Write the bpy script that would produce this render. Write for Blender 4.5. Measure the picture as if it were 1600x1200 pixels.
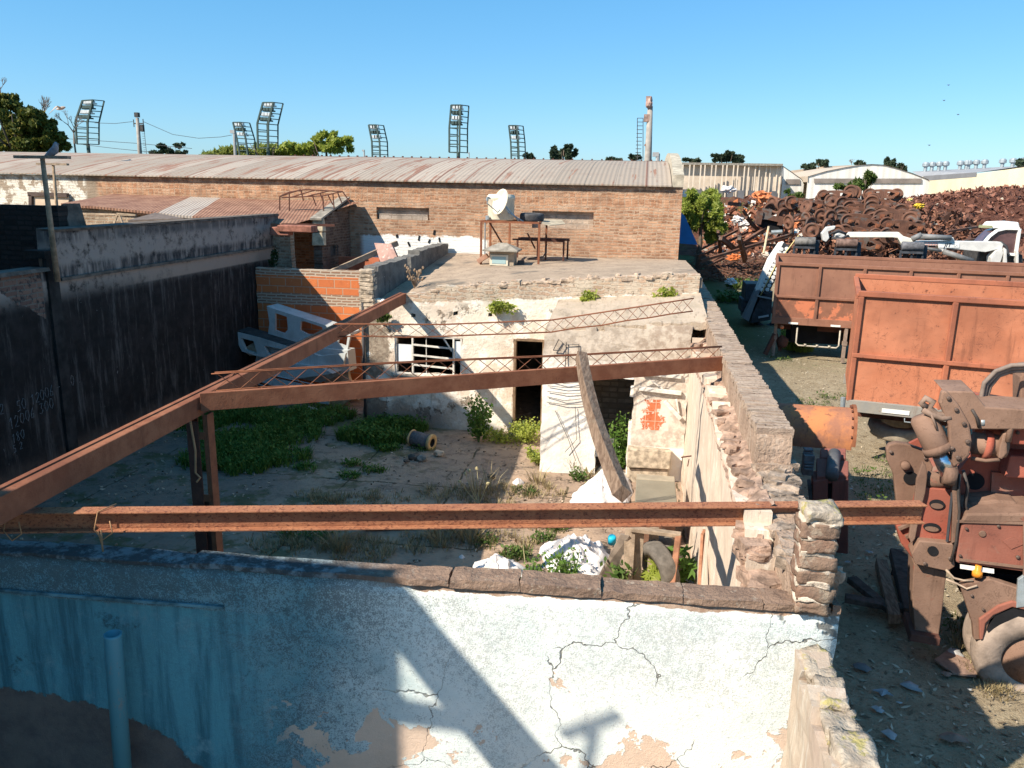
import bpy, bmesh, math, random
from math import sin, cos, pi, radians, sqrt, atan2
from mathutils import Vector, Matrix, noise as mnoise
random.seed(11)
rnd = random.random
def ru(a, b): return a + (b - a) * rnd()
for o in list(bpy.data.objects): bpy.data.objects.remove(o)
SC = bpy.context.scene
COL = SC.collection
# ------------------------------------------------------------------ camera
FPX, CAMH = 1250.0, 5.06
PITCH, YAW, ROLL = radians(13.86), radians(8.9), 0.02
_f = Vector((-sin(YAW) * cos(PITCH), cos(YAW) * cos(PITCH), -sin(PITCH)))
_r0 = Vector((cos(YAW), sin(YAW), 0)); _u0 = _r0.cross(_f)
CR = _r0 * cos(ROLL) + _u0 * sin(ROLL); CU = -_r0 * sin(ROLL) + _u0 * cos(ROLL); CF = _f
CC = Vector((0, 0, CAMH))
cd = bpy.data.cameras.new('camera'); cam = bpy.data.objects.new('camera', cd); COL.objects.link(cam)
cam.matrix_world = Matrix(((CR.x, CU.x, -CF.x, CC.x), (CR.y, CU.y, -CF.y, CC.y), (CR.z, CU.z, -CF.z, CC.z), (0, 0, 0, 1)))
cd.sensor_fit = 'HORIZONTAL'; cd.sensor_width = 36.0; cd.lens = FPX / 1600 * 36
cd.clip_start = 0.05; cd.clip_end = 4000
SC.camera = cam
# ------------------------------------------------------------------ light
SUN = Vector((0.88, 0.74, -1.0)).normalized()          # direction the light travels
sun_el = math.asin(-SUN.z); sun_az = atan2(-SUN.x, -SUN.y)   # azimuth of the sun from +Y, clockwise
W = bpy.data.worlds.new("World"); SC.world = W; W.use_nodes = True
nt = W.node_tree; nt.nodes.clear()
wo = nt.nodes.new('ShaderNodeOutputWorld'); bg = nt.nodes.new('ShaderNodeBackground'); sky = nt.nodes.new('ShaderNodeTexSky')
sky.sky_type = 'NISHITA'; sky.sun_disc = False; sky.sun_elevation = sun_el; sky.sun_rotation = sun_az
sky.altitude = 0; sky.air_density = 1.0; sky.dust_density = 0.35; sky.ozone_density = 2.2
hsv = nt.nodes.new('ShaderNodeHueSaturation'); hsv.inputs['Saturation'].default_value = 1.1; hsv.inputs['Hue'].default_value = 0.5
tint = nt.nodes.new('ShaderNodeVectorMath'); tint.operation = 'MULTIPLY_ADD'; tint.inputs[1].default_value = (.80, .92, 1.08); tint.inputs[2].default_value = (.14, 1.85, 3.25)
nt.links.new(sky.outputs[0], hsv.inputs['Color']); nt.links.new(hsv.outputs[0], tint.inputs[0]); nt.links.new(tint.outputs[0], bg.inputs['Color'])
bg.inputs['Strength'].default_value = 0.06
nt.links.new(bg.outputs[0], wo.inputs['Surface'])
sd = bpy.data.lights.new('sun', 'SUN'); sd.energy = 5.0; sd.angle = radians(0.5); sd.color = (1.0, 0.90, 0.75)
so = bpy.data.objects.new('sun', sd); COL.objects.link(so); so.location = (-30, -25, 40)
so.rotation_euler = SUN.to_track_quat('-Z', 'Y').to_euler()
SC.view_settings.view_transform = 'Standard'; SC.view_settings.look = 'None'
SC.view_settings.exposure = 0.8; SC.view_settings.gamma = 1.0; SC.view_settings.use_curve_mapping = False
SC.cycles.max_bounces = 6; SC.cycles.diffuse_bounces = 3; SC.cycles.transparent_max_bounces = 4
# ------------------------------------------------------------------ measuring: photo pixel -> point on a real plane
def ray(x, y): return CR * ((x - 800) / FPX) + CU * ((600 - y) / FPX) + CF
def XP(x, y, v): d = ray(x, y); return CC + d * (v / d.x)
def YP(x, y, v): d = ray(x, y); return CC + d * (v / d.y)
def ZP(x, y, v=0.0): d = ray(x, y); return CC + d * ((v - CAMH) / d.z)
class VPl:                                  # vertical plane through (px,py) running at an angle
    def __init__(s, px, py, ang):
        s.p = Vector((px, py, 0)); s.d = Vector((cos(radians(ang)), sin(radians(ang)), 0)); s.n = Vector((-s.d.y, s.d.x, 0))
    def at(s, x, y, off=0.0):
        d = ray(x, y); q = s.p + s.n * off
        return CC + d * ((q - CC).dot(s.n) / d.dot(s.n))
# ------------------------------------------------------------------ materials
def C(*a): return (a[0], a[1], a[2], 1.0)
def sr(r, g, b):                           # sRGB 0-255 -> linear
    f = lambda c: (c / 255 / 12.92) if c / 255 <= .04045 else ((c / 255 + .055) / 1.055) ** 2.4
    return (f(r), f(g), f(b), 1.0)
class NM:
    def __init__(s, name):
        s.m = bpy.data.materials.new(name); s.m.use_nodes = True; s.t = s.m.node_tree; s.t.nodes.clear()
        s.o = s.t.nodes.new('ShaderNodeOutputMaterial'); s.b = s.t.nodes.new('ShaderNodeBsdfPrincipled')
        s.t.links.new(s.b.outputs[0], s.o.inputs[0]); s._p = None; s._x = None
    def put(s, sock, v):
        if isinstance(v, bpy.types.NodeSocket): s.t.links.new(v, sock)
        elif v is not None: sock.default_value = v
    def pos(s):
        if s._p is None: s._p = s.t.nodes.new('ShaderNodeNewGeometry').outputs['Position']
        return s._p
    def xyz(s):
        if s._x is None:
            n = s.t.nodes.new('ShaderNodeSeparateXYZ'); s.put(n.inputs[0], s.pos()); s._x = n.outputs
        return s._x
    def comb(s, x, y, z=0.0):
        n = s.t.nodes.new('ShaderNodeCombineXYZ'); s.put(n.inputs[0], x); s.put(n.inputs[1], y); s.put(n.inputs[2], z); return n.outputs[0]
    def vm(s, op, a, b):
        n = s.t.nodes.new('ShaderNodeVectorMath'); n.operation = op; s.put(n.inputs[0], a)
        if op == 'SCALE': s.put(n.inputs['Scale'], b)
        else: s.put(n.inputs[1], b)
        return n.outputs[1] if op == 'DISTANCE' else n.outputs[0]
    def mul(s, v=(1, 1, 1), vec=None): return s.vm('MULTIPLY', vec or s.pos(), v)
    def noise(s, scale, detail=4, rough=.55, vec=None, dist=0.0, col=False):
        n = s.t.nodes.new('ShaderNodeTexNoise'); s.put(n.inputs['Vector'], vec or s.pos())
        n.inputs['Scale'].default_value = scale; n.inputs['Detail'].default_value = detail
        n.inputs['Roughness'].default_value = rough; n.inputs['Distortion'].default_value = dist
        return n.outputs['Color'] if col else n.outputs['Fac']
    def voro(s, scale, feat='F1', vec=None, out='Distance', rand=1.0):
        n = s.t.nodes.new('ShaderNodeTexVoronoi'); n.feature = feat; s.put(n.inputs['Vector'], vec or s.pos())
        n.inputs['Scale'].default_value = scale; n.inputs['Randomness'].default_value = rand
        return n.outputs[out]
    def thr(s, f, a, b, lo=0.0, hi=1.0):
        n = s.t.nodes.new('ShaderNodeMapRange'); n.interpolation_type = 'SMOOTHSTEP'
        s.put(n.inputs[0], f); n.inputs[1].default_value = a; n.inputs[2].default_value = b
        n.inputs[3].default_value = lo; n.inputs[4].default_value = hi
        return n.outputs[0]
    def ma(s, op, a, b=0.0, c=None):
        n = s.t.nodes.new('ShaderNodeMath'); n.operation = op; s.put(n.inputs[0], a); s.put(n.inputs[1], b)
        if c is not None: s.put(n.inputs[2], c)
        return n.outputs[0]
    def mix(s, f, a, b, mode='MIX'):
        n = s.t.nodes.new('ShaderNodeMix'); n.data_type = 'RGBA'; n.blend_type = mode
        s.put(n.inputs[0], f); s.put(n.inputs[6], a); s.put(n.inputs[7], b); return n.outputs[2]
    def island(s): return s.t.nodes.new('ShaderNodeNewGeometry').outputs['Random Per Island']
    def objrand(s): return s.t.nodes.new('ShaderNodeObjectInfo').outputs['Random']
    def bump(s, h, strength=.5, dist=.02, nrm=None):
        n = s.t.nodes.new('ShaderNodeBump'); n.inputs['Strength'].default_value = strength; n.inputs['Distance'].default_value = dist
        s.put(n.inputs['Height'], h)
        if nrm is not None: s.put(n.inputs['Normal'], nrm)
        return n.outputs[0]
    def brick(s, vec, c1, c2, mo, bw=.25, rh=.072, ms=.012, off=.5, bias=0.0):
        n = s.t.nodes.new('ShaderNodeTexBrick'); s.put(n.inputs['Vector'], vec); s.put(n.inputs['Color1'], c1); s.put(n.inputs['Color2'], c2); s.put(n.inputs['Mortar'], mo)
        n.inputs['Scale'].default_value = 1.0; n.inputs['Brick Width'].default_value = bw; n.inputs['Row Height'].default_value = rh
        n.inputs['Mortar Size'].default_value = ms; n.inputs['Mortar Smooth'].default_value = .25; n.inputs['Bias'].default_value = bias; n.offset = off
        return n.outputs['Color'], n.outputs['Fac']
    def fin(s, col, rough=.85, metal=0.0, nrm=None, spec=.25):
        s.put(s.b.inputs['Base Color'], col); s.put(s.b.inputs['Roughness'], rough); s.put(s.b.inputs['Metallic'], metal)
        s.b.inputs['Specular IOR Level'].default_value = spec
        if nrm is not None: s.put(s.b.inputs['Normal'], nrm)
        return s.m
def m_plain(name, col, var=.25, scale=6, rough=.8, metal=0.0, spec=.25, bump=.25):
    n = NM(name); f = n.noise(scale, 5, .6)
    c = n.mix(n.thr(f, .3, .7), C(*[v * (1 - var) for v in col[:3]]), C(*[min(1, v * (1 + var)) for v in col[:3]]))
    return n.fin(c, rough, metal, n.bump(n.noise(scale * 6, 3), bump, .01), spec)
def m_rust(name, base, light, dark, paint=None, pthr=(.45, .6), scale=3.0, scr=0.0):
    n = NM(name); f = n.noise(scale, 6, .65); g = n.noise(scale * 7, 4, .7)
    c = n.mix(n.thr(f, .35, .65), base, light); c = n.mix(n.thr(g, .60, .74), c, dark)
    c = n.mix(n.thr(n.noise(.7, 4, .6), .45, .68, 0, .45), c, dark)
    sk = n.noise(1.0, 5, .7, n.mul((7, 7, .7))); c = n.mix(n.thr(sk, .56, .70, 0, .4), c, C(*[v * .8 for v in dark[:3]]))
    if paint is not None:
        k = n.thr(n.noise(scale * .8, 8, .68, dist=.4), *pthr); c = n.mix(k, c, paint)
    if scr:
        v = n.noise(2.6, 2, .5, n.mul((1.0, 1.0, 1.6)), dist=1.6); line = n.thr(n.ma('ABSOLUTE', n.ma('SUBTRACT', v, .5)), 0.0, .010, 1, 0)
        v2 = n.noise(7, 2, .6, n.mul((1.0, 1.0, .8)), dist=1.2); l2 = n.ma('MULTIPLY', n.thr(n.ma('ABSOLUTE', n.ma('SUBTRACT', v2, .5)), 0.0, .014, 1, 0), n.thr(n.noise(1.1, 3, .5, n.vm('ADD', n.pos(), (3, 3, 3))), .5, .58)); line = n.ma('MAXIMUM', l2, n.ma('MULTIPLY', line, n.thr(n.noise(1.3, 3), .42, .6))); c = n.mix(n.ma('MULTIPLY', line, scr), c, dark)
    h = n.ma('ADD', n.ma('ADD', g, n.noise(60, 2)), n.ma('MULTIPLY', n.noise(1.6, 3, .5), 5.0))
    return n.fin(c, .82, 0.0, n.bump(h, .35, .006), .2)
def m_brick(name, ax, c1, c2, mo, bw=.25, rh=.072, ms=.014, dirt=(.05, .04, .035), dirtw=.5, patch=None, band=None, wob=.05, extra=None):
    n = NM(name); x, y, z = n.xyz()[0], n.xyz()[1], n.xyz()[2]
    u = x if ax == 'x' else y
    w = n.noise(2.2, 3, .5, col=True); wv = n.vm('SCALE', n.vm('SUBTRACT', w, (.5, .5, .5)), wob)
    w2 = n.vm('SCALE', n.vm('SUBTRACT', n.noise(16, 2, .5, col=True), (.5, .5, .5)), wob * .5)
    vec = n.vm('ADD', n.vm('ADD', n.comb(u, z, 0), wv), w2)
    col, fac = n.brick(vec, c1, c2, mo, bw, rh, ms)
    if band is not None:                     # a soldier course: the bricks stand upright between two heights
        v2 = n.vm('ADD', n.comb(n.ma('MULTIPLY', z, 1.0), u, 0), wv)
        cb, fb = n.brick(v2, c1, c2, mo, band[1] - band[0] + .02, .17, ms * .9, 0.0)
        k = n.ma('MULTIPLY', n.thr(z, band[0] - .004, band[0] + .004), n.thr(z, band[1] - .004, band[1] + .004, 1, 0))
        col = n.mix(k, col, cb)
    sp_ = n.t.nodes.new('ShaderNodeSeparateXYZ'); n.put(sp_.inputs[0], vec); row = n.ma('FLOOR', n.ma('DIVIDE', sp_.outputs[1], rh)); cl = n.ma('FLOOR', n.ma('ADD', n.ma('DIVIDE', sp_.outputs[0], bw), n.ma('MULTIPLY', n.ma('MODULO', row, 2.0), .5)))
    wn = n.t.nodes.new('ShaderNodeTexWhiteNoise'); wn.noise_dimensions = '2D'; n.put(wn.inputs['Vector'], n.comb(cl, row, 0)); wv_ = wn.outputs['Value']
    nm = n.ma('SUBTRACT', 1.0, fac); col = n.mix(n.ma('MULTIPLY', nm, n.thr(wv_, .62, .9, 0, .65)), col, C(*[v * .45 for v in c1[:3]])); col = n.mix(n.ma('MULTIPLY', nm, n.thr(wv_, .22, .05, 0, .6)), col, C(*[min(1, v * 1.25) for v in mo[:3]]))
    big = n.noise(.9, 6, .65); med = n.noise(5, 5, .7)
    col = n.mix(n.thr(med, .35, .75, 0, .6), col, C(*[v * .55 for v in c1[:3]]))
    col = n.mix(n.thr(n.noise(11, 4, .7), .5, .68, 0, .6), col, mo)
    col = n.mix(n.ma('MULTIPLY', n.thr(big, .45, .68), dirtw), col, C(*dirt))
    h = n.ma('SUBTRACT', n.ma('MULTIPLY', n.noise(30, 4, .7), .6), n.ma('MULTIPLY', fac, .9))
    if extra: col, h = extra(n, col, h, x, y, z)
    return n.fin(col, .92, 0.0, n.bump(h, .9, .03), .1)
# ------------------------------------------------------------------ mesh helpers
def V3(*a): return Vector(a)
class MB:
    def __init__(s): s.v = []; s.f = []
    def add(s, vs, fs):
        k = len(s.v); s.v += [tuple(v) for v in vs]; s.f += [tuple(i + k for i in f) for f in fs]; return s
    def box(s, c, size, R=None, jit=0.0):
        c = Vector(c); hx, hy, hz = [q / 2 for q in size]; vs = []
        for dx, dy, dz in ((-1,-1,-1),(1,-1,-1),(1,1,-1),(-1,1,-1),(-1,-1,1),(1,-1,1),(1,1,1),(-1,1,1)):
            p = Vector((dx * hx + ru(-jit, jit), dy * hy + ru(-jit, jit), dz * hz + ru(-jit, jit)))
            if R is not None: p = R @ p
            vs.append(c + p)
        return s.add(vs, [(0,3,2,1),(4,5,6,7),(0,1,5,4),(1,2,6,5),(2,3,7,6),(3,0,4,7)])
    def bar(s, p0, p1, w, h, up=(0, 0, 1), jit=0.0):
        p0, p1 = Vector(p0), Vector(p1); d = p1 - p0; L = d.length; d = d / L; u = Vector(up)
        if abs(d.dot(u)) > .98: u = Vector((1, 0, 0))
        x = d.cross(u).normalized(); z = x.cross(d)
        R = Matrix((x, d, z)).transposed(); return s.box((p0 + p1) / 2, (w, L, h), R, jit)
    def tube(s, pts, r, n=8, cap=True):
        pts = [Vector(p) for p in pts]; rs = r if isinstance(r, (list, tuple)) else [r] * len(pts); vs = []; fs = []
        d0 = (pts[1] - pts[0]).normalized(); a = d0.orthogonal().normalized()
        for i, p in enumerate(pts):
            d = (pts[min(i + 1, len(pts) - 1)] - pts[max(i - 1, 0)]).normalized()
            a = (a - d * a.dot(d)).normalized(); b = d.cross(a)
            vs += [p + (a * cos(2 * pi * k / n) + b * sin(2 * pi * k / n)) * rs[i] for k in range(n)]
        for i in range(len(pts) - 1):
            for k in range(n):
                k2 = (k + 1) % n; fs.append((i * n + k, i * n + k2, (i + 1) * n + k2, (i + 1) * n + k))
        if cap: fs.append(tuple(range(n - 1, -1, -1))); fs.append(tuple((len(pts) - 1) * n + k for k in range(n)))
        return s.add(vs, fs)
    def prism(s, poly, vec):
        poly = [Vector(p) for p in poly]; vec = Vector(vec); n = len(poly)
        nr = Vector((0, 0, 0))
        for i in range(n): nr += poly[i].cross(poly[(i + 1) % n])
        if nr.dot(vec) > 0: poly = poly[::-1]
        vs = poly + [p + vec for p in poly]
        fs = [tuple(range(n)), tuple(range(2 * n - 1, n - 1, -1))] + [(i, i + n, (i + 1) % n + n, (i + 1) % n) for i in range(n)]
        return s.add(vs, fs)
    def lathe(s, prof, c, axis=(0, 0, 1), n=20, closed=False):
        c = Vector(c); ax = Vector(axis).normalized(); a = ax.orthogonal().normalized(); b = ax.cross(a); vs = []; fs = []
        for r, h in prof:
            vs += [c + ax * h + (a * cos(2 * pi * k / n) + b * sin(2 * pi * k / n)) * r for k in range(n)]
        m = len(prof)
        for i in range(m if closed else m - 1):
            j = (i + 1) % m
            for k in range(n):
                k2 = (k + 1) % n; fs.append((i * n + k, i * n + k2, j * n + k2, j * n + k))
        if not closed:
            if prof[0][0] > 1e-4: fs.append(tuple(range(n - 1, -1, -1)))
            if prof[-1][0] > 1e-4: fs.append(tuple((m - 1) * n + k for k in range(n)))
        return s.add(vs, fs)
    def rbox(s, c, size, R=None, rough=.008, n=3, rnd_=.16):      # a worn block: rounded, dented
        c = Vector(c); off = Vector((ru(0, 99), ru(0, 99), ru(0, 99))); idx = {}; vs = []; fs = []
        def vert(i, j, k):
            if (i, j, k) in idx: return idx[(i, j, k)]
            q = Vector((2 * i / n - 1, 2 * j / n - 1, 2 * k / n - 1)); sp = q.normalized() * 1.25; q = q.lerp(sp, rnd_ * .5)
            p = Vector((q.x * size[0] / 2, q.y * size[1] / 2, q.z * size[2] / 2)); p += mnoise.noise_vector(p * 9 + off) * rough * 1.6 + mnoise.noise_vector(p * 30 + off) * rough * .7
            if R is not None: p = R @ p
            vs.append(c + p); idx[(i, j, k)] = len(vs) - 1; return idx[(i, j, k)]
        for a in range(n):
            for b in range(n):
                fs += [(vert(a, b, 0), vert(a, b + 1, 0), vert(a + 1, b + 1, 0), vert(a + 1, b, 0)), (vert(a, b, n), vert(a + 1, b, n), vert(a + 1, b + 1, n), vert(a, b + 1, n)),
                       (vert(a, 0, b), vert(a + 1, 0, b), vert(a + 1, 0, b + 1), vert(a, 0, b + 1)), (vert(a, n, b), vert(a, n, b + 1), vert(a + 1, n, b + 1), vert(a + 1, n, b)),
                       (vert(0, a, b), vert(0, a, b + 1), vert(0, a + 1, b + 1), vert(0, a + 1, b)), (vert(n, a, b), vert(n, a + 1, b), vert(n, a + 1, b + 1), vert(n, a, b + 1))]
        return s.add(vs, fs)
    def palm(s, c, size, nrm):                 # a lobed leaf
        c = Vector(c); d = (Vector(nrm) + Vector((ru(-.5, .5), ru(-.5, .5), ru(-.2, .4)))).normalized(); a = d.orthogonal().normalized(); a.rotate(Matrix.Rotation(ru(0, 6.28), 3, d)); b = d.cross(a); vs = [c]; nL = 7
        for k in range(nL * 2 + 1):
            t = -2.5 + 5.0 * k / (nL * 2); r = size * (.62 if k % 2 else .28) * (1 - .25 * abs(t) / 2.5) if 0 < k < nL * 2 else size * .2
            vs.append(c + (a * cos(t) + b * sin(t)) * r - d * (r * r / size) * .35)
        return s.add(vs, [(0, k, k + 1) for k in range(1, len(vs) - 1)])
    def quad(s, *p): return s.add(p, [tuple(range(len(p)))])
    def leaf(s, c, size, asp=1.8, nrm=None):
        d = Vector((ru(-1, 1), ru(-1, 1), ru(-1, 1))); d = d.normalized() if d.length > .01 else Vector((1, 0, 0))
        if nrm is not None: d = (d + nrm).normalized()
        a = d.orthogonal().normalized(); a.rotate(Matrix.Rotation(ru(0, 6.28), 3, d)); b = d.cross(a); c = Vector(c)
        return s.add([c - a * size * .5 * asp, c - b * size * .42, c + a * size * .5 * asp, c + b * size * .42], [(0, 1, 2, 3)])
    def blob(s, c, r, sub=2, jit=.15, freq=1.5, flat=None):
        bm = bmesh.new(); bmesh.ops.create_icosphere(bm, subdivisions=sub, radius=1.0); c = Vector(c); off = Vector((ru(0, 50), ru(0, 50), ru(0, 50)))
        vs = []
        for v in bm.verts:
            q = v.co.copy(); k = 1 + jit * 2 * mnoise.noise(q * freq + off) + jit * mnoise.noise(q * freq * 3 + off)
            p = Vector((q.x * r[0], q.y * r[1], q.z * r[2])) * k
            if flat is not None and p.z < flat: p.z = flat
            vs.append(c + p)
        fs = [tuple(v.index for v in f.verts) for f in bm.faces]; bm.free(); return s.add(vs, fs)
    def build(s, name, mat, parent=None, smooth=False, bevel=0.0, loc=None):
        me = bpy.data.meshes.new(name)
        if parent is not None: org = Vector(parent['_org'])
        else: org = Vector(loc) if loc is not None else Vector((0, 0, 0))
        me.from_pydata([tuple(Vector(v) - org) for v in s.v], [], s.f); me.validate()
        me.materials.append(mat)
        if smooth: me.polygons.foreach_set('use_smooth', [True] * len(me.polygons))
        o = bpy.data.objects.new(name, me); COL.objects.link(o); o['_org'] = tuple(org)
        if parent is not None: o.parent = parent
        else: o.location = org
        if bevel:
            b = o.modifiers.new('bevel', 'BEVEL'); b.width = bevel; b.segments = 2; b.limit_method = 'ANGLE'; b.angle_limit = radians(40)
        return o
def tag(o, label=None, cat=None, group=None, kind=None):
    if label: o['label'] = label; o['kind'] = 'thing'
    if cat: o['category'] = cat
    if group: o['group'] = group
    if kind: o['kind'] = kind
    return o
def thing(name, loc, label, cat, group=None):
    o = bpy.data.objects.new(name, None); COL.objects.link(o); o.location = Vector(loc); o['_org'] = tuple(loc); o.empty_display_size = .2
    return tag(o, label, cat, group)
def copy_tree(o, parent=None):
    c = o.copy(); COL.objects.link(c)
    if parent is not None: c.parent = parent; c.matrix_parent_inverse = o.matrix_parent_inverse.copy()
    for ch in list(o.children): copy_tree(ch, c)
    return c
# a wall made of small cells: mask(u,z) says where there is masonry, so openings and broken tops are real holes
def cellwall(mb, p0, p1, t, us, zs, mask, jit=.02, rough=.01, freq=3.0):
    p0 = Vector((p0[0], p0[1], 0)); p1 = Vector((p1[0], p1[1], 0)); d = (p1 - p0).normalized(); nrm = Vector((-d.y, d.x, 0))  # back side
    nu, nz = len(us) - 1, len(zs) - 1
    keep = [[mask((us[i] + us[i + 1]) / 2, (zs[j] + zs[j + 1]) / 2) for j in range(nz)] for i in range(nu)]
    idx = {}; vs = []; fs = []
    def K(i, j): return 0 <= i < nu and 0 <= j < nz and keep[i][j]
    def vert(i, j, b):
        key = (i, j, b)
        if key in idx: return idx[key]
        u, z = us[i], zs[j]; edge = not (K(i, j) and K(i - 1, j) and K(i, j - 1) and K(i - 1, j - 1))
        q = Vector((u * 2.7 + p0.x, z * 2.7, p0.y)); h = mnoise.noise_vector(q * 1.9)
        jj = jit if edge and j > 0 else 0.0
        uu = u + h.x * jj * 2; zz = z + h.y * jj * 2
        off = (t if b else 0.0) + mnoise.noise(Vector((u, z, 7.3 if b else 1.1)) * freq) * rough
        vs.append(p0 + d * uu + nrm * off + Vector((0, 0, zz))); idx[key] = len(vs) - 1; return idx[key]
    for i in range(nu):
        for j in range(nz):
            if not keep[i][j]: continue
            fs.append((vert(i, j, 0), vert(i + 1, j, 0), vert(i + 1, j + 1, 0), vert(i, j + 1, 0)))
            fs.append((vert(i, j, 1), vert(i, j + 1, 1), vert(i + 1, j + 1, 1), vert(i + 1, j, 1)))
            if not K(i - 1, j): fs.append((vert(i, j, 0), vert(i, j + 1, 0), vert(i, j + 1, 1), vert(i, j, 1)))
            if not K(i + 1, j): fs.append((vert(i + 1, j, 0), vert(i + 1, j, 1), vert(i + 1, j + 1, 1), vert(i + 1, j + 1, 0)))
            if not K(i, j - 1): fs.append((vert(i, j, 0), vert(i, j, 1), vert(i + 1, j, 1), vert(i + 1, j, 0)))
            if not K(i, j + 1): fs.append((vert(i, j + 1, 0), vert(i + 1, j + 1, 0), vert(i + 1, j + 1, 1), vert(i, j + 1, 1)))
    return mb.add(vs, fs)
def lin(a, b, step, brk=()):
    pts = sorted(set([a, b] + [q for q in brk if a < q < b])); out = []
    for q0, q1 in zip(pts, pts[1:]):
        n = max(1, round((q1 - q0) / step)); out += [q0 + (q1 - q0) * k / n for k in range(n)]
    return out + [b]
def n1(x, s=0.0): return mnoise.noise(Vector((x, s, 3.7)))
# ------------------------------------------------------------------ shared materials
def mk_leaf(name, a, b, c, trans=.25, rough=.6):
    n = NM(name); r = n.island(); col = n.mix(n.thr(r, 0, .6), C(*a), C(*b)); col = n.mix(n.thr(r, .72, 1), col, C(*c))
    n.fin(col, rough, 0, None, .2); t = n.t.nodes.new('ShaderNodeBsdfTranslucent'); n.put(t.inputs[0], col)
    mx = n.t.nodes.new('ShaderNodeMixShader'); mx.inputs[0].default_value = trans
    n.t.links.new(n.b.outputs[0], mx.inputs[1]); n.t.links.new(t.outputs[0], mx.inputs[2]); n.t.links.new(mx.outputs[0], n.o.inputs[0]); return n.m
L_DARK = mk_leaf('leaf_dark', (.016, .032, .012), (.03, .055, .018), (.05, .075, .022))
L_OLIVE = mk_leaf('leaf_olive', (.05, .07, .016), (.10, .115, .022), (.24, .20, .04))
L_LIME = mk_leaf('leaf_lime', (.28, .33, .05), (.36, .41, .08), (.44, .47, .14), .5)
L_WILLOW = mk_leaf('leaf_willow', (.26, .30, .07), (.33, .36, .10), (.40, .42, .15), .5)
L_PINE = mk_leaf('leaf_pine', (.035, .058, .036), (.055, .08, .046), (.085, .105, .06), .2)  # greens lightened to carry distance haze in the leaf colour
L_WEED = mk_leaf('leaf_weed', (.055, .12, .02), (.11, .20, .035), (.18, .26, .06), .35)
L_GRASS = mk_leaf('leaf_grass', (.05, .10, .02), (.09, .14, .03), (.16, .17, .06), .3)
L_DRY = mk_leaf('leaf_dry', (.22, .17, .09), (.33, .26, .14), (.42, .35, .2), .2)
BARK = m_plain('bark', (.12, .09, .07), .35, 8, .9)
RUST = m_rust('rusty_steel', C(.20, .075, .042), C(.30, .12, .06), C(.09, .035, .025), scale=4)
RUSTL = m_rust('rusty_beam', C(.22, .08, .042), C(.29, .12, .065), C(.11, .042, .028), scale=5)
RUSTD = m_rust('rusty_dark', C(.10, .045, .035), C(.15, .065, .045), C(.045, .025, .022), scale=4)
RUSTW = m_rust('rust_wheel', C(.12, .058, .04), C(.19, .09, .058), C(.05, .036, .032), paint=C(.13, .11, .10), pthr=(.54, .62), scale=2)
IRON = m_plain('dark_iron', (.06, .058, .058), .4, 6, .7)
CHAR = m_plain('charcoal_steel', (.05, .055, .065), .4, 5, .6)
RUBBER = m_plain('tyre_rubber', (.13, .115, .10), .3, 9, .9, bump=.4)
RUBDK = m_plain('dark_rubber', (.06, .06, .065), .3, 9, .85)
WHITE = m_plain('white_paint', (.74, .74, .72), .12, 3, .5)
CREAM = m_plain('cream_plastic', (.66, .60, .48), .12, 5, .6)
CONC = m_plain('old_concrete', (.27, .24, .20), .35, 5, .95, bump=.6)
CONCD = m_plain('sooty_concrete', (.12, .10, .085), .4, 5, .95, bump=.7)
WOODM = m_plain('grey_timber', (.30, .23, .17), .3, 8, .9, bump=.5)
WIRE = m_plain('black_cable', (.05, .05, .055), .2, 4, .7)
CHROME = m_plain('chrome_rod', (.62, .64, .68), .06, 5, .22, 1.0)
STEELG = m_plain('grey_galvanised', (.34, .38, .40), .2, 4, .5, .4)
BLACKM = m_plain('deep_black', (.012, .012, .014), .3, 4, .9)
# ------------------------------------------------------------------ ground
def gmat():
    n = NM('yard_dirt'); x, y, z = n.xyz()[0], n.xyz()[1], n.xyz()[2]
    a = n.noise(.35, 6, .6); b = n.noise(3.2, 6, .7); c = n.noise(17, 5, .75); d = n.noise(55, 3, .7)
    col = n.mix(n.thr(b, .35, .65), C(.30, .235, .155), C(.40, .325, .225))
    col = n.mix(n.thr(c, .5, .66, 0, .8), col, C(.17, .13, .085)); col = n.mix(n.thr(d, .57, .7, 0, .8), col, C(.46, .39, .28))
    gr = n.ma('MULTIPLY', n.thr(a, .50, .66), n.thr(b, .45, .62)); col = n.mix(n.ma('MULTIPLY', gr, .5), col, C(.10, .125, .035))
    k = n.ma('MULTIPLY', n.thr(x, 6.5, 3.5), n.thr(y, 22, 30)); k = n.ma('MULTIPLY', k, n.thr(b, .2, .42)); col = n.mix(n.ma('MULTIPLY', k, .9), col, C(.05, .075, .022))
    return n.fin(col, .95, 0, n.bump(n.ma('ADD', c, n.ma('MULTIPLY', d, .5)), .9, .05), .1)
GROUND = gmat()
def gz(x, y): return -0.03 + .035 * mnoise.noise(Vector((x * .7, y * .7, 0))) + .02 * mnoise.noise(Vector((x * 2.3, y * 2.3, 5)))
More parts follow.
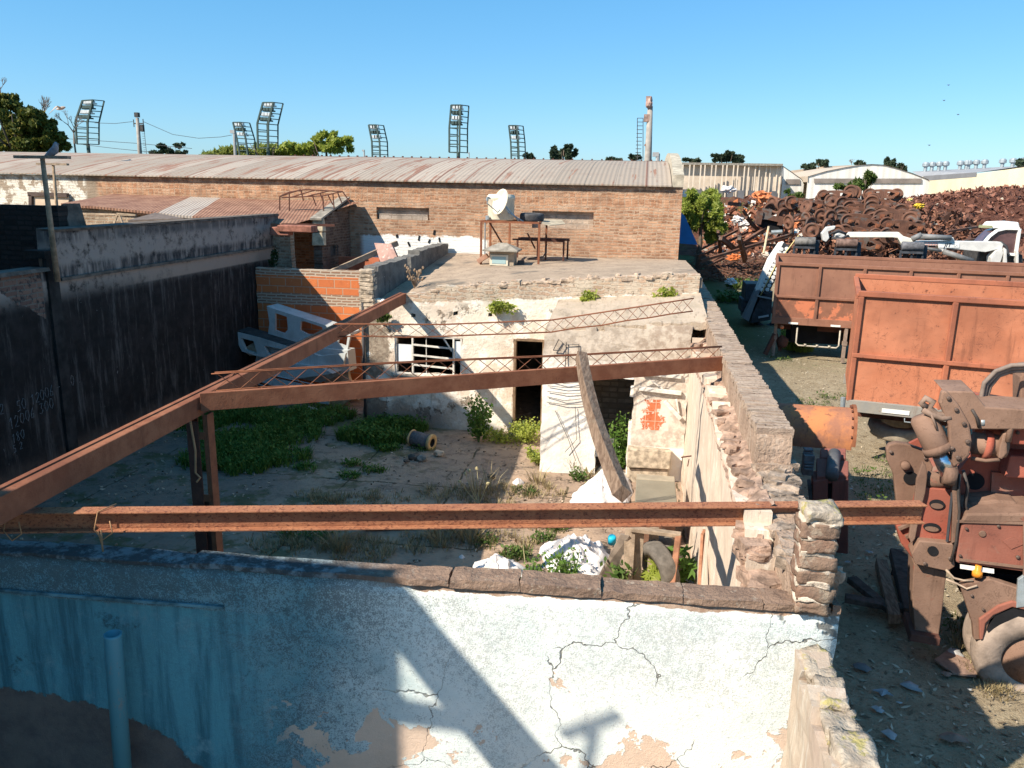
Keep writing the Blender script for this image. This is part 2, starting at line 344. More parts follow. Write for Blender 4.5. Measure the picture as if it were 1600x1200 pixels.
def heap(x, y):                      # the scrap heap's own height
    h = 0.0
    for cx, cy, sx, sy, a in ((27, 70, 11, 9, 5.6), (37, 78, 13, 10, 6.4), (50, 76, 10, 10, 6.6), (16, 82, 14, 8, 5.2), (6, 88, 9, 7, 4.8), (62, 80, 12, 12, 6.0), (27, 58, 12, 5, 1.6)):
        h = max(h, a * math.exp(-(((x - cx) / sx) ** 2) - ((y - cy) / sy) ** 2)) if a < 3 else h + a * .62 * math.exp(-(((x - cx) / sx) ** 2) - ((y - cy) / sy) ** 2)
    e = max(0, min(1, (x - 9.5) / 2, (23 - x) / 3, (y - 43.6) / 1.2, (60 - y) / 4)); h = max(h, e * (.95 + .25 * (y - 45)))
    return min(h, 6.6 - .8 * abs(n1(x * .15, y * .15)))
def ground():
    m = MB(); xs = lin(-400, 1.0, 40) [:-1] + lin(1.0, 16, .5)[:-1] + lin(16, 90, 4)[:-1] + lin(90, 900, 60); ys = lin(-60, 2, 8)[:-1] + lin(2, 34, .5)[:-1] + lin(34, 110, 4)[:-1] + lin(110, 2500, 120)
    vs = [(x, y, gz(x, y)) for y in ys for x in xs]; nx = len(xs)
    m.add(vs, [(j * nx + i, j * nx + i + 1, (j + 1) * nx + i + 1, (j + 1) * nx + i) for j in range(len(ys) - 1) for i in range(nx - 1)])
    tag(m.build('ground', GROUND, smooth=True), kind='structure')
ground()
def cmat():
    n = NM('courtyard_concrete'); x, y, z = n.xyz()[0], n.xyz()[1], n.xyz()[2]
    a = n.noise(.7, 6, .65); b = n.noise(4, 6, .7); c = n.noise(22, 4, .7)
    col = n.mix(n.thr(a, .35, .62), C(.43, .305, .215), C(.33, .24, .18)); col = n.mix(n.thr(b, .45, .7, 0, .75), col, C(.14, .105, .08))
    w = n.vm('ADD', n.pos(), n.vm('SCALE', n.noise(1.5, 4, .6, col=True), .8)); e = n.voro(.85, 'DISTANCE_TO_EDGE', w)
    crack = n.ma('MULTIPLY', n.thr(e, .002, .010, 1, 0), n.thr(n.noise(2.0, 3), .48, .60, 0, .8)); col = n.mix(crack, col, C(.05, .045, .03))
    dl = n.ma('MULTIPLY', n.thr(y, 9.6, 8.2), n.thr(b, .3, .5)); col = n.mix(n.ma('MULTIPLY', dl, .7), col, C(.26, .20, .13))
    col = n.mix(n.thr(n.ma('ADD', x, n.ma('MULTIPLY', b, 1.5)), -4.2, -6.2, 0, .6), col, C(.11, .10, .095)); moss = n.ma('MULTIPLY', n.thr(n.noise(1.1, 5, .7), .5, .6), n.thr(x, -2.8, -4.5)); col = n.mix(n.ma('MULTIPLY', moss, .7), col, C(.07, .085, .03))  # greyer slab to the left, its colour also darkened to deepen the shade
    wx = n.ma('ADD', x, n.ma('MULTIPLY', n.noise(2.5, 4), .16)); wy = n.ma('ADD', y, n.ma('MULTIPLY', n.noise(2.5, 4, .6, n.vm('ADD', n.pos(), (7, 7, 7))), .16))
    jn = n.thr(n.ma('ABSOLUTE', n.ma('SUBTRACT', n.ma('FRACT', n.ma('DIVIDE', wx, 1.9)), .5)), .006, .012, 1, 0); jn = n.ma('MAXIMUM', jn, n.thr(n.ma('ABSOLUTE', n.ma('SUBTRACT', n.ma('FRACT', n.ma('DIVIDE', wy, 2.3)), .5)), .005, .010, 1, 0)); jn = n.ma('MULTIPLY', jn, n.thr(n.noise(1.7, 3), .42, .52)); col = n.mix(n.ma('MULTIPLY', jn, .8), col, C(.06, .055, .03)); crack = n.ma('MAXIMUM', crack, jn)
    h = n.ma('SUBTRACT', n.ma('ADD', b, c), n.ma('MULTIPLY', crack, 1.0)); return n.fin(col, .93, 0, n.bump(h, .6, .03), .12)
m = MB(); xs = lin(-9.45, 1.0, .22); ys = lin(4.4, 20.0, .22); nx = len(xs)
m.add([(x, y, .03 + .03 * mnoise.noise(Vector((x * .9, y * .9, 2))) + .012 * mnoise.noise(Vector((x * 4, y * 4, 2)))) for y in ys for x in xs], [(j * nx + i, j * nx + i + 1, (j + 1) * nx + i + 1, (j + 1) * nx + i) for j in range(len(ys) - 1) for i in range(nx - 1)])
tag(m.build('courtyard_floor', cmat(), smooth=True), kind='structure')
# ------------------------------------------------------------------ pale blue wall in front
FW0 = V3(-10.5, 4.62, 0); FW1 = V3(1.47, 5.20, 0); FWd = (FW1 - FW0).normalized(); FWL = (FW1 - FW0).length
def fwmat():
    n = NM('mouldy_aqua_plaster'); x, y, z = n.xyz()[0], n.xyz()[1], n.xyz()[2]
    a = n.noise(.8, 6, .65); b = n.noise(3.5, 6, .7); c = n.noise(22, 5, .8); d = n.noise(95, 3, .8)
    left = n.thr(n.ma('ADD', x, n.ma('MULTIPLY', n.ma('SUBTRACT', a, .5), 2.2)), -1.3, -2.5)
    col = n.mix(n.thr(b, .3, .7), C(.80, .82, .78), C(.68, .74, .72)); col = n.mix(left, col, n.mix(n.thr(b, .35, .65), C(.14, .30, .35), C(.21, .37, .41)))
    # smooth turquoise dado on the left below a paint line
    dado = n.ma('MULTIPLY', n.thr(n.ma('ADD', z, n.ma('MULTIPLY', b, .05)), 1.98, 1.96), n.thr(n.ma('ADD', x, n.ma('MULTIPLY', n.ma('SUBTRACT', n.noise(1.6, 6, .7), .5), 1.8)), -2.2, -3.2))
    st = n.noise(1.0, 5, .7, n.mul((7, 7, .55))); turq = n.mix(n.thr(st, .42, .68), C(.13, .36, .42), C(.06, .17, .21)); turq = n.mix(n.thr(b, .55, .75), turq, C(.20, .38, .42))
    col = n.mix(dado, col, turq)
    # black mould: fine speckle, denser towards the top and the left
    dens = n.ma('ADD', n.ma('MULTIPLY', n.thr(z, 1.0, 2.35), .07), n.ma('MULTIPLY', left, .05)); dens = n.ma('ADD', dens, n.ma('MULTIPLY', n.ma('SUBTRACT', a, .5), .42))
    sp = n.thr(n.ma('ADD', n.ma('ADD', n.ma('MULTIPLY', c, .42), n.ma('MULTIPLY', d, .58)), dens), .525, .62)
    sp = n.ma('MULTIPLY', sp, n.ma('SUBTRACT', 1.0, n.ma('MULTIPLY', dado, .75))); col = n.mix(n.ma('MULTIPLY', sp, n.thr(x, -.6, -2.2, .38, .7)), col, C(.07, .08, .085))
    blot = n.ma('MULTIPLY', n.thr(n.noise(2.1, 6, .75), .58, .70), n.thr(x, -.8, -2.4)); col = n.mix(n.ma('MULTIPLY', n.ma('MULTIPLY', blot, n.thr(c, .35, .6)), .8), col, C(.04, .05, .055))
    # bare render where paint has come off, low on the wall
    pe = n.noise(1.9, 7, .62, dist=.3); low = n.thr(z, 1.75, .95, 0, .16)
    pk = n.ma('MULTIPLY', n.thr(n.ma('ADD', pe, low), .688, .698), n.thr(x, -2.7, -2.3)); col = n.mix(pk, col, n.mix(n.thr(b, .4, .6), C(.66, .50, .39), C(.60, .46, .36)))
    pk2 = n.ma('MULTIPLY', n.thr(n.noise(2.3, 7, .65, n.vm('ADD', n.pos(), (9, 3, 4))), .60, .612), n.ma('MULTIPLY', n.thr(z, 1.45, 1.25), n.thr(x, -.6, -.9))); pk2 = n.ma('MULTIPLY', pk2, n.thr(x, -2.9, -2.5)); col = n.mix(pk2, col, C(.40, .32, .27))
    q = n.vm('DISTANCE', n.vm('MULTIPLY', n.vm('ADD', n.pos(), n.vm('SCALE', n.noise(3, 6, .7, col=True), .34)), (.62, 0, 1)), (-4.7 * .62 + .12, 0, .22)); hole = n.thr(q, 1.05, 1.03); col = n.mix(hole, col, n.mix(n.thr(b, .35, .7), C(.19, .15, .13), C(.11, .09, .085)))
    # cracks
    w = n.vm('ADD', n.pos(), n.vm('SCALE', n.noise(2.5, 4, .6, col=True), .45)); e = n.voro(1.15, 'DISTANCE_TO_EDGE', n.vm('MULTIPLY', w, (1, .2, .8)))
    ck = n.ma('MULTIPLY', n.thr(e, .0015, .006, 1, 0), n.thr(n.noise(.9, 3, .5, n.vm('ADD', n.pos(), (4, 0, 2))), .44, .52)); ck = n.ma('MULTIPLY', ck, n.thr(x, -2, -1.2)); col = n.mix(n.ma('MULTIPLY', ck, .8), col, C(.10, .09, .08))
    # rubble under the coping, plaster gone along a wavy line
    edge = n.ma('ADD', z, n.ma('MULTIPLY', n.ma('SUBTRACT', n.noise(3.4, 5, .6), .5), .16)); top = n.ma('MULTIPLY', n.thr(edge, 2.245, 2.255), n.thr(x, -1.9, -1.5)); col = n.mix(top, col, n.mix(n.thr(c, .4, .6), C(.26, .17, .12), C(.35, .26, .2)))
    h = n.ma('ADD', n.ma('MULTIPLY', c, .7), n.ma('MULTIPLY', d, .5)); h = n.ma('SUBTRACT', h, n.ma('MULTIPLY', ck, 2)); h = n.ma('SUBTRACT', h, n.ma('MULTIPLY', n.ma('MAXIMUM', n.ma('MAXIMUM', pk, pk2), hole), .5))
    return n.fin(col, .9, 0, n.bump(h, .5, .02), .15)
fw = thing('plaster_wall', (-2, 5, 0), 'low pale aqua plaster wall with black mould, half in shade, nearest the camera', 'wall')
m = MB(); cellwall(m, FW0, FW1, .17, lin(0, FWL, .13), lin(0, 2.29, .12), lambda u, z: True, .012, .012, 4)
m.build('wall_face', fwmat(), fw, True)
m = MB(); u = 0.0
while u < FWL - .02:                        # brick coping, every unit a little shifted
    b = u > 8.35; L = min(ru(.42, .62) if b else ru(.7, 1.5), FWL - u); h = (.055 if b else .03) + ru(-.012, .014); c = FW0 + FWd * (u + L / 2) + V3(0, .085, 2.285 + h / 2)
    Rz = Matrix.Rotation(atan2(FWd.y, FWd.x) + ru(-.02, .02), 3, 'Z') @ Matrix.Rotation(ru(-.03, .03), 3, 'Y')
    Rz = Matrix.Rotation(atan2(FWd.y, FWd.x) + ru(-.008, .008), 3, 'Z') @ Matrix.Rotation(ru(-.012, .012), 3, 'Y'); m.rbox(c + V3(0, ru(-.006, .006), 0), (L - (ru(.0, .016) if b else -.02), .21, h), Rz, .009, 7, .05)
    u += L
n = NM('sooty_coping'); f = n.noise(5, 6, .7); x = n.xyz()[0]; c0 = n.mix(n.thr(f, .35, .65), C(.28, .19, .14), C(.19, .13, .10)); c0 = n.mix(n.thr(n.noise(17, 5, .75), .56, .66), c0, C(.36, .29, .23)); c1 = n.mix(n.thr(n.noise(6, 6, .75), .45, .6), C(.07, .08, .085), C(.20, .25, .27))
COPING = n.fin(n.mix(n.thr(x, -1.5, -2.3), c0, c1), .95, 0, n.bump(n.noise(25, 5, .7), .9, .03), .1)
m.build('coping', COPING, fw)
m = MB(); m.prism([FW0 + V3(0, -.012, 1.965), FW0 + FWd * 7.6 + V3(0, -.012, 1.975), FW0 + FWd * 7.6 + V3(0, -.012, 1.995), FW0 + V3(0, -.012, 1.992)], (0, -.018, 0)); m.build('paint_ledge', m_plain('turquoise_ledge', (.10, .20, .235), .7, 5, .9), fw)
# turquoise pipe
pp = YP(176, 990, 4.72); pb = YP(192, 1200, 4.72); pb = pp + (pb - pp) / (pp.z - pb.z) * pp.z
m = MB(); r = .063; n_ = 20; vs = []
prof = [(r, 0), (r, (pb - pp).length - .02), (r * .98, (pb - pp).length), (r * .82, (pb - pp).length), (r * .82, (pb - pp).length - .4), (0, (pb - pp).length - .41)]
m.lathe(prof, pb, pp - pb, 22)
n = NM('turquoise_pvc'); c0 = n.mix(n.thr(n.noise(9, 6, .75, n.mul((1, 1, .4))), .58, .64), C(.09, .27, .34), C(.2, .25, .26)); c0 = n.mix(n.thr(n.noise(30, 3), .68, .72), c0, C(.05, .13, .16))
PIPEM = n.fin(c0, .45, 0, None, .4)
m.build('drain_pipe', PIPEM, None, True, loc=pb); tag(bpy.data.objects['drain_pipe'], 'open topped turquoise drain pipe standing in front of the aqua wall', 'pipe')
# ------------------------------------------------------------------ long boundary wall on the right
def whitewash(name, ax, g=1.0):
    n = NM(name); x, y, z = n.xyz()[0], n.xyz()[1], n.xyz()[2]
    a = n.noise(1.1, 6, .65); b = n.noise(4.5, 6, .72); st = n.noise(1.0, 6, .72, n.mul((9, 9, .9)))
    col = n.mix(n.thr(b, .35, .65), C(.62 * g, .52 * g, .42 * g), C(.55 * g, .44 * g, .35 * g)); col = n.mix(n.thr(st, .53, .66, 0, .85), col, C(.74 * g, .68 * g, .59 * g)); col = n.mix(n.thr(a, .52, .7, 0, .8), col, C(.62 * g, .48 * g, .40 * g))
    ms = n.ma('MULTIPLY', n.thr(n.noise(1.0, 7, .78, n.vm('ADD', n.mul((14, 14, 2.2)), (3, 3, 3))), .58, .66), n.thr(a, .3, .55)); col = n.mix(n.ma('MULTIPLY', ms, .7), col, C(.22, .17, .13))
    lo = n.ma('MULTIPLY', n.thr(z, .9, .1), n.thr(b, .4, .6)); col = n.mix(n.ma('MULTIPLY', lo, .55), col, C(.25, .2, .15))
    return n.fin(col, .92, 0, n.bump(n.ma('ADD', st, b), .5, .025), .12)
bw = thing('boundary_wall', (1.2, 10, 0), 'long high plastered boundary wall with sooty brick coping, running from the courtyard to the shed', 'wall')
m = MB(); cellwall(m, (.93, 5.35), (.93, 22.3), -.22, lin(0, 16.95, .17), lin(0, 2.6, .13), lambda u, z: z < 2.52 + .1 * n1(u * 1.7) - (.45 * (.95 - u) if u < .95 else 0), .04, .03, 2.5)
m.build('lower_wall', whitewash('peeling_whitewash', 'y'), bw)
nr = NM('bare_render'); f = nr.noise(4, 6, .7); g = nr.noise(1.0, 6, .7, nr.mul((8, 8, 1.2)))
cc = nr.mix(nr.thr(f, .35, .65), C(.40, .29, .22), C(.30, .215, .16)); cc = nr.mix(nr.thr(g, .52, .66), cc, C(.45, .37, .30)); cc = nr.mix(nr.thr(nr.noise(13, 5, .7), .58, .7), cc, C(.14, .105, .085))
RENDER = nr.fin(cc, .95, 0, nr.bump(nr.ma('ADD', f, nr.noise(30, 4)), .8, .03), .1)
m = MB(); cellwall(m, (1.155, 5.3), (1.155, 22.3), -.31, lin(0, 17.0, .17), lin(0, 3.0, .12), lambda u, z: z < (2.88 if u > 2.1 + .12 * n1(z * 5) else 2.48 + .1 * max(0, u - .9)) , .03, .018, 3)
m.build('upper_wall', RENDER, bw)
# ragged ledge of broken brick between the two thicknesses
m = MB(); y = 5.5
while y < 16:
    y += .05
nv = int((16.6 - 6.25) / .05)
for i in range(nv):
    for j in range(6):
        y = 6.25 + i * .05; t = j / 5; q = Vector((t * 3, y * 5, 1)); wob = .035 * mnoise.noise(q) + .02 * mnoise.noise(q * 3)
        m.v.append((.915 + .26 * t + wob * .6 * (1 - t), y, 2.47 + .1 * n1((y - 5.35) * 1.7) - .02 + .15 * t ** .8 + wob * 1.3))
m.f = [(i * 6 + j, i * 6 + j + 1, (i + 1) * 6 + j + 1, (i + 1) * 6 + j) for i in range(nv - 1) for j in range(5)]
for k in range(34):
    y = ru(5.32, 6.3); m.rbox((1.05 + ru(-.1, .08), y, 2.05 + .42 * (y - 5.3) + ru(-.16, .04)), (ru(.12, .22), ru(.14, .26), ru(.06, .09)), Matrix.Rotation(ru(-.3, .3), 3, 'Z') @ Matrix.Rotation(ru(-.15, .15), 3, 'X'), .014, 4)
for k in range(60):
    y = ru(6.3, 15); m.rbox((1.06 + ru(-.07, .06), y, 2.54 + .1 * n1((y - 5.35) * 1.7) + ru(-.02, .02)), (ru(.08, .16), ru(.08, .18), ru(.04, .07)), Matrix.Rotation(ru(-.6, .6), 3, 'Z') @ Matrix.Rotation(ru(-.3, .3), 3, 'X'), .012)
m.build('broken_ledge', m_plain('broken_brick', (.30, .205, .155), .5, 7, .95, bump=.9), bw)
m = MB(); y = 7.38
while y < 22.2:
    wd = ru(.062, .082); gap = ru(.008, .035) if rnd() < .6 else .003
    m.rbox((1.31 + ru(-.008, .008), y + wd / 2, 2.905 + ru(-.006, .008)), (.335 + ru(-.02, .02), wd + .004, .085), Matrix.Rotation(ru(-.03, .03), 3, 'Z') @ Matrix.Rotation(ru(-.06, .06), 3, 'X'), .008, 3, .1); y += wd + gap
nc = NM('soot_coping_brick'); f = nc.noise(7, 6, .7); cc = nc.mix(nc.thr(f, .35, .65), C(.33, .245, .19), C(.44, .34, .265)); cc = nc.mix(nc.thr(nc.noise(24, 4, .7), .56, .68), cc, C(.15, .11, .085)); cc = nc.mix(nc.thr(nc.noise(3, 5), .62, .72), cc, C(.36, .30, .25))
SOOTB = nc.fin(cc, .95, 0, nc.bump(nc.noise(40, 4, .7), .9, .02), .1)
m.build('coping', SOOTB, bw)
m = MB()                                     # tumbled lower stretch where the front beam lies
for k in range(95):
    y = ru(5.45, 7.5); base = 2.46 + .1 * max(0, y - 6.2)
    m.rbox((ru(1.2, 1.43), y, base + ru(-.04, .03)), (ru(.12, .26), ru(.09, .2), ru(.05, .09)), Matrix.Rotation(ru(0, 3), 3, 'Z') @ Matrix.Rotation(ru(-.2, .2), 3, 'X'), .016)
m.build('rubble_top', m_plain('pale_rubble', (.29, .225, .175), .5, 8, .95, bump=.9), bw)
# brick pier at the corner, bricks and fat mortar
pr = thing('brick_pier', (1.31, 5.22, 2.3), 'short pier of weathered bricks with fat mortar on the wall corner under a lichen cap', 'pier')
mb_, mm = MB(), MB(); z = 2.30
for k in range(6):
    h = .088
    mb_.rbox((1.27 + ru(-.008, .008), 5.24 + ru(-.008, .008), z + h / 2), (.225 + ru(-.012, .012), .25, h), Matrix.Rotation(ru(-.04, .04), 3, 'Z'), .014, 6, .12)
    mm.rbox((1.263, 5.24, z + h + .010), (.215, .235, .040), None, .018, 6, .2); z += h + .024
mb_.build('bricks', m_brick('pier_brick', 'x', C(.36, .21, .15), C(.27, .15, .11), C(.45, .38, .3), 5, 5, .001, dirt=(.2, .17, .13), dirtw=.6), pr, True)
mm.build('mortar', m_plain('lime_mortar', (.50, .42, .34), .3, 14, .95, bump=.9), pr, True)
m = MB(); m.rbox((1.272, 5.235, z + .03), (.225, .24, .085), Matrix.Rotation(.1, 3, 'Z'), .02, 7, .35)
nl = NM('lichen_cap'); cc = nl.mix(nl.thr(nl.noise(9, 5, .7), .4, .6), C(.30, .25, .2), C(.42, .36, .29)); cc = nl.mix(nl.thr(nl.noise(7, 5, .7, nl.vm('ADD', nl.pos(), (3, 1, 8))), .55, .64), cc, C(.36, .31, .13)); LICH = nl.fin(cc, .95, 0, nl.bump(nl.noise(35, 4), .9, .02), .1)
m.build('cap', LICH, pr, True)
# low broken wall running back toward the camera
lw = thing('low_wall', (1.3, 4.2, 0), 'low broken brick wall running toward the camera from the aqua wall end', 'wall')
m = MB(); cellwall(m, (1.17, 1.2), (1.17, 5.02), -.21, lin(0, 3.82, .1), lin(0, 2.08, .1), lambda u, z: z < 2.02 + .05 * n1(u * 3, 2), .03, .03, 4)
m.build('wall_face', whitewash('pinkish_render', 'y', .68), lw)
m = MB(); y = 1.4
while y < 4.95:
    d = ru(.16, .34); m.rbox((1.295 + ru(-.012, .02), y + d / 2, 2.045 + ru(-.02, .02)), (.20 + ru(-.03, .03), d + .01, ru(.07, .11)), Matrix.Rotation(ru(-.06, .06), 3, 'Z') @ Matrix.Rotation(ru(-.06, .06), 3, 'X'), .02, 6, .12); y += d
m.build('coping', LICH, lw, True)
m = MB()
for k in range(60):
    y = ru(3.3, 5.0); m.rbox((1.375 + ru(-.01, .03), y, ru(1.2, 2.0)), (.08, ru(.12, .24), .065), None, .012)
m.build('brick_face', m_plain('worn_brick', (.33, .21, .15), .4, 9, .95, bump=.8), lw, False, .012)
# ------------------------------------------------------------------ sooty wall on the left
def sootmat():
    n = NM('soot_black_render'); x, y, z = n.xyz()[0], n.xyz()[1], n.xyz()[2]
    a = n.noise(.9, 6, .65); b = n.noise(4, 6, .72); st = n.noise(1.0, 6, .72, n.mul((6, 6, .7)))
    col = n.mix(n.thr(b, .35, .7), C(.016, .014, .014), C(.034, .029, .028)); col = n.mix(n.thr(st, .5, .72, 0, .8), col, C(.13, .115, .108)); big = n.noise(1.7, 6, .75); col = n.mix(n.thr(big, .52, .64, 0, .6), col, C(.018, .016, .016))
    ramp = n.ma('MULTIPLY', n.thr(z, 3.0, 3.4), n.thr(b, .3, .52)); col = n.mix(n.ma('MULTIPLY', ramp, .85), col, C(.36, .30, .265))
    band = n.ma('MULTIPLY', n.ma('MULTIPLY', n.thr(z, 3.12, 3.16), n.thr(z, 3.42, 3.36)), n.thr(n.ma('ADD', y, n.ma('MULTIPLY', b, 4)), 14.5, 17.5)); col = n.mix(n.ma('MULTIPLY', band, .85), col, C(.34, .26, .21))
    dk = n.ma('MULTIPLY', n.ma('MULTIPLY', n.thr(z, 3.42, 3.47), n.thr(z, 3.72, 3.6)), n.thr(st, .35, .6)); col = n.mix(n.ma('MULTIPLY', dk, .9), col, C(.03, .03, .034))
    up = n.ma('MULTIPLY', n.thr(z, 3.95, 4.1), n.thr(st, .35, .55)); col = n.mix(n.ma('MULTIPLY', up, .7), col, C(.05, .05, .055))
    lo = n.ma('MULTIPLY', n.thr(n.ma('ADD', z, n.ma('MULTIPLY', b, .5)), 1.05, .75), n.thr(a, .3, .5)); col = n.mix(n.ma('MULTIPLY', lo, .7), col, C(.12, .085, .07))
    fl = n.thr(n.noise(11, 5, .8, n.mul((1, 1, .8))), .67, .71); fl = n.ma('MULTIPLY', fl, n.thr(a, .4, .55)); col = n.mix(n.ma('MULTIPLY', fl, .75), col, C(.38, .38, .38))
    # brick laid bare near the camera, above a stepped edge
    w = n.vm('SCALE', n.noise(3, 3, .5, col=True), .06); cb, fb = n.brick(n.vm('ADD', n.comb(y, z, 0), w), C(.22, .13, .10), C(.15, .09, .075), C(.17, .15, .13), .26, .085, .014)
    cb = n.mix(n.thr(n.noise(9, 4, .7), .5, .65), cb, C(.05, .045, .045))
    edge = n.ma('ADD', n.ma('ADD', n.ma('MULTIPLY', n.ma('SUBTRACT', y, 11.5), -.62), 2.62), n.ma('MULTIPLY', b, .3)); bk = n.ma('MULTIPLY', n.thr(n.ma('SUBTRACT', z, edge), 0, .02), n.thr(y, 11.42, 11.38)); col = n.mix(bk, col, cb)
    h = n.ma('ADD', b, n.ma('MULTIPLY', st, .5)); h = n.ma('SUBTRACT', h, n.ma('MULTIPLY', n.ma('MULTIPLY', fb, bk), 1.2)); return n.fin(col, .9, 0, n.bump(h, .5, .03), .15)
sw = thing('soot_wall', (-9.5, 12, 0), 'high soot blackened wall along the left side of the courtyard', 'wall')
m = MB()
def swmask(u, z):
    y = 20.6 - u
    if y < 11.75: return z < 3.6
    if y > 20.05: return z < 3.7 - .3 * (y - 20.05) / .5
    return z < 4.2
cellwall(m, (-9.4, 20.6), (-9.4, 2.5), -.28, lin(0, 18.1, .2, (8.85, .55)), lin(0, 4.2, .15, (3.6, 3.7)), swmask, .012, .02, 2)
m.build('wall_face', sootmat(), sw)
m = MB(); m.box((-9.385, 11.62, 1.9), (.07, .24, 3.8)); m.box((-9.55, 11.62, 3.86), (.38, .26, .12)); m.build('pilaster', m_plain('soot_pilaster', (.028, .025, .024), .5, 4, .95), sw)
m = MB(); m.box((-9.375, 15.9, 3.44), (.07, 8.2, .05)); m.box((-9.52, 7.4, 3.63), (.36, 8.3, .06), None, .01); m.box((-9.53, 15.9, 4.225), (.33, 8.25, .05), None, .01); m.build('coping', CONCD, sw)
# chalked sums on the black wall
fc = bpy.data.materials.new('chalk'); CHALK = m_plain('chalk_marks', (.20, .20, .205), .5, 40, .95)
def text(body, size, p, R, parent, mat, name='lettering', ext=.002, shear=0):
    cu = bpy.data.curves.new(name, 'FONT'); cu.body = body; cu.size = size; cu.extrude = ext; cu.shear = shear; cu.align_x = 'CENTER'; cu.align_y = 'CENTER'
    o = bpy.data.objects.new(name + '_t', cu); COL.objects.link(o); dg = bpy.context.evaluated_depsgraph_get(); me = bpy.data.meshes.new_from_object(o.evaluated_get(dg)); bpy.data.objects.remove(o)
    mb = MB(); mb.add([p + R @ v.co for v in me.vertices], [tuple(q.vertices) for q in me.polygons]); return mb.build(name, mat, parent)
RX = Matrix(((0, 0, 1), (1, 0, 0), (0, 1, 0)))            # text facing +X, reading along +Y
STROKES = {'0': ((.1, .2, .0, .6, .2, 1, .45, .9, .5, .4, .3, 0, .1, .2),), '1': ((.1, .75, .3, 1, .28, 0),), '2': ((.05, .75, .2, 1, .45, .85, .35, .5, .0, .02, .5, .05),), '3': ((.05, .9, .4, .95, .2, .58, .45, .35, .25, 0, .0, .1),), '4': ((.38, 0, .36, 1, .0, .4, .5, .42),), '5': ((.45, 1, .1, .95, .08, .6, .4, .55, .42, .15, .05, .0),), '6': ((.4, 1, .08, .5, .1, .08, .4, .05, .42, .4, .1, .42),), '8': ((.25, .5, .05, .8, .25, 1, .42, .8, .05, .2, .25, 0, .45, .2, .25, .5),), '-': ((0, .5, .5, .55),), '/': ((0, 0, .4, 1),)}
def scrawl(body, size, p):
    u = 0.0
    for ch in body:
        mb = MB()
        for st in STROKES.get(ch, ()):
            pts = [V3(-9.376, p.y + (u + st[k] * .9 + ru(-.03, .03)) * size, p.z + (st[k + 1] + ru(-.04, .04) + .10 * u) * size) for k in range(0, len(st), 2)]; mb.tube(pts, .0045, 4)
        u += .62 if ch != ' ' else .5
        if mb.f: mb.build('chalk_digit', CHALK, sw)
for body, px, py, sz in (('+50 12006 -400', 20, 648, .17), ('12006 300', 16, 672, .18), ('2', 1, 648, .16), ('180', 20, 694, .15), ('5 2', 22, 708, .12)): scrawl(body, sz, XP(px, py, -9.372))
# ------------------------------------------------------------------ ruined house
def housemat(name, white=.5):
    n = NM(name); x, y, z = n.xyz()[0], n.xyz()[1], n.xyz()[2]
    a = n.noise(.9, 6, .65); b = n.noise(3.6, 6, .7); c = n.noise(13, 5, .75); st = n.noise(1.0, 6, .7, n.mul((6, 1, .8)))
    col = n.mix(n.thr(a, .4, .6), C(.74, .66, .55), C(.66, .52, .41)); col = n.mix(n.thr(b, .45, .60, 0, .85), col, C(.84, .80, .72))
    col = n.mix(n.thr(c, .56, .68, 0, .55), col, C(.36, .29, .22)); col = n.mix(n.thr(st, .58, .7, 0, .6), col, C(.38, .31, .24))
    gp = n.ma('MULTIPLY', n.thr(n.ma('ADD', n.noise(1.6, 7, .7, n.vm('ADD', n.pos(), (5, 2, 1))), n.thr(x, -4.9, -5.5, 0, .16)), .57, .62), n.thr(z, 2.75, 2.6)); col = n.mix(gp, col, n.mix(n.thr(c, .4, .6), C(.33, .27, .21), C(.22, .17, .13)))
    lo = n.ma('MULTIPLY', n.thr(n.ma('ADD', z, n.ma('MULTIPLY', b, .9)), 1.2, .75), n.thr(x, -3.4, -4.2)); col = n.mix(n.ma('MULTIPLY', lo, .8), col, C(.20, .15, .12))
    lo2 = n.thr(n.ma('ADD', z, n.ma('MULTIPLY', b, .4)), .5, .2); col = n.mix(n.ma('MULTIPLY', lo2, .55), col, C(.30, .24, .18))
    # brick courses bared above the crack
    w = n.vm('SCALE', n.vm('SUBTRACT', n.noise(2.4, 3, .6, col=True), (.5, .5, .5)), .16); w2 = n.vm('SCALE', n.vm('SUBTRACT', n.noise(9, 3, .6, col=True), (.5, .5, .5)), .07)
    cb, fb = n.brick(n.vm('ADD', n.vm('ADD', n.comb(x, z, 0), w), w2), C(.42, .28, .20), C(.52, .38, .27), C(.52, .44, .35), .27, .082, .014)
    cb = n.mix(n.thr(n.noise(5, 5, .7), .44, .6), cb, C(.55, .46, .36)); cb = n.mix(n.thr(n.noise(16, 4, .7), .56, .68), cb, C(.2, .15, .11))
    lim = n.ma('ADD', n.ma('ADD', 2.74, n.ma('MULTIPLY', n.ma('ADD', x, 3.8), .075)), n.ma('MULTIPLY', n.ma('SUBTRACT', b, .5), .22)); k = n.ma('MULTIPLY', n.thr(n.ma('SUBTRACT', z, lim), 0, .015), n.thr(x, -5.0, -4.7)); col = n.mix(k, col, cb)
    h = n.ma('ADD', n.ma('MULTIPLY', b, .6), n.ma('MULTIPLY', c, .6)); h = n.ma('SUBTRACT', h, n.ma('MULTIPLY', gp, .5)); h = n.ma('SUBTRACT', h, n.ma('MULTIPLY', n.ma('MULTIPLY', fb, k), 1.2)); h = n.ma('SUBTRACT', h, n.ma('MULTIPLY', k, .6))
    return n.fin(col, .93, 0, n.bump(h, .8, .04), .12)
HM = housemat('crumbling_house_plaster')
hs = thing('ruined_house', (-2.4, 17.5, 0), 'roofless looking ruined plaster house with weedy flat roof at the back of the courtyard', 'house')
HY = 15.9
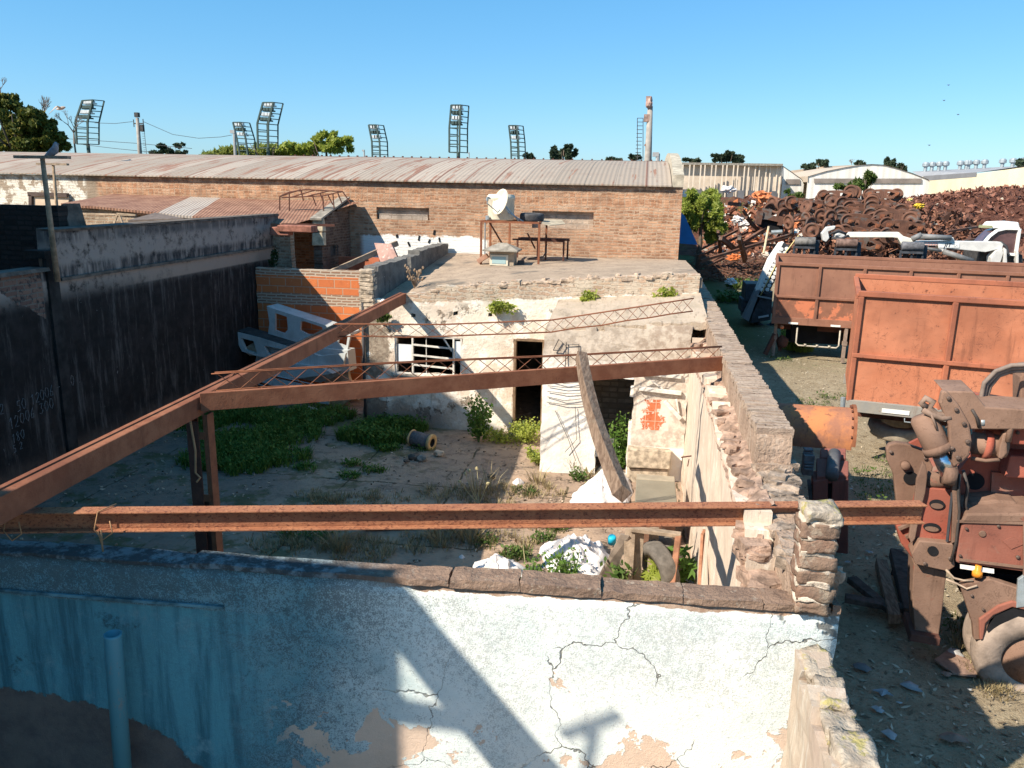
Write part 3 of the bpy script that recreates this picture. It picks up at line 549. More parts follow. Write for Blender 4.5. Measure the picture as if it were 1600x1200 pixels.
def topz(x):                                  # broken top line of the front wall, rising to the right
    pts = ((-5.72, 2.70), (-5.2, 2.74), (-3.9, 3.02), (-1.25, 3.30), (.93, 3.46))
    for (a, za), (b, zb) in zip(pts, pts[1:]):
        if x <= b: return za + (zb - za) * (x - a) / (b - a)
    return 3.46
def hmask(u, z):
    x = -5.72 + u
    if z > topz(x) + .05 * n1(x * 3.1): return False
    if -5.0 < x < -3.56 and 1.16 < z < 2.0: return False
    if -2.46 < x < -1.83 and z < 2.05: return False
    for hx, hz in ((-4.6, 2.45), (-3.72, 2.5), (-2.95, 2.5)):
        if abs(x - hx) < .06 and abs(z - hz) < .05: return False
    return True
m = MB(); cellwall(m, (-5.72, HY), (1.15, HY), .26, lin(0, 6.87, .09, (.72, 2.16, 3.26, 3.89)), lin(0, 3.56, .085, (1.16, 2.0, 2.05)), hmask, .018, .025, 2.2); m.build('front_wall', HM, hs)
m = MB(); cellwall(m, (-5.72, 22.2), (-5.72, HY + .05), .24, lin(0, 6.25, .2), lin(0, 2.75, .2), lambda u, z: True, .01, .02); m.build('side_wall', RENDER, hs)
# slab, sloping up to the right and back
m = MB(); xs = lin(-5.6, 1.2, .3); ys = lin(HY + .02, 22.45, .35); nx = len(xs)
def slabz(x, y): return (topz(x) - .05) * (1 - (y - HY) / 6.6) + 3.2 * (y - HY) / 6.6 + .02 * mnoise.noise(Vector((x * 1.5, y * 1.5, 9)))
vs = [(x, y, slabz(x, y)) for y in ys for x in xs]; m.add(vs, [(j * nx + i, j * nx + i + 1, (j + 1) * nx + i + 1, (j + 1) * nx + i) for j in range(len(ys) - 1) for i in range(nx - 1)])
k = len(vs); m.add([(x, y, z - .18) for x, y, z in vs], [(j * nx + i, (j + 1) * nx + i, (j + 1) * nx + i + 1, j * nx + i + 1) for j in range(len(ys) - 1) for i in range(nx - 1)])
m.add([vs[i] for i in range(nx)] + [(vs[i][0], vs[i][1], vs[i][2] - .18) for i in range(nx)], [(i, i + nx, i + nx + 1, i + 1) for i in range(nx - 1)])
ns = NM('slab_felt'); f = ns.noise(2, 6, .7); cc = ns.mix(ns.thr(f, .35, .65), C(.34, .26, .195), C(.43, .33, .245)); cc = ns.mix(ns.thr(ns.noise(11, 5, .7), .55, .68), cc, C(.15, .12, .09)); cc = ns.mix(ns.thr(ns.noise(.8, 4), .56, .66), cc, C(.19, .16, .13))
m.build('roof_slab', ns.fin(cc, .95, 0, ns.bump(ns.noise(25, 5, .7), .8, .03), .1), hs, True)
m = MB()                                       # loose brick course along the front edge
x = -4.2
while x < .9:
    w = ru(.14, .30); m.rbox((x + w / 2, HY + .14 + ru(-.02, .02), topz(x) - .01 + ru(-.015, .01)), (w + .01, ru(.25, .3), ru(.05, .07)), Matrix.Rotation(ru(-.04, .04), 3, 'Z'), .016, 4); x += w
for k in range(26):
    x = ru(-4.3, .8); m.rbox((x, HY + ru(.05, .4), topz(x) + ru(-.01, .03)), (ru(.06, .16), ru(.06, .12), ru(.03, .06)), Matrix.Rotation(ru(0, 3), 3, 'Z'), .014)
m.build('broken_edge', m_plain('tan_rubble', (.42, .32, .24), .4, 9, .95, bump=.9), hs)
# parapet on the left of the slab
def pmask(u, z):
    y = 22.4 - u; top = 3.36 + .02 * (y - 16)
    if 18.35 < y < 18.62: top -= .28
    if y < 16.2: top -= .25 * (16.2 - y) / .3
    return z < top + .03 * n1(y * 2.2, 4)
m = MB(); cellwall(m, (-5.42, 22.4), (-5.42, HY), -.3, lin(0, 6.5, .13), lin(2.45, 3.56, .09), pmask, .02, .02); 
npp = NM('grey_parapet'); f = npp.noise(3, 6, .7); g = npp.noise(1.0, 6, .7, npp.mul((5, 5, .8))); cc = npp.mix(npp.thr(f, .35, .65), C(.12, .115, .11), C(.20, .19, .175)); cc = npp.mix(npp.thr(g, .52, .68), cc, C(.09, .085, .085)); cc = npp.mix(npp.thr(npp.noise(14, 4), .6, .7), cc, C(.3, .27, .24))
PARA = npp.fin(cc, .95, 0, npp.bump(npp.noise(20, 5, .7), .8, .03), .1); m.build('parapet', PARA, hs)
m = MB(); z = 2.5
while z < 3.3:
    m.rbox((-5.57 + ru(-.015, .015), HY + .05 + ru(-.02, .01), z + .038), (.28 + ru(-.03, .03), .24, .074), Matrix.Rotation(ru(-.06, .06), 3, 'Z'), .012, 4); z += .085
m.build('parapet_end', m_plain('pale_brick', (.46, .37, .28), .35, 9, .95, bump=.9), hs)
# rooms behind the openings
m = MB(); m.box((-2.4, 21.9, 1.3), (6.6, .15, 2.6)); m.box((-3.3, 19.0, 1.3), (.14, 5.6, 2.6)); m.box((-1.32, 18.6, 1.3), (.12, 5.1, 2.6)); m.build('inner_wall', m_plain('dim_plaster', (.33, .27, .2), .35, 3, .95), hs)
m = MB(); m.box((-2.4, 19, -.02), (6.5, 6, .1)); m.build('room_floor', m_plain('dusty_floor', (.25, .18, .13), .4, 3, .95), hs)
# door frame, window
m = MB()
for x in (-2.44, -1.85): m.box((x, HY + .03, 1.02), (.05, .12, 2.04))
m.box((-2.145, HY + .03, 2.03), (.54, .12, .05)); m.build('door_frame', m_plain('brown_wood', (.20, .13, .08), .3, 9, .8), hs, False, .006)
WF = m_plain('flaked_white', (.66, .62, .56), .2, 9, .6); wn = None
m = MB()
for x in (-4.985, -4.62, -3.74, -3.575): m.box((x, HY + .05, 1.58), (.035, .06, .83))
for z in (1.18, 1.985): m.box((-4.28, HY + .05, z), (1.4, .055, .035))
wn = m.build('window', WF, hs, False, .004)
m = MB()
for z in (1.36, 1.57, 1.79): m.bar((-4.62, HY + .03, z + .02), (-3.74, HY + .05, z - .03), .03, .035)
m.tube([(-4.33, HY + .06, 1.2), (-4.33, HY + .06, 1.97)], .010, 6); m.tube([(-3.96, HY + .06, 1.97), (-3.78, HY + .05, 1.7)], .02, 6); m.build('bars', WF, wn)
m = MB(); m.box((-4.80, HY + .06, 1.60), (.30, .012, .40)); FP = m_plain('frosted_pane', (.72, .74, .75), .08, 3, .25); m.build('pane', FP, wn); m = MB(); m.box((-3.655, HY + .06, 1.74), (.12, .012, .36)); m.build('pane', FP, wn)
m = MB(); m.box((-4.28, HY + .06, 1.12), (1.5, .32, .05), None, .01); m.build('sill', CONC, hs, False, .008)
m = MB(); m.blob((-5.22, HY - .03, 2.62), (.09, .06, .13), 2, .1); m.build('wall_fitting', WHITE, hs, True)
m = MB(); m.tube([(-5.66, HY - .05, 0), (-5.66, HY - .05, 2.7)], .03, 8); m.build('down_pipe', WIRE, hs, True)
# annex: the projecting room on the right
AY = 13.7
def anmat():
    n = NM('annex_whitewash'); x, y, z = n.xyz()[0], n.xyz()[1], n.xyz()[2]
    b = n.noise(3.5, 6, .72); c = n.noise(13, 5, .75)
    col = n.mix(n.thr(b, .35, .65), C(.82, .79, .74), C(.76, .70, .62)); col = n.mix(n.thr(c, .6, .7, 0, .5), col, C(.42, .34, .26))
    up = n.thr(n.ma('ADD', z, n.ma('MULTIPLY', n.ma('SUBTRACT', b, .5), .8)), 1.95, 2.25); col = n.mix(n.ma('MULTIPLY', up, .85), col, n.mix(n.thr(n.noise(6, 6, .7), .4, .62), C(.55, .46, .37), C(.33, .26, .2)))
    cr = n.ma('MULTIPLY', n.thr(n.noise(3, 5, .7, n.mul((.5, 1, 3))), .56, .62), n.thr(z, 1.3, 1.8)); col = n.mix(n.ma('MULTIPLY', cr, .5), col, C(.3, .24, .18))
    rt = n.ma('MULTIPLY', n.thr(x, -.02, .02), n.thr(z, .62, .66)); rub = n.mix(n.thr(n.noise(7, 5, .7), .4, .6), C(.60, .52, .43), C(.36, .28, .22)); col = n.mix(n.ma('MULTIPLY', rt, .75), col, rub)
    # patch of red floor tiles on the wall
    u = n.ma('DIVIDE', n.ma('SUBTRACT', x, .07), .17); v = n.ma('DIVIDE', n.ma('SUBTRACT', z, .95), .17); fu = n.ma('FRACT', u); fv = n.ma('FRACT', v)
    gr = n.ma('MAXIMUM', n.thr(fu, .93, .95), n.thr(fv, .93, .95)); tile = n.mix(gr, n.mix(n.thr(b, .4, .6), C(.46, .12, .05), C(.55, .17, .08)), C(.55, .4, .3))
    inm = n.ma('MULTIPLY', n.ma('MULTIPLY', n.thr(x, .06, .08), n.thr(x, .66, .63)), n.ma('MULTIPLY', n.thr(z, .94, .96), n.thr(z, 1.52, 1.49))); spl = n.thr(n.ma('ADD', n.noise(8, 7, .8), n.thr(n.ma('ABSOLUTE', n.ma('SUBTRACT', x, .34)), .08, .32, 0, .24)), .54, .58)
    tile = n.mix(spl, tile, C(.72, .62, .54)); col = n.mix(inm, col, tile)
    return n.fin(col, .9, 0, n.bump(n.ma('ADD', b, n.ma('MULTIPLY', c, .6)), .6, .03), .12)
AM = anmat()
def amask(u, z):
    x = -1.6 + u
    if z > 2.62 + .09 * (x + 1.6) + .05 * n1(x * 3, 8): return False
    lft = -.74 + .06 * n1(z * 2.3, 1) + (.10 if z < 1.0 else 0); rgt = -.03 + .07 * n1(z * 2.9, 2)
    if lft < x < rgt and z < 1.86: return False
    return True
m = MB(); cellwall(m, (-1.6, AY), (.93, AY), .2, lin(0, 2.53, .07), lin(0, 2.98, .08), amask, .016, .02, 2.5); m.build('annex_wall', AM, hs)
m = MB(); cellwall(m, (-1.6, HY), (-1.6, AY + .1), -.0 + .2, lin(0, 2.1, .15), lin(0, 2.6, .15), lambda u, z: True, .01, .02); m.build('annex_side', AM, hs)
m = MB(); xs = lin(-1.58, 1.18, .12); ys = lin(AY + .03, HY, .12); nx = len(xs)
vs = [(x, y, 2.66 + .09 * (x + 1.6) + .10 * (y - AY) + .03 * mnoise.noise(Vector((x * 3, y * 3, 1))) + (.05 * mnoise.noise(Vector((x * 5, 0, 4))) if y < AY + .1 else 0)) for y in ys for x in xs]
m.add(vs, [(j * nx + i, j * nx + i + 1, (j + 1) * nx + i + 1, (j + 1) * nx + i) for j in range(len(ys) - 1) for i in range(nx - 1)]); m.add([vs[i] for i in range(nx)] + [(vs[i][0], vs[i][1], vs[i][2] - .13) for i in range(nx)], [(i, i + nx, i + nx + 1, i + 1) for i in range(nx - 1)])
na = NM('annex_slab'); f = na.noise(2.4, 6, .7); st = na.noise(1, 5, .7, na.mul((9, 2, 1))); cc = na.mix(na.thr(f, .35, .62), C(.45, .36, .27), C(.54, .43, .33)); cc = na.mix(na.thr(st, .52, .68), cc, C(.32, .25, .19)); cc = na.mix(na.thr(na.noise(16, 4), .58, .7), cc, C(.55, .47, .38))
m.build('annex_roof', na.fin(cc, .95, 0, na.bump(na.noise(22, 5, .7), .9, .04), .1), hs, True)
m = MB(); m.box((-.3, 15.3, .9), (1.9, .1, 1.8)); m.build('annex_back', m_brick('dim_brick', 'x', C(.50, .38, .27), C(.58, .46, .34), C(.30, .24, .18), .3, .11, .02), hs)
m = MB()
for x0, z0, x1, z1 in ((.12, 1.98, .80, 1.95), (.10, 1.70, .82, 1.66), (.55, 1.5, .84, 1.2)): m.bar((x0, AY - .04, z0), (x1, AY - .05, z1), .05, .07)
for x0, z0, x1, z1 in ((.3, 1.85, .5, 1.72), (.74, 1.55, .80, 1.3)): m.bar((x0, AY - .05, z0), (x1, AY - .05, z1), .025, .03)
m.build('broken_battens', WF, hs, False, .005)
m = MB(); m.box((.33, AY - .12, .48), (.76, .22, .34), None, .02); m.box((.33, AY - .10, .14), (.7, .18, .28), None, .03); m.build('hearth_block', m_plain('pitted_block', (.40, .33, .25), .4, 11, .95, bump=1), hs, False, .02)
m = MB(); m.prism([(-.78, AY + .3, 1.0), (-.18, AY + .35, .55), (-.22, AY + .35, .25), (-.75, AY + .3, .3)], (0, .05, 0)); m.build('fallen_plaster', m_plain('clean_plaster', (.8, .77, .72), .08, 5, .9), hs)
m = MB(); m.tube([(-1.2, AY - .03, 2.45), (-1.2, AY - .05, 2.05), (-1.22, AY - .06, 1.9)], .008, 5); m.tube([(-1.2, AY - .03, 2.4), (-.98, AY - .03, 2.42), (-.96, AY - .03, 2.1)], .008, 5)
m.tube([(-1.42, AY - .05, 2.3), (-1.33, AY - .06, 2.5), (-1.24, AY - .05, 2.42), (-1.3, AY - .05, 2.3), (-1.42, AY - .05, 2.3)], .008, 5)
for k in range(5): m.tube([(-1.5, AY - .03, 1.75 - .1 * k), (-1.2, AY - .05, 1.72 - .1 * k + ru(-.03, .03)), (-.85, AY - .04, 1.76 - .1 * k)], .006, 4)
m.tube([(-1.35, AY - .03, 1.2), (-1.1, AY - .05, .7), (-.95, AY - .06, .3)], .006, 4); m.tube([(-1.0, AY - .03, 1.3), (-.95, AY - .05, .7), (-1.15, AY - .06, .45)], .006, 4); m.build('loose_wires', WIRE, hs)
# ------------------------------------------------------------------ orange hollow-brick wall closing the passage
def orm():
    n = NM('orange_hollow_brick'); x, y, z = n.xyz()[0], n.xyz()[1], n.xyz()[2]
    c1, f1 = n.brick(n.comb(x, n.ma('SUBTRACT', z, .05), 0), C(.62, .19, .065), C(.52, .15, .055), C(.45, .30, .21), .42, .21, .012)
    c1 = n.mix(n.thr(n.noise(6, 5, .7), .5, .7, 0, .5), c1, C(.40, .12, .05)); c1 = n.mix(n.thr(n.noise(15, 4, .7), .64, .72, 0, .7), c1, C(.55, .45, .36))
    c2, f2 = n.brick(n.vm('ADD', n.comb(x, z, 0), n.vm('SCALE', n.noise(3, 3, .5, col=True), .05)), C(.34, .2, .13), C(.26, .15, .1), C(.46, .38, .3), .26, .07, .018)
    k = n.ma('MAXIMUM', n.ma('MULTIPLY', n.thr(z, 2.11, 2.12), n.thr(z, 2.41, 2.40)), n.thr(z, 2.83, 2.84)); col = n.mix(k, c1, c2); fac = n.ma('ADD', n.ma('MULTIPLY', f1, n.ma('SUBTRACT', 1, k)), n.ma('MULTIPLY', f2, k))
    return n.fin(col, .85, 0, n.bump(n.ma('SUBTRACT', n.ma('MULTIPLY', n.noise(30, 3), .3), fac), .6, .02), .2)
ow = MB(); cellwall(ow, (-9.38, 18.6), (-5.98, 18.6), .16, lin(0, 3.40, .17), lin(0, 3.0, .15), lambda u, z: z < 2.95 + .03 * n1(u * 3), .01, .004)
tag(ow.build('block_wall', orm(), None, loc=(-7.7, 18.6, 0)), 'orange hollow brick wall closing the passage beside the ruined house', 'wall')
# ------------------------------------------------------------------ barrel-roofed brick shed
SY = 22.5
sh = thing('barrel_shed', (-14, 28, 0), 'long brick shed under a rusty barrel vaulted corrugated roof, behind the ruined house', 'shed')
def shx(n, col, h, x, y, z):
    b = n.noise(2.4, 7, .68); k = n.ma('MULTIPLY', n.thr(b, .44, .50), n.thr(n.ma('ADD', x, n.ma('MULTIPLY', n.noise(.6, 3), 1.0)), -16.1, -16.3))
    pl = n.mix(n.thr(n.noise(7, 6, .7), .4, .6), C(.74, .68, .58), C(.80, .76, .68)); base = n.mix(n.thr(b, .3, .55), C(.42, .34, .26), C(.30, .24, .18)); lf = n.thr(x, -16.2, -16.4)
    col = n.mix(n.ma('MULTIPLY', lf, .9), col, base); col = n.mix(k, col, pl)
    wp = n.ma('MULTIPLY', n.thr(z, 3.72, 3.66), n.ma('MULTIPLY', n.thr(x, -8.1, -7.9), n.thr(x, -4.2, -4.4))); wp = n.ma('MULTIPLY', wp, n.thr(n.ma('ADD', z, n.ma('MULTIPLY', b, .5)), 3.92, 3.86)); col = n.mix(wp, col, C(.85, .84, .8))
    up = n.ma('MULTIPLY', n.thr(z, 4.85, 5.05), n.thr(n.noise(5, 5, .7), .35, .6)); col = n.mix(n.ma('MULTIPLY', up, .55), col, C(.14, .10, .08))
    return col, h
SHB = m_brick('old_shed_brick', 'x', C(.46, .235, .135), C(.62, .36, .22), C(.50, .36, .255), .26, .080, .016, dirt=(.26, .17, .12), dirtw=.5, band=(4.62, 4.92), wob=.10, extra=shx)
NI = ((-7.55, -6.0, 4.08, 4.42), (-3.05, -1.35, 3.95, 4.42))      # blocked window recesses
def smask(u, z): 
    x = -30 + u; return not any(a < x < b and c < z < d for a, b, c, d in NI)
m = MB(); cellwall(m, (-30, SY), (1.0, SY), .3, lin(0, 31, .5, [q + 30 for r in NI for q in r[:2]]), lin(0, 5.13, .3, [q for r in NI for q in r[2:]]), smask, .0, .01, 2); m.build('front_wall', SHB, sh)
WINF = (m_brick('blocked_window', 'x', C(.55, .42, .32), C(.60, .47, .36), C(.5, .42, .34), .3, .12, .012, band=None))
for a, b, c, d in NI: m = MB(); m.box(((a + b) / 2, SY + .20, (c + d) / 2), (b - a + .1, .1, d - c + .1)); m.build('window_infill', WINF, sh)
m = MB(); m.box(((NI[0][0] + NI[0][1]) / 2, SY + .10, 4.16), (1.45, .08, .15)); m.build('concrete_blocks', m_brick('grey_blocks', 'x', C(.5, .42, .35), C(.46, .38, .31), C(.3, .24, .2), .31, .3, .01), sh)
m = MB()
for x, z in ((-6.95, 3.62), (-6.3, 3.58), (-5.85, 3.75), (-6.6, 3.4), (-5.7, 3.55), (-6.0, 3.5)): m.box((x, SY + .01, z), (ru(.04, .07), .05, ru(.07, .16)), Matrix.Rotation(ru(-.4, .4), 3, 'Y'))
m.build('put_log_hole', BLACKM, sh)
# curved roof
RW, RH = 8.2, .86                                # half span and rise
Rr = (RW * RW + RH * RH) / (2 * RH); zc = 5.17 + RH - Rr
SZR = 5.17 + RH + .01
def rz(yy): return zc + sqrt(max(0, Rr * Rr - (yy - (SY - .12 + RW)) ** 2))
def roofmat():
    n = NM('corrugated_barrel_roof'); x, y, z = n.xyz()[0], n.xyz()[1], n.xyz()[2]
    sheet = n.ma('FLOOR', n.ma('DIVIDE', x, .83)); wn_ = n.t.nodes.new('ShaderNodeTexWhiteNoise'); wn_.noise_dimensions = '1D'; n.put(wn_.inputs['W'], sheet); wr = wn_.outputs['Value']
    col = n.mix(wr, C(.30, .245, .195), C(.39, .325, .265)); fr = n.ma('FRACT', n.ma('DIVIDE', x, .83))
    st = n.noise(1.0, 5, .65, n.mul((5, .35, .2))); wst = n.thr(x, -1, -9, .0, .075)
    k = n.thr(n.ma('ADD', st, wst), .60, .66); col = n.mix(n.ma('MULTIPLY', k, .85), col, C(.25, .115, .07))
    seam = n.ma('MULTIPLY', n.thr(fr, .10, .05), n.thr(wr, .35, .55)); col = n.mix(n.ma('MULTIPLY', seam, .85), col, C(.22, .10, .065))
    mud = n.noise(1.6, 6, .7); col = n.mix(n.thr(mud, .5, .7, 0, .5), col, C(.26, .19, .15)); dots = n.thr(n.voro(3.2, 'F1'), .06, .045); col = n.mix(n.ma('MULTIPLY', dots, n.thr(mud, .4, .6)), col, C(.62, .58, .54))
    h = n.ma('ADD', n.ma('MULTIPLY', n.ma('SINE', n.ma('MULTIPLY', x, 2 * pi / .13)), .35), n.ma('MULTIPLY', n.thr(fr, .06, .03), .8)); return n.fin(col, .7, 0, n.bump(h, .6, .02), .3)
m = MB(); xs = lin(-30, .70, 1.0); ts = lin(0, 2 * RW + .24, .35); nx = len(xs)
m.add([(x, SY - .12 + t, rz(SY - .12 + t)) for t in ts for x in xs], [(j * nx + i, j * nx + i + 1, (j + 1) * nx + i + 1, (j + 1) * nx + i) for j in range(len(ts) - 1) for i in range(nx - 1)])
m.add([(x, SY - .12, 5.17 - dz) for dz in (0, .035) for x in xs], [(i, i + nx, i + nx + 1, i + 1) for i in range(nx - 1)]); m.build('barrel_roof', roofmat(), sh, True)
pts = [(.72, SY - .05, 5.13)] + [(.72, SY - .05 + t, rz(SY - .12 + t) + .28) for t in lin(0, 2 * RW + .2, .4)] + [(.72, SY + 2 * RW, 5.13)]
m = MB(); m.prism([(x, y, z) for x, y, z in pts] , (.29, 0, 0)); m.build('end_parapet', m_plain('parapet_render', (.42, .37, .29), .3, 5, .95, bump=.7), sh)
m = MB(); m.box((.85, SY + 8.3, 2.55), (.3, 16.0, 5.1)); m.build('end_wall', m_brick('end_brick', 'y', C(.34, .22, .15), C(.4, .28, .19), C(.42, .35, .28), .26, .078, .016), sh)
m = MB(); m.box((-4, SY + 45, 2.3), (10, 58, 4.6)); m.build('rear_wing', CONC, sh)
m = MB()
for k in range(40): m.box((-13.5 + k * .36, SY + 8.1, SZR + .02), (.05, .1, .09))
m.box((-6.4, SY + 8.1, SZR), (14.4, .14, .04)); m.build('ridge_vent', RUSTD, sh)
m = MB(); m.box((1.12, SY + 4, 4.98), (.22, .2, .12)); m.box((1.2, SY + 4, 4.9), (.2, .12, .1)); tag(m.build('wall_lamp', WHITE, None, loc=(1.1, SY + 4, 4.9)), 'small white floodlamp on the shed end wall corner', 'lamp')
m = MB(); m.prism([(1.02, SY + 9, 3.1), (2.1, SY + 9, 3.05), (1.55, SY + 9, 4.1), (1.02, SY + 9, 4.6)], (0, .4, 0)); tag(m.build('blue_awning', m_plain('blue_sheet', (.02, .16, .42), .1, 3, .5), None, loc=(1.1, SY + 9, 3)), 'blue sheet awning sticking out from the shed end wall', 'awning')
# ------------------------------------------------------------------ neighbours on the left
PINK = whitewash('pink_plaster', 'y')
npk = NM('faded_pink_plaster'); f = npk.noise(1.0, 6, .72, npk.mul((8, 8, 1))); cc = npk.mix(npk.thr(f, .4, .62), C(.42, .26, .22), C(.33, .20, .17)); cc = npk.mix(npk.thr(npk.noise(8, 5, .7), .56, .66), cc, C(.55, .45, .4)); PINK = npk.fin(cc, .9, 0, npk.bump(f, .4, .02), .15)
gb = thing('brick_lean_to', (-8.4, 21.5, 0), 'dark brick lean-to with a sloping top and small window, beside the orange wall', 'outbuilding')
def gmask(u, z):
    y = SY - .02 - u; top = 4.60 - .50 * (SY - y) / 2.0
    if 20.95 < y < 21.35 and 3.12 < z < 3.42: return False
    return z < top and z > 2.72
m = MB(); cellwall(m, (-8.35, SY - .02), (-8.35, 20.4), -.25, lin(0, 2.1, .1, (1.13, 1.53)), lin(0, 4.7, .1, (3.12, 3.42)), gmask, .02, .02)
m.build('brick_side', m_brick('dark_brick', 'y', C(.16, .095, .07), C(.21, .13, .09), C(.24, .18, .14), .26, .075, .016, dirt=(.05, .04, .04)), gb)
m = MB(); cellwall(m, (-8.33, SY - .02), (-8.33, 18.8), -.22, lin(0, 3.68, .15), lin(0, 2.9, .15), lambda u, z: z < 2.75 + .12 * n1(u * 2), .03, .01); m.build('pink_base', PINK, gb)
m = MB(); m.box((-8.25, 21.0, 3.27), (.02, .03, .28)); m.box((-8.25, 21.22, 3.27), (.02, .02, .28)); m.box((-8.42, 21.15, 3.27), (.02, .42, .3)); m.build('window', IRON, gb)
m = MB(); m.box((-8.47, 20.48, 3.98), (.28, .2, .34), None, .03); m.box((-8.47, 20.46, 3.6), (.3, .22, .34), None, .03); m.build('end_pier', m_plain('pale_pier', (.5, .42, .3), .3, 8, .95), gb, False, .015)
m = MB(); m.bar((-8.48, 20.3, 4.13), (-8.48, SY - .05, 4.66), .32, .05); m.build('sloped_coping', CONC, gb)
pk = thing('pink_room', (-7, 20.8, 0), 'roofless pink and orange painted room corner behind the orange block wall', 'outbuilding')
m = MB(); m.box((-7.0, 21.2, 1.55), (2.4, .15, 3.1)); m.build('orange_wall', m_plain('orange_paint', (.40, .13, .07), .3, 4, .85), pk)
m = MB(); m.prism([(-6.75, 20.5, 2.9), (-6.2, 20.5, 2.9), (-6.65, 21.0, 3.5), (-7.2, 21.2, 3.5)], (.05, .05, -.06)); m.build('pink_slope', PINK, pk)
m = MB(); m.bar((-8.1, 20.2, 2.75), (-6.6, 21.4, 3.5), .1, .14); m.build('timber', WOODM, pk)
# low rusty corrugated roof with its brick front
def sheetmat(name, a, b, axis='x', patch=True):
    n = NM(name); x, y, z = n.xyz()[0], n.xyz()[1], n.xyz()[2]; u = n.ma('ADD', x, n.ma('MULTIPLY', y, .25)); w = n.t.nodes.new('ShaderNodeTexWhiteNoise'); w.noise_dimensions = '1D'; n.put(w.inputs['W'], n.ma('FLOOR', n.ma('DIVIDE', u, .95)))
    col = n.mix(n.thr(n.noise(2.5, 6, .7), .38, .62), C(*a), C(*b)); 
    if patch: col = n.mix(n.thr(w.outputs['Value'], .72, .75), col, C(.36, .31, .27))
    st = n.noise(1, 5, .7, n.mul((9, .8, 1))); col = n.mix(n.thr(st, .55, .66, 0, .6), col, C(.14, .065, .045)); h = n.ma('SINE', n.ma('MULTIPLY', u, 2 * pi / .09)); return n.fin(col, .75, 0, n.bump(h, .45, .015), .25)
lr = thing('low_shed', (-13.5, 20.5, 0), 'low brick shed under a flat rusty corrugated roof against the barrel shed', 'shed')
q = [YP(95, 318, 19.6), YP(178, 303, SY - .1), YP(562, 316, SY - .1), YP(455, 352, 19.6)]
m = MB(); n_ = 14; vs = []
for j in range(5):
    for i in range(n_): 
        a = q[0].lerp(q[3], i / (n_ - 1)); b = q[1].lerp(q[2], i / (n_ - 1)); p = a.lerp(b, j / 4); vs.append(p + V3(0, 0, ru(-.012, .012)))
m.add(vs, [(j * n_ + i, j * n_ + i + 1, (j + 1) * n_ + i + 1, (j + 1) * n_ + i) for j in range(4) for i in range(n_ - 1)])
m.add([vs[i] for i in range(n_)] + [vs[i] + V3(0, .0, -.06) for i in range(n_)], [(i, i + n_, i + n_ + 1, i + 1) for i in range(n_ - 1)])
m.build('roof_sheet', sheetmat('rusty_corrugated', (.21, .105, .07), (.30, .165, .11)), lr, True)
m = MB(); x0, x1 = q[0].x + .1, q[3].x - .1
cellwall(m, (x0, 19.72), (x1, 19.72), .25, lin(0, x1 - x0, .3), lin(0, 4.3, .2), lambda u, z: z < q[0].z - .06 + (q[3].z - q[0].z) * u / (x1 - x0) - .02 + .03 * n1(u * 4), .02, .02); m.build('brick_front', m_brick('tan_brick', 'x', C(.42, .27, .18), C(.5, .35, .24), C(.52, .44, .34), .26, .078, .017, dirt=(.2, .15, .11)), lr)
m = MB(); a = YP(440, 352, 19.5); m.bar(a + V3(0, 0, .02), a + V3(1.3, .3, .02), .05, .06); m.build('gutter', RUSTD, lr)
nw = MB(); a = YP(0, 320, 12.4); b = YP(86, 318, 12.4); cellwall(nw, (-15, 12.4), (-9.75, 12.4), .25, lin(0, 5.25, .25), lin(0, a.z, .2), lambda u, z: True, .012, .02)
tag(nw.build('yard_wall', m_brick('black_brick', 'x', C(.04, .036, .036), C(.06, .05, .047), C(.03, .03, .03), .27, .085, .016, dirt=(.02, .02, .022)), None, loc=(-12, 12.4, 0)), 'soot black brick cross wall behind the leaning post on the left', 'wall')
m = MB(); m.prism([YP(86, 330, 12.6), YP(98, 318, 12.6), YP(112, 365, 12.6), YP(86, 366, 12.6)], (.1, .3, 0)); tag(m.build('stub_wall', CONCD, None, loc=(-9.8, 13, 3.5)), 'grey rendered stub wall just right of the leaning post', 'wall')
hr = thing('hip_roof', YP(240, 345, 17.5), 'small dark hipped sheet roof poking above the soot wall', 'roof')
A, B_, Cc, D = YP(200, 344, 17.0), YP(287, 341, 17.0), YP(243, 332, 18.2), YP(225, 340, 19.6)
E_ = YP(262, 338, 19.6)
m = MB(); m.add([A, B_, Cc, D, E_], [(0, 1, 2), (1, 4, 2), (4, 3, 2), (3, 0, 2)]); m.add([A, B_, A - V3(0, 0, .07), B_ - V3(0, 0, .07), E_, E_ - V3(0, 0, .07)], [(0, 2, 3, 1), (1, 3, 5, 4)]); m.build('sheet', m_plain('dark_sheet', (.14, .11, .095), .25, 5, .8), hr)
m = MB(); m.box((A + B_) / 2 + V3(0, .5, -.25), ((B_ - A).length * .8, .6, .38)); m.build('box_body', m_plain('tan_body', (.4, .3, .2), .3, 6, .9), hr)
m = MB(); pl = lambda x, y: YP(x, y, 16.2)
for a, b in (((87, 365), (97, 333)), ((97, 333), (212, 336)), ((103, 352), (98, 334)), ((177, 354), (184, 333)), ((192, 350), (186, 334)), ((184, 334), (212, 336))): m.bar(pl(*a), pl(*b), .035, .035)
tag(m.build('drying_frame', m_plain('weathered_frame', (.45, .34, .24), .3, 8, .8), None, loc=pl(90, 365)), 'thin metal trestle frame standing behind the soot wall', 'frame')
wr = thing('walled_opening', YP(60, 310, SY - .2), 'dark framed walled up opening in the peeling white end of the shed', 'opening')
m = MB(); m.bar(YP(45, 303, SY - .08), YP(106, 305, SY - .08), .12, .12); m.bar(YP(49, 305, SY - .08), YP(49, 322, SY - .08), .10, .12, (0, 1, 0)); m.build('frame', m_plain('dark_frame', (.10, .07, .06), .3, 5, .9), wr)
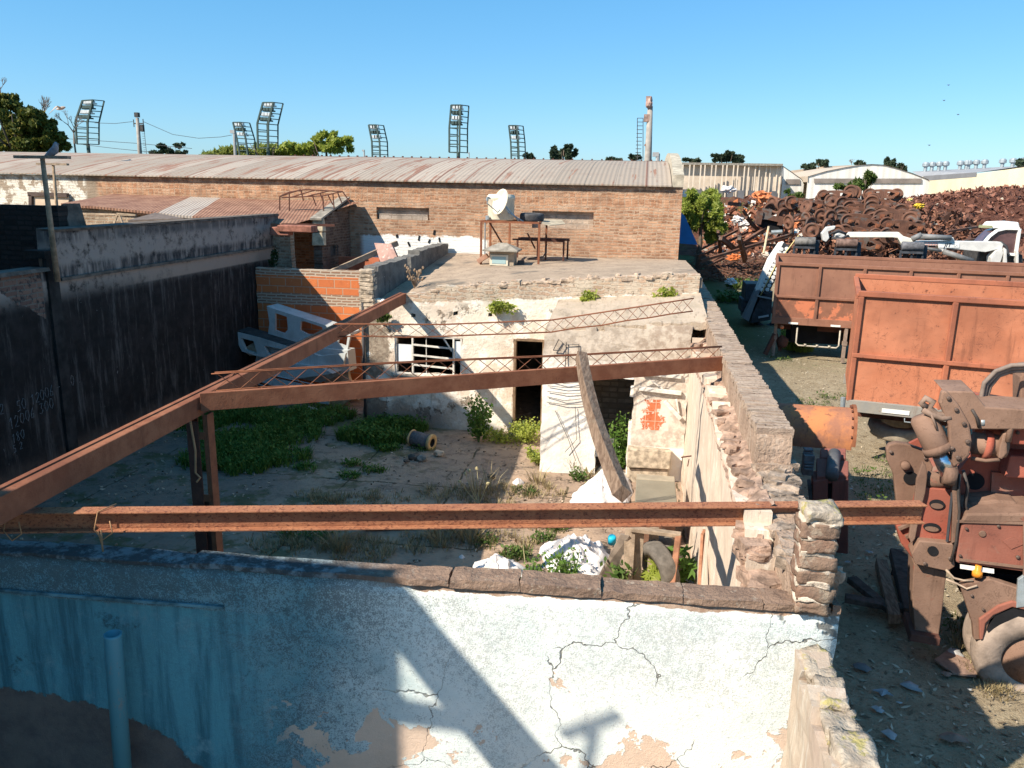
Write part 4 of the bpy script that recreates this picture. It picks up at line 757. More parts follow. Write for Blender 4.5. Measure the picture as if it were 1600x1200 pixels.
m = MB(); m.prism([YP(54, 306, SY - .05), YP(108, 307, SY - .05), YP(108, 322, SY - .05), YP(54, 322, SY - .05)], (0, -.03, 0)); m.build('infill', m_plain('peach_infill', (.62, .48, .36), .1, 4, .9), wr)
for (bx, ty, by, l, r, Yd, rr, lab) in ((66, 246, 440, 24, 108, 11.55, .045, 'taller leaning wooden T post with a pigeon on its crossbar'), (83, 257, 395, 58, 106, 17.0, .04, 'smaller wooden T post standing behind the taller one')):
    t = thing('crossbar_post', YP(bx + 20, by, Yd), lab, 'post', 'wooden T posts')
    m = MB(); m.tube([YP(bx + (24 if Yd < 12 else 12), by, Yd), YP(bx + (12 if Yd < 12 else 6), (ty + by) / 2, Yd), YP(bx, ty, Yd)], [rr, rr * .9, rr * .75], 10); m.build('pole', m_plain('post_wood', (.30, .22, .15), .35, 9, .9), t, True)
    m = MB(); a, b = YP(l, ty - 1, Yd), YP(r, ty, Yd); m.bar(a, b, .09, .045); m.build('crossbar', WOODM, t)
# frame of an old pergola on the low roof
pg = MB(); pl = lambda x, y, d=21.0: YP(x, y, d)
for a, b in (((437, 307), (437, 345)), ((437, 307), (452, 300)), ((452, 300), (478, 296)), ((478, 296), (535, 299)), ((504, 306), (440, 309)), ((452, 301), (452, 332)), ((504, 306), (506, 338)), ((520, 302), (522, 326)), ((535, 299), (548, 318)), ((504, 306), (535, 299)), ((437, 307), (470, 296)), ((455, 308), (492, 297)), ((478, 307), (515, 298)), ((500, 302), (506, 318)), ((488, 306), (494, 322)), ((512, 304), (520, 320)), ((527, 300), (534, 317)), ((470, 296), (474, 314))): pg.tube([pl(*a), pl(*b)], .018, 5)
tag(pg.build('pergola_frame', RUSTD, None, loc=pl(470, 340)), 'skeletal rusty pergola frame standing on the corrugated low roof', 'frame')
m = MB(); m.box(YP(465, 357, 19.2), (.9, .4, .16)); m.box(YP(440, 361, 19.2), (.5, .3, .2)); tag(m.build('roof_scrap', m_plain('terracotta', (.28, .12, .085), .4, 6, .9), None, False, .02, loc=YP(460, 360, 19.2)), 'rusty red scrap sheet lying on the soot wall end', 'scrap')
# ------------------------------------------------------------------ rusty steel left from the roof
def ibeam(mb, p0, p1, w, h, tf=.012, tw=.010, roll=0.0):
    p0, p1 = Vector(p0), Vector(p1); d = (p1 - p0).normalized(); x = d.cross(Vector((0, 0, 1))).normalized(); z = x.cross(d)
    mb.bar(p0 + z * (h / 2 - tf / 2), p1 + z * (h / 2 - tf / 2), w, tf); mb.bar(p0 - z * (h / 2 - tf / 2), p1 - z * (h / 2 - tf / 2), w, tf); mb.bar(p0, p1, tw, h - 2 * tf); return mb
def channel(mb, p0, p1, w, h, side, t=.012):    # web on one side, flanges toward -side
    p0, p1 = Vector(p0), Vector(p1); d = (p1 - p0).normalized(); x = d.cross(Vector((0, 0, 1))).normalized() * side; z = Vector((0, 0, 1))
    mb.bar(p0 + x * (w / 2 - t / 2), p1 + x * (w / 2 - t / 2), t, h); o = -x * (t / 2)
    mb.bar(p0 + z * (h / 2 - t / 2) + o, p1 + z * (h / 2 - t / 2) + o, w - t, t); mb.bar(p0 - z * (h / 2 - t / 2) + o, p1 - z * (h / 2 - t / 2) + o, w - t, t); return mb
FBz = 2.53
F0, F1 = ZP(0, 798, 2.61), ZP(1443, 786, 2.61); dF = (F1 - F0).normalized(); F0 = F0 - dF * 4.6; F0.z = F1.z = FBz
m = MB(); ibeam(m, F0, F1, .12, .165, .014, .011); nb = NM('pitted_rust_beam'); f = nb.noise(5, 6, .7); v = nb.noise(34, 4, .75, nb.mul((1, 1, 1.6)))
cc = nb.mix(nb.thr(f, .35, .65), C(.30, .115, .06), C(.38, .165, .085)); cc = nb.mix(nb.thr(v, .52, .62), cc, C(.15, .055, .033)); cc = nb.mix(nb.thr(nb.noise(1.2, 4), .55, .68, 0, .6), cc, C(.24, .10, .062))
FBM = nb.fin(cc, .8, 0, nb.bump(v, .8, .012), .25)
fb = m.build('steel_beam', FBM, None, False, .004, loc=(0, 6, FBz)); tag(fb, 'long rusty I-beam crossing the whole front of the courtyard and sticking out past the wall', 'beam')
RFz = 2.78
ra, rb = V3(-4.52, 3.2, RFz), YP(629, 464, HY - .02); rb = V3(rb.x, HY + .05, RFz); ra.x = rb.x + (-4.50 - rb.x) * (rb.y - 3.2) / (rb.y - 7.45)
m = MB(); channel(m, ra, rb, .13, .20, 1); m.bar(ra + V3(-.055, 0, .106), rb + V3(-.055, 0, .106), .05, .012)
tag(m.build('roof_rafter', RUSTL, None, False, .003, loc=(-4.6, 8, RFz)), 'rusty steel rafter running from the post to the ruined house front wall', 'beam')
bx = lambda y: ra.x + (rb.x - ra.x) * (y - ra.y) / (rb.y - ra.y)
B0 = V3(bx(7.35) + .10, 7.35, 2.84); B1 = ZP(1133, 568, 2.86); B1 = V3(1.19, B1.y + .1, 2.84)
m = MB(); d = (B1 - B0).normalized(); pw = d.cross(V3(0, 0, 1)); m.bar(B0, B1, .014, .19); m.bar(B0 - pw * .05 + V3(0, 0, -.09), B1 - pw * .05 + V3(0, 0, -.09), .10, .012); m.bar(B0 - pw * .03 + V3(0, 0, .088), B1 - pw * .03 + V3(0, 0, .088), .05, .012)
tag(m.build('cross_beam', RUSTL, None, False, .003, loc=(-1.5, 9, 2.84)), 'rusty steel cross beam from the tall post to the boundary wall', 'beam')
po = thing('steel_post', (bx(7.5), 7.5, 0), 'tall rusty post made of two steel channels, standing inside the courtyard', 'post')
m = MB(); px = bx(7.5)
for s in (-1, 1):
    p0, p1 = V3(px + s * .10, 7.5, 0), V3(px + s * .10, 7.5, RFz - .1); m.box((px + s * .112, 7.5, 1.34), (.012, .13, 2.68)); m.box((px + s * .085, 7.44, 1.34), (.042, .012, 2.68)); m.box((px + s * .085, 7.56, 1.34), (.042, .012, 2.68))
m.build('channel', RUST, po, False, .002)
m = MB(); m.box((px - .05, 7.425, 1.3), (.13, .02, 2.6)); m.box((px + .05, 7.47, .85), (.13, .02, 1.7)); m.build('web_plate', RUSTD, po)
for z in (.4, 1.1, 1.75, 2.45): m = MB(); m.box((px, 7.43, z), (.17, .010, .08)); m.build('batten_plate', RUST, po)
m = MB(); m.tube([(px - .06, 7.41, 2.62), (px - .01, 7.38, 2.3), (px - .03, 7.38, 2.05), (px + .02, 7.38, 2.0), (px - .02, 7.37, 1.95)], .012, 5); m.build('hanging_wire', m_plain('tan_wire', (.45, .25, .13), .2, 9, .8), po)
def lattice(name, pts, hh, n, label, wob=0.0):
    mb = MB(); N = n * 2; L = []
    def at(t):
        k = min(int(t * (len(pts) - 1)), len(pts) - 2); q = t * (len(pts) - 1) - k; return pts[k].lerp(pts[k + 1], q)
    top = [at(i / N) for i in range(N + 1)]; bot = [p - V3(0, 0, hh * (1 + .12 * n1(i * .4))) for i, p in enumerate(top)]
    off = V3(0, .035, 0)
    for s in (-1, 1): mb.tube([p + off * s for p in top[::2]], .0075, 5); mb.tube([p + off * s for p in bot[::2]], .0065, 5)
    for s in (-1, 1):
        for i in range(0, N): 
            a, b = (top[i], bot[i + 1]) if (i % 2 == 0) == (s > 0) else (bot[i], top[i + 1]); mb.tube([a + off * s, b + off * s], .005, 4, False)
    tag(mb.build(name, RUSTL, None, True, loc=pts[0]), label, 'lattice joist')
lo_ = V3(-.06, .30, .24); q0, q1 = B0 + lo_ + V3(.05, 0, 0), B1 + V3(-.04, .30, .17)
lattice('lattice_girder', [q0, q0.lerp(q1, .33) + V3(0, 0, .012), q0.lerp(q1, .66) - V3(0, 0, .01), q1], .20, 13, 'thin lattice girder lying just behind the rusty cross beam')
l2 = [ZP(522, 506, 2.93), ZP(690, 507, 2.95), ZP(862, 500, 2.95), ZP(980, 482, 2.96), ZP(1084, 466, 2.97)]
for i, (q, yy) in enumerate(zip(l2, (11.7, 12.2, 12.65, 12.9, 13.2))):
    xx, yy_ = [(522, 506), (690, 507), (862, 500), (980, 482), (1084, 466)][i]; l2[i] = YP(xx, yy_, yy)
lattice('lattice_girder', l2, .20, 12, 'bent lattice girder reaching from the rafter toward the annex roof, farther back')
# fallen timber post leaning between the two beams
ta, tb = YP(908, 556, B0.y + (B1.y - B0.y) * .63 - .05), ZP(972, 772, 2.70)
m = MB(); pts = [ta, ta.lerp(tb, .35) + V3(-.03, 0, -.03), ta.lerp(tb, .7) + V3(-.03, 0, -.02), tb]; ww = .118
d = (tb - ta).normalized(); rt = V3(1, .35, 0); rt = (rt - d * rt.dot(d)).normalized(); upv = rt.cross(d) ; vs = []; N = 14
rings = []
for i in range(N + 1):
    t = i / N; p = ta.lerp(tb, t) + rt * (-.04 * sin(pi * t)) + V3(0, 0, -.03 * sin(pi * t)); a = radians(10 + 28 * t)
    e1 = rt * cos(a) + upv * sin(a); e2 = -rt * sin(a) + upv * cos(a)
    for s1, s2 in ((-1, -1), (1, -1), (1, 1), (-1, 1)): vs.append(p + e1 * s1 * ww / 2 * (1 + .05 * n1(i * .7, s1)) + e2 * s2 * ww / 2 * (1 + .06 * n1(i * .6, s2 + 5)))
fs = [(i * 4 + k, i * 4 + (k + 1) % 4, i * 4 + 4 + (k + 1) % 4, i * 4 + 4 + k) for i in range(N) for k in range(4)] + [(3, 2, 1, 0), (N * 4, N * 4 + 1, N * 4 + 2, N * 4 + 3)]
m.add(vs, fs); nt_ = NM('cracked_timber'); g = nt_.noise(1, 6, .7, nt_.mul((34, 5, 12)), dist=.5); cc = nt_.mix(nt_.thr(g, .36, .62), C(.13, .085, .06), C(.25, .175, .125)); cc = nt_.mix(nt_.thr(nt_.noise(6, 4), .58, .7), cc, C(.2, .15, .11))
TIMB = nt_.fin(cc, .92, 0, nt_.bump(g, .9, .02), .12); tag(m.build('timber_post', TIMB, None, False, .008, loc=tb), 'cracked square timber leaning from the cross beam down onto the front I-beam', 'timber')
# bits of wire wound on the front beam
for px_, lab in ((45, 'twig of rusty wire wrapped round the far left of the front beam'), (180, 'forked rusty wire hanging off the front beam near the left')):
    m = MB(); a = F0 + dF * ((ZP(px_, 800, FBz) - F0).dot(dF))
    m.tube([a + V3(.03, .08, .1), a + V3(-.02, -.07, .09), a + V3(-.05, -.09, -.05), a + V3(.02, -.1, -.12), a + V3(.1, -.09, -.06), a + V3(.08, -.08, .03)], .005, 5)
    if px_ > 100: m.tube([a + V3(0, -.08, -.05), a + V3(.01, -.1, -.17), a + V3(.012, -.1, -.24)], .007, 5); m.tube([a + V3(-.03, -.08, -.06), a + V3(.01, -.1, -.16)], .006, 5)
    tag(m.build('wire', m_plain('ochre_wire', (.36, .2, .1), .2, 9, .8), None, True, loc=a), lab, 'wire', 'wires on the front beam')
# ------------------------------------------------------------------ courtyard things
def wheel_tyre(mb, c, R, wdt, axis, rim=.55, n=28):
    w = wdt / 2; mb.lathe([(R * rim, -w * .7), (R * rim * 1.04, -w * .95), (R * .78, -w * 1.0), (R * .93, -w * .9), (R * .985, -w * .66), (R, -w * .3), (R, w * .3), (R * .985, w * .66), (R * .93, w * .9), (R * .78, w), (R * rim * 1.04, w * .95), (R * rim, w * .7)], c, axis, n, True); return mb
rc = ZP(660, 688, .17); ax = V3(.93, -.30, -.06).normalized(); rl = thing('filter_drum', (rc.x, rc.y, 0), 'grey cylindrical filter drum lying on the courtyard concrete', 'drum')
m = MB(); m.lathe([(.15, -.24), (.15, .2)], rc, ax, 26); m.build('body', m_plain('grey_mesh', (.16, .135, .13), .25, 30, .8, bump=.8), rl, True)
for h0, h1 in ((.18, .235), (-.25, -.22)): m = MB(); m.lathe([(.09, h0), (.168, h0), (.172, (h0 + h1) / 2), (.165, h1), (.085, h1), (.08, h0)], rc, ax, 26); m.build('end_cap', (m_plain('tan_cap', (.52, .34, .16), .2, 9, .7) if h0 > 0 else bpy.data.materials['tan_cap']), rl, True)
m = MB(); m.lathe([(.0, .205), (.09, .205)], rc, ax, 20); m.lathe([(.05, .2), (.07, .235), (.085, .235), (.085, .2)], rc, ax, 20); m.build('bore', BLACKM, rl)
for (x, y, s, lab, mt) in ((648, 714, .10, 'dark broken brick lump left of two pale stones', CONCD), (660, 716, .085, 'small grey stone cylinder fragment next to the dark lump', CONC), (686, 708, .085, 'small tan stone fragment in front of the filter drum', m_plain('tan_stone', (.5, .38, .27), .2, 9, .9)), (768, 744, .06, 'dark leaf shaped scrap on the courtyard concrete', CONCD), (635, 720, .045, 'small dark chip at the left of the brick lumps', CONCD)):
    p = ZP(x, y, .08); m = MB(); m.blob(p, (s * 1.3, s, s * .7), 2, .22, 1.8); tag(m.build('rubble_piece', mt, None, loc=p), lab, 'rubble', 'rubble bits near the drum')
# white sacks and sheets
def cloth(name, outline, hgt, label, cat, group, col, folds=7):
    cx = sum(p.x for p in outline) / len(outline); cy = sum(p.y for p in outline) / len(outline); c = V3(cx, cy, 0); N = 64; Rn = 18; vs = []; sd_ = ru(0, 99)
    for r in range(Rn + 1):
        for k in range(N):
            t = k / N * len(outline); i = int(t); o = outline[i % len(outline)].lerp(outline[(i + 1) % len(outline)], t - i); f = r / Rn; p = c.lerp(o, f)
            rg = mnoise.ridged_multi_fractal(Vector((p.x * 3.4 + sd_, p.y * 3.4, 0)), .8, 2.2, 4, 1.0, 2.0); lo = .5 + mnoise.noise(Vector((p.x * 4 + sd_, p.y * 4, 3)))
            z = .02 + hgt * (1 - f ** 1.6) * (.42 + .30 * rg + .22 * lo) + hgt * .12 * rg * (1 if r < Rn else 0)
            vs.append((p.x + hgt * .25 * n1(p.x * 9, p.y * 9 + 2), p.y + hgt * .25 * n1(p.y * 9, p.x * 9), z))
    mb = MB(); mb.add(vs, [(r * N + k, r * N + (k + 1) % N, (r + 1) * N + (k + 1) % N, (r + 1) * N + k) for r in range(Rn) for k in range(N)])
    return tag(mb.build(name, col, None, True, loc=c), label, cat, group)
SACK = m_plain('woven_white_sack', (.66, .62, .60), .10, 5, .7, bump=.5)
cloth('sack', [ZP(x, y, 0) for x, y in ((893, 778), (930, 748), (940, 730), (975, 738), (990, 765), (985, 800), (930, 815), (890, 800))], .24, 'big white sack heaped behind the front I-beam beside the leaning timber', 'sack', 'white plastic sacks', SACK)
cloth('sack', [ZP(x, y, .05) for x, y in ((843, 858), (868, 850), (925, 846), (950, 858), (962, 890), (930, 915), (880, 905), (850, 885))], .30, 'crumpled white sack with a pink stripe just behind the aqua wall, middle of the three', 'sack', 'white plastic sacks', SACK)
cloth('sack', [ZP(x, y, .05) for x, y in ((728, 905), (742, 888), (770, 880), (800, 884), (830, 900), (815, 925), (760, 930))], .30, 'crumpled white sack half hidden by the aqua wall, leftmost of the three', 'sack', 'white plastic sacks', SACK)
for (x, y, s, lab) in ((810, 757, .12, 'small white plastic scrap on dry grass before the annex pillar'), (625, 662, .2, 'white plastic rag among the weeds by the house corner'), (606, 647, .08, 'small white scrap near the weeds at the house corner'), (487, 643, .16, 'grey white lump in the weeds below the van shell'), (722, 874, .05, 'tiny white scrap on the shaded dry grass')):
    p = ZP(x, y, 0); cloth('plastic_scrap', [p + V3(cos(k) * s, sin(k) * s * .8, 0) for k in (0, 1, 2, 3, 4, 5)], s * .8, lab, 'litter', 'plastic scraps in the courtyard', SACK)
# grey appliance lid
ap = thing('old_appliance', ZP(1022, 800, 0), 'old metal cabinet with a grey green lid against the boundary wall', 'appliance')
zt = .72; c4 = [ZP(992, 784, zt), ZP(1058, 786, zt), ZP(1054, 744, zt), ZP(995, 740, zt)]
m = MB(); m.prism([p - V3(0, 0, .06) for p in c4], (0, 0, -zt + .1)); m.build('body', m_plain('brown_cabinet', (.22, .12, .08), .3, 5, .8), ap)
m = MB(); m.prism([c4[0], c4[1], c4[1].lerp(c4[2], .78), c4[0].lerp(c4[3], .78)], (0, 0, -.055)); m.build('lid', m_plain('khaki_lid', (.22, .195, .145), .12, 3, .5), ap, False, .012)
m = MB(); m.prism([c4[0].lerp(c4[3], .80), c4[1].lerp(c4[2], .80), c4[2], c4[3]], (0, 0, -.08)); m.build('back_panel', m_plain('khaki_back', (.32, .27, .2), .15, 6, .7), ap, False, .01)
m = MB(); m.prism([c4[0] + V3(0, -.01, -.02), c4[1] + V3(0, -.01, -.02), c4[1] + V3(0, -.01, -.12), c4[0] + V3(0, -.01, -.12)], (0, -.02, 0)); m.build('control_strip', m_plain('blue_grey', (.16, .18, .2), .1, 4, .5), ap)
# plank crate with tyres by the corner
cr = thing('plank_crate', ZP(1010, 900, 0), 'broken plank crate holding two tyres behind the aqua wall', 'crate')
m = MB(); z1 = .9; tl, tr = ZP(985, 826, z1), ZP(1064, 836, z1); m.bar(tl, tr, .10, .05); bl, br = ZP(1000, 820, z1), ZP(1066, 824, z1); m.bar(bl + V3(0, .25, 0), br + V3(0, .25, 0), .08, .05); m.build('top_rail', WOODM, cr, False, .006)
m = MB(); m.bar(tr - V3(.03, 0, 0), V3(tr.x - .1, tr.y - .35, 0), .07, .09); m.build('red_post', m_plain('rusty_post', (.27, .13, .08), .3, 8, .9), cr, False, .006)
m = MB(); m.bar(tl, V3(tl.x + .0, tl.y - .1, 0), .13, .03, (0, 1, 0)); m.bar(tl + V3(.12, .05, 0), V3(tl.x + .12, tl.y + .03, 0), .11, .03, (0, 1, 0)); m.bar(tl + V3(.3, .1, 0), V3(tl.x + .3, tl.y + .1, 0), .12, .03, (0, 1, 0)); m.build('slat', WOODM, cr, False, .004)
bp = ZP(953, 905, .1); m = MB(); m.prism([ZP(970, 835, .82), ZP(983, 838, .82), bp + V3(.05, 0, 0), bp + V3(-.16, 0, 0)], (0, .04, 0)); tag(m.build('board', m_plain('grey_board', (.20, .16, .13), .3, 7, .9), None, loc=bp), 'dark grey board leaning on the left of the plank crate', 'board')
t1 = ZP(1030, 885, .42); m = MB(); wheel_tyre(m, t1, .34, .22, (.75, .45, .25)); tag(m.build('tyre', RUBBER, None, True, loc=t1), 'worn brown tyre leaning inside the plank crate, lower one', 'tyre')
t1 = ZP(1045, 862, .5); m = MB(); wheel_tyre(m, t1, .30, .2, (.8, .3, .4)); tag(m.build('tyre', RUBBER, None, True, loc=t1), 'second tyre behind the lower one in the plank crate', 'tyre')
p = ZP(956, 848, .12); m = MB(); m.lathe([(.06, 0), (.06, .10), (.05, .12), (0, .12)], p, (0, -.3, 1), 16); tag(m.build('paint_lid', m_plain('cyan_plastic', (.02, .42, .62), .1, 5, .4), None, True, loc=p), 'bright blue plastic lid near the crumpled sacks', 'lid')
m = MB(); a, b = XP(1103, 828, .90), XP(1108, 905, .90)
for dx, t in ((0, .0), (.05, .08), (.1, .02)): m.bar(a + V3(-.02 - dx * .3, -dx * 1.2, 0), b + V3(-.10, -dx * 1.2, -.5), .03, .05)
tag(m.build('bundle_of_slats', m_plain('red_slats', (.36, .17, .10), .35, 12, .9), None, False, .004, loc=b), 'bundle of thin reddish slats leaning on the boundary wall', 'timber')
p = XP(1080, 712, .925); m = MB(); m.tube([p + V3(.02, 0, 0), p + V3(-.15, -.05, -.02)], .012, 6); m.tube([p + V3(-.02, .12, -.1), p + V3(-.05, -.12, -.13)], .008, 5); tag(m.build('wall_spike', RUSTD, None, loc=p), 'rusty spike with crossed wire fixed in the boundary wall', 'spike')
p = ZP(560, 838, .05); m = MB(); m.bar(p + V3(-.35, -.15, 0), p + V3(.25, .25, .12), .10, .03); tag(m.build('board', WOODM, None, loc=p), 'short pale board lying in the dry grass below the front beam', 'board')
m = MB(); a, b = ZP(570, 822, .06), ZP(830, 815, .06); m.bar(a, b, .22, .10, jit=.01); tag(m.build('kerb_step', CONCD, None, False, .02, loc=a), 'low dark concrete kerb across the courtyard under the front beam', 'kerb')
# ------------------------------------------------------------------ wrecked van shell in the corner
vn = thing('van_shell', (-8.1, 17.2, 0), 'cut up pale grey van body pieces dumped upside down in the left corner', 'vehicle wreck')
VG = m_rust('van_grey', C(.44, .47, .47), C(.52, .55, .55), C(.25, .23, .21), scale=4); VT = m_plain('van_lining', (.42, .33, .24), .25, 6, .8)
pv = VPl(-8.0, 17.6, -9)
def ringpoly(mb, outer, holes, off, th, pl):      # a sheet with window holes, as real cut metal
    from mathutils.geometry import tessellate_polygon
    loops = [[pl.at(x, y, off) for x, y in L] for L in [outer] + holes]; flat = [p for L in loops for p in L]; tr = tessellate_polygon(loops); n = len(flat); v = pl.n * th
    mb.add(flat + [p + v for p in flat], [tuple(t) for t in tr] + [tuple(q + n for q in t[::-1]) for t in tr]); k = 0
    for L in loops:
        q = len(L); mb.add([p for p in L] + [p + v for p in L], [(i, (i + 1) % q, (i + 1) % q + q, i + q) for i in range(q)])
m = MB(); ringpoly(m, [(417, 479), (548, 521), (543, 546), (540, 556), (496, 545), (455, 540), (418, 527), (421, 505)], [[(430, 489), (448, 495), (450, 515), (444, 521), (430, 516)], [(470, 502), (476, 502), (503, 511), (508, 526), (480, 522), (469, 516)], [(531, 522), (543, 527), (541, 541), (528, 536)]], .15, .06, pv); m.build('upper_panel', VG, vn)
m = MB(); ringpoly(m, [(361, 516), (405, 527), (450, 541), (500, 556), (540, 552), (536, 572), (500, 575), (440, 563), (400, 556), (378, 549)], [[(376, 528), (396, 533), (402, 553), (384, 547)], [(412, 540), (452, 548), (450, 560), (418, 552)]], -.25, .07, pv); m.build('lower_panel', VG, vn)
m = MB(); m.prism([pv.at(*q, .02) for q in ((405, 530), (455, 540), (543, 548), (546, 580), (500, 598), (440, 586), (398, 572))], pv.n * .35); m.build('body_side', VG, vn)
m = MB(); m.prism([pv.at(*q, .2) for q in ((417, 478), (548, 520), (549, 524), (417, 483))], pv.n * .45); m.build('roof_edge', VG, vn)
m = MB(); m.prism([pv.at(*q, -.24) for q in ((362, 514), (402, 525), (455, 541), (453, 546), (400, 531), (362, 518))], pv.n * .5); m.build('roof_rail', IRON, vn)
m = MB(); m.prism([pv.at(*q, -.1) for q in ((378, 546), (400, 533), (402, 555), (390, 556))], pv.n * .05); m.build('lining', VT, vn); m = MB(); m.prism([pv.at(*q, -.1) for q in ((455, 552), (498, 564), (498, 573), (455, 566))], pv.n * .05); m.build('lining', VT, vn); m = MB(); m.prism([pv.at(*q, .1) for q in ((500, 556), (540, 556), (545, 590), (560, 625), (520, 610), (490, 580))], pv.n * .1); m.build('lining', VT, vn)
m = MB(); m.prism([pv.at(*q, -.4) for q in ((392, 574), (430, 566), (500, 573), (520, 584), (460, 592), (395, 584))], pv.n * .5); ringpoly(m, [(387, 575), (440, 590), (512, 606), (514, 632), (480, 627), (430, 610), (388, 595)], [[(398, 585), (470, 600), (474, 620), (440, 608), (400, 594)], [(481, 610), (498, 612), (499, 630), (482, 626)]], -.45, .06, pv); m.build('roof_section', VG, vn)
m = MB(); m.prism([pv.at(*q, -.3) for q in ((515, 607), (550, 600), (556, 618), (516, 639))], pv.n * .06); m.bar(pv.at(516, 640, -.32), pv.at(558, 616, -.3), .05, .09); m.build('plywood_board', m_plain('plywood', (.36, .25, .14), .25, 6, .85), vn)
m = MB(); m.tube([pv.at(x, y, -.3) for x, y in ((446, 553), (446, 562), (452, 567), (456, 562), (455, 552))], .012, 6); m.build('wire_loop', WHITE, vn)
# ------------------------------------------------------------------ things on the flat roof
tz = 4.19; rt = thing('rusty_table_frame', (-3.2, 20.6, 3.2), 'tall rusty steel table frame on the flat roof', 'frame')
m = MB(); c4 = [V3(-4.03, 20.2, tz), V3(-2.55, 20.2, tz), V3(-2.5, 21.3, tz), V3(-4.0, 21.3, tz)]
for a, b in ((0, 1), (1, 2), (2, 3), (3, 0)): m.bar(c4[a], c4[b], .05, .05)
m.build('top_frame', RUST, rt)
for i, p in enumerate(c4 + [V3(-3.3, 20.2, tz)]):
    m = MB(); m.bar(p - V3(0, 0, .026), V3(p.x, p.y, slabz(max(p.x, -5.5), p.y)), .05, .05); m.build('leg', RUST, rt)
m = MB(); m.bar((-3.85, 20.3, tz), (-3.5, 21, 3.4), .03, .03); m.build('brace', RUSTD, rt); m = MB(); m.bar((-2.9, 20.6, 3.9), (-2.75, 21, 3.5), .03, .03); m.build('brace', RUSTD, rt)
tk = thing('water_tank', (-3.63, 20.75, tz + .03), 'cream plastic water tank standing on the rusty table frame', 'tank'); tc = V3(-3.63, 20.78, tz + .03)
m = MB(); m.lathe([(.0, 0), (.33, 0), (.345, .03), (.34, .50), (.36, .52), (.36, .60), (.33, .62), (.33, .64), (0, .65)], tc, (0, 0, 1), 32); m.build('body', CREAM, tk, True)
m = MB(); m.tube([tc + V3(-.34, -.1, .0), tc + V3(-.39, -.12, -.02), tc + V3(-.39, -.12, -1.0)], .018, 6); m.box(tc + V3(-.3, -.3, .06), (.08, .08, .1)); m.build('outlet', STEELG, tk)
sd_ = thing('satellite_dish', (-3.2, 20.35, tz + .03), 'cream satellite dish with its feed arm, mounted on the rusty table frame', 'satellite dish'); dc = YP(783, 316, 20.25); dax = V3(-.72, -.62, .30).normalized()
m = MB(); m.lathe([(0.0, .0), (.12, .012), (.22, .04), (.30, .075), (.33, .095), (.325, .07), (.22, .02), (.1, -.01), (0, -.02)], dc - dax * .05, dax, 30); m.build('reflector', CREAM, sd_, True)
m = MB(); fe = dc + dax * .42 + V3(0, 0, -.06); m.tube([dc + V3(0, 0, -.31), fe + V3(0, 0, -.10), fe], .014, 6); m.build('feed_arm', STEELG, sd_)
m = MB(); m.tube([fe + V3(.0, 0, -.03), fe + V3(0, 0, .05)], .035, 10); m.bar(fe + V3(0, 0, .05), fe - dax * .09 + V3(0, 0, .05), .04, .04); m.build('feed_horn', STEELG, sd_)
m = MB(); m.tube([dc - dax * .06, dc + V3(.18, .08, -.25), V3(-2.98, 20.35, tz + .02)], .018, 6); m.tube([dc - dax * .05, V3(-3.1, 20.5, tz)], .022, 6); m.build('mast', STEELG, sd_)
p = V3(-2.80, 20.62, tz + .125); m = MB(); wheel_tyre(m, p, .31, .2, (.02, -.03, 1), .58, 32); tag(m.build('tyre', RUBDK, None, True, loc=p), 'car tyre lying flat on the rusty table frame', 'tyre')
m = MB(); m.prism([V3(-2.6, 20.25, tz + .03), V3(-2.3, 20.15, tz - .05), V3(-1.95, 20.7, tz - .02), V3(-2.1, 21.3, tz + .05), V3(-2.7, 21.3, tz + .05)], (0, 0, -.012)); tag(m.build('torn_sheet', m_plain('tan_sheet', (.40, .34, .25), .25, 6, .8), None, loc=(-2.3, 20.7, tz)), 'torn tan sheet sagging off the right end of the table frame', 'sheet')
lt = thing('low_bench_frame', (-2.2, 21.2, 3.2), 'lower dark steel bench frame under the torn sheet on the roof', 'frame'); m = MB(); m.bar((-3.35, 21.0, 3.72), (-1.98, 21.0, 3.70), .05, .04); m.bar((-3.3, 21.6, 3.72), (-1.9, 21.6, 3.70), .05, .04); m.box((-2.55, 21.3, 3.745), (1.3, .55, .015)); m.build('top', RUSTD, lt)
for x, y in ((-2.68, 21.0), (-2.0, 21.0), (-3.3, 21.55), (-1.95, 21.6)): m = MB(); m.bar((x, y, 3.70), (x, y, 3.2), .045, .045); m.build('leg', RUSTD, lt)
m = MB(); m.tube([(-2.45, 20.95, 3.6), (-2.45, 20.93, 3.42), (-2.52, 20.92, 3.3), (-2.9, 20.9, 3.24)], .02, 6); tag(m.build('hose', WIRE, None, True, loc=(-2.5, 20.9, 3.2)), 'short dark hose hooked down from the bench frame to the roof', 'hose')
ac = thing('roof_cooler', V3(-3.5, 19.95, 3.2), 'cream air cooler with a blue grille under a hipped concrete hood on the flat roof', 'air cooler'); zb = slabz(-3.5, 19.9)
m = MB(); m.box((-3.44, 20.12, zb + .17), (.62, .5, .34)); m.build('body', m_plain('brown_box', (.42, .33, .24), .2, 7, .9), ac, False, .01)
m = MB(); m.box((-3.50, 19.86, zb + .14), (.46, .05, .27)); m.build('frame', CREAM, ac, False, .008)
m = MB(); m.box((-3.50, 19.832, zb + .14), (.35, .01, .17)); nlv = NM('blue_grille'); zz = nlv.xyz()[2]; s = nlv.ma('SINE', nlv.ma('MULTIPLY', zz, 2 * pi / .024)); m.build('grille', nlv.fin(nlv.mix(nlv.thr(s, -.3, .3), C(.25, .38, .4), C(.42, .56, .56)), .5), ac)
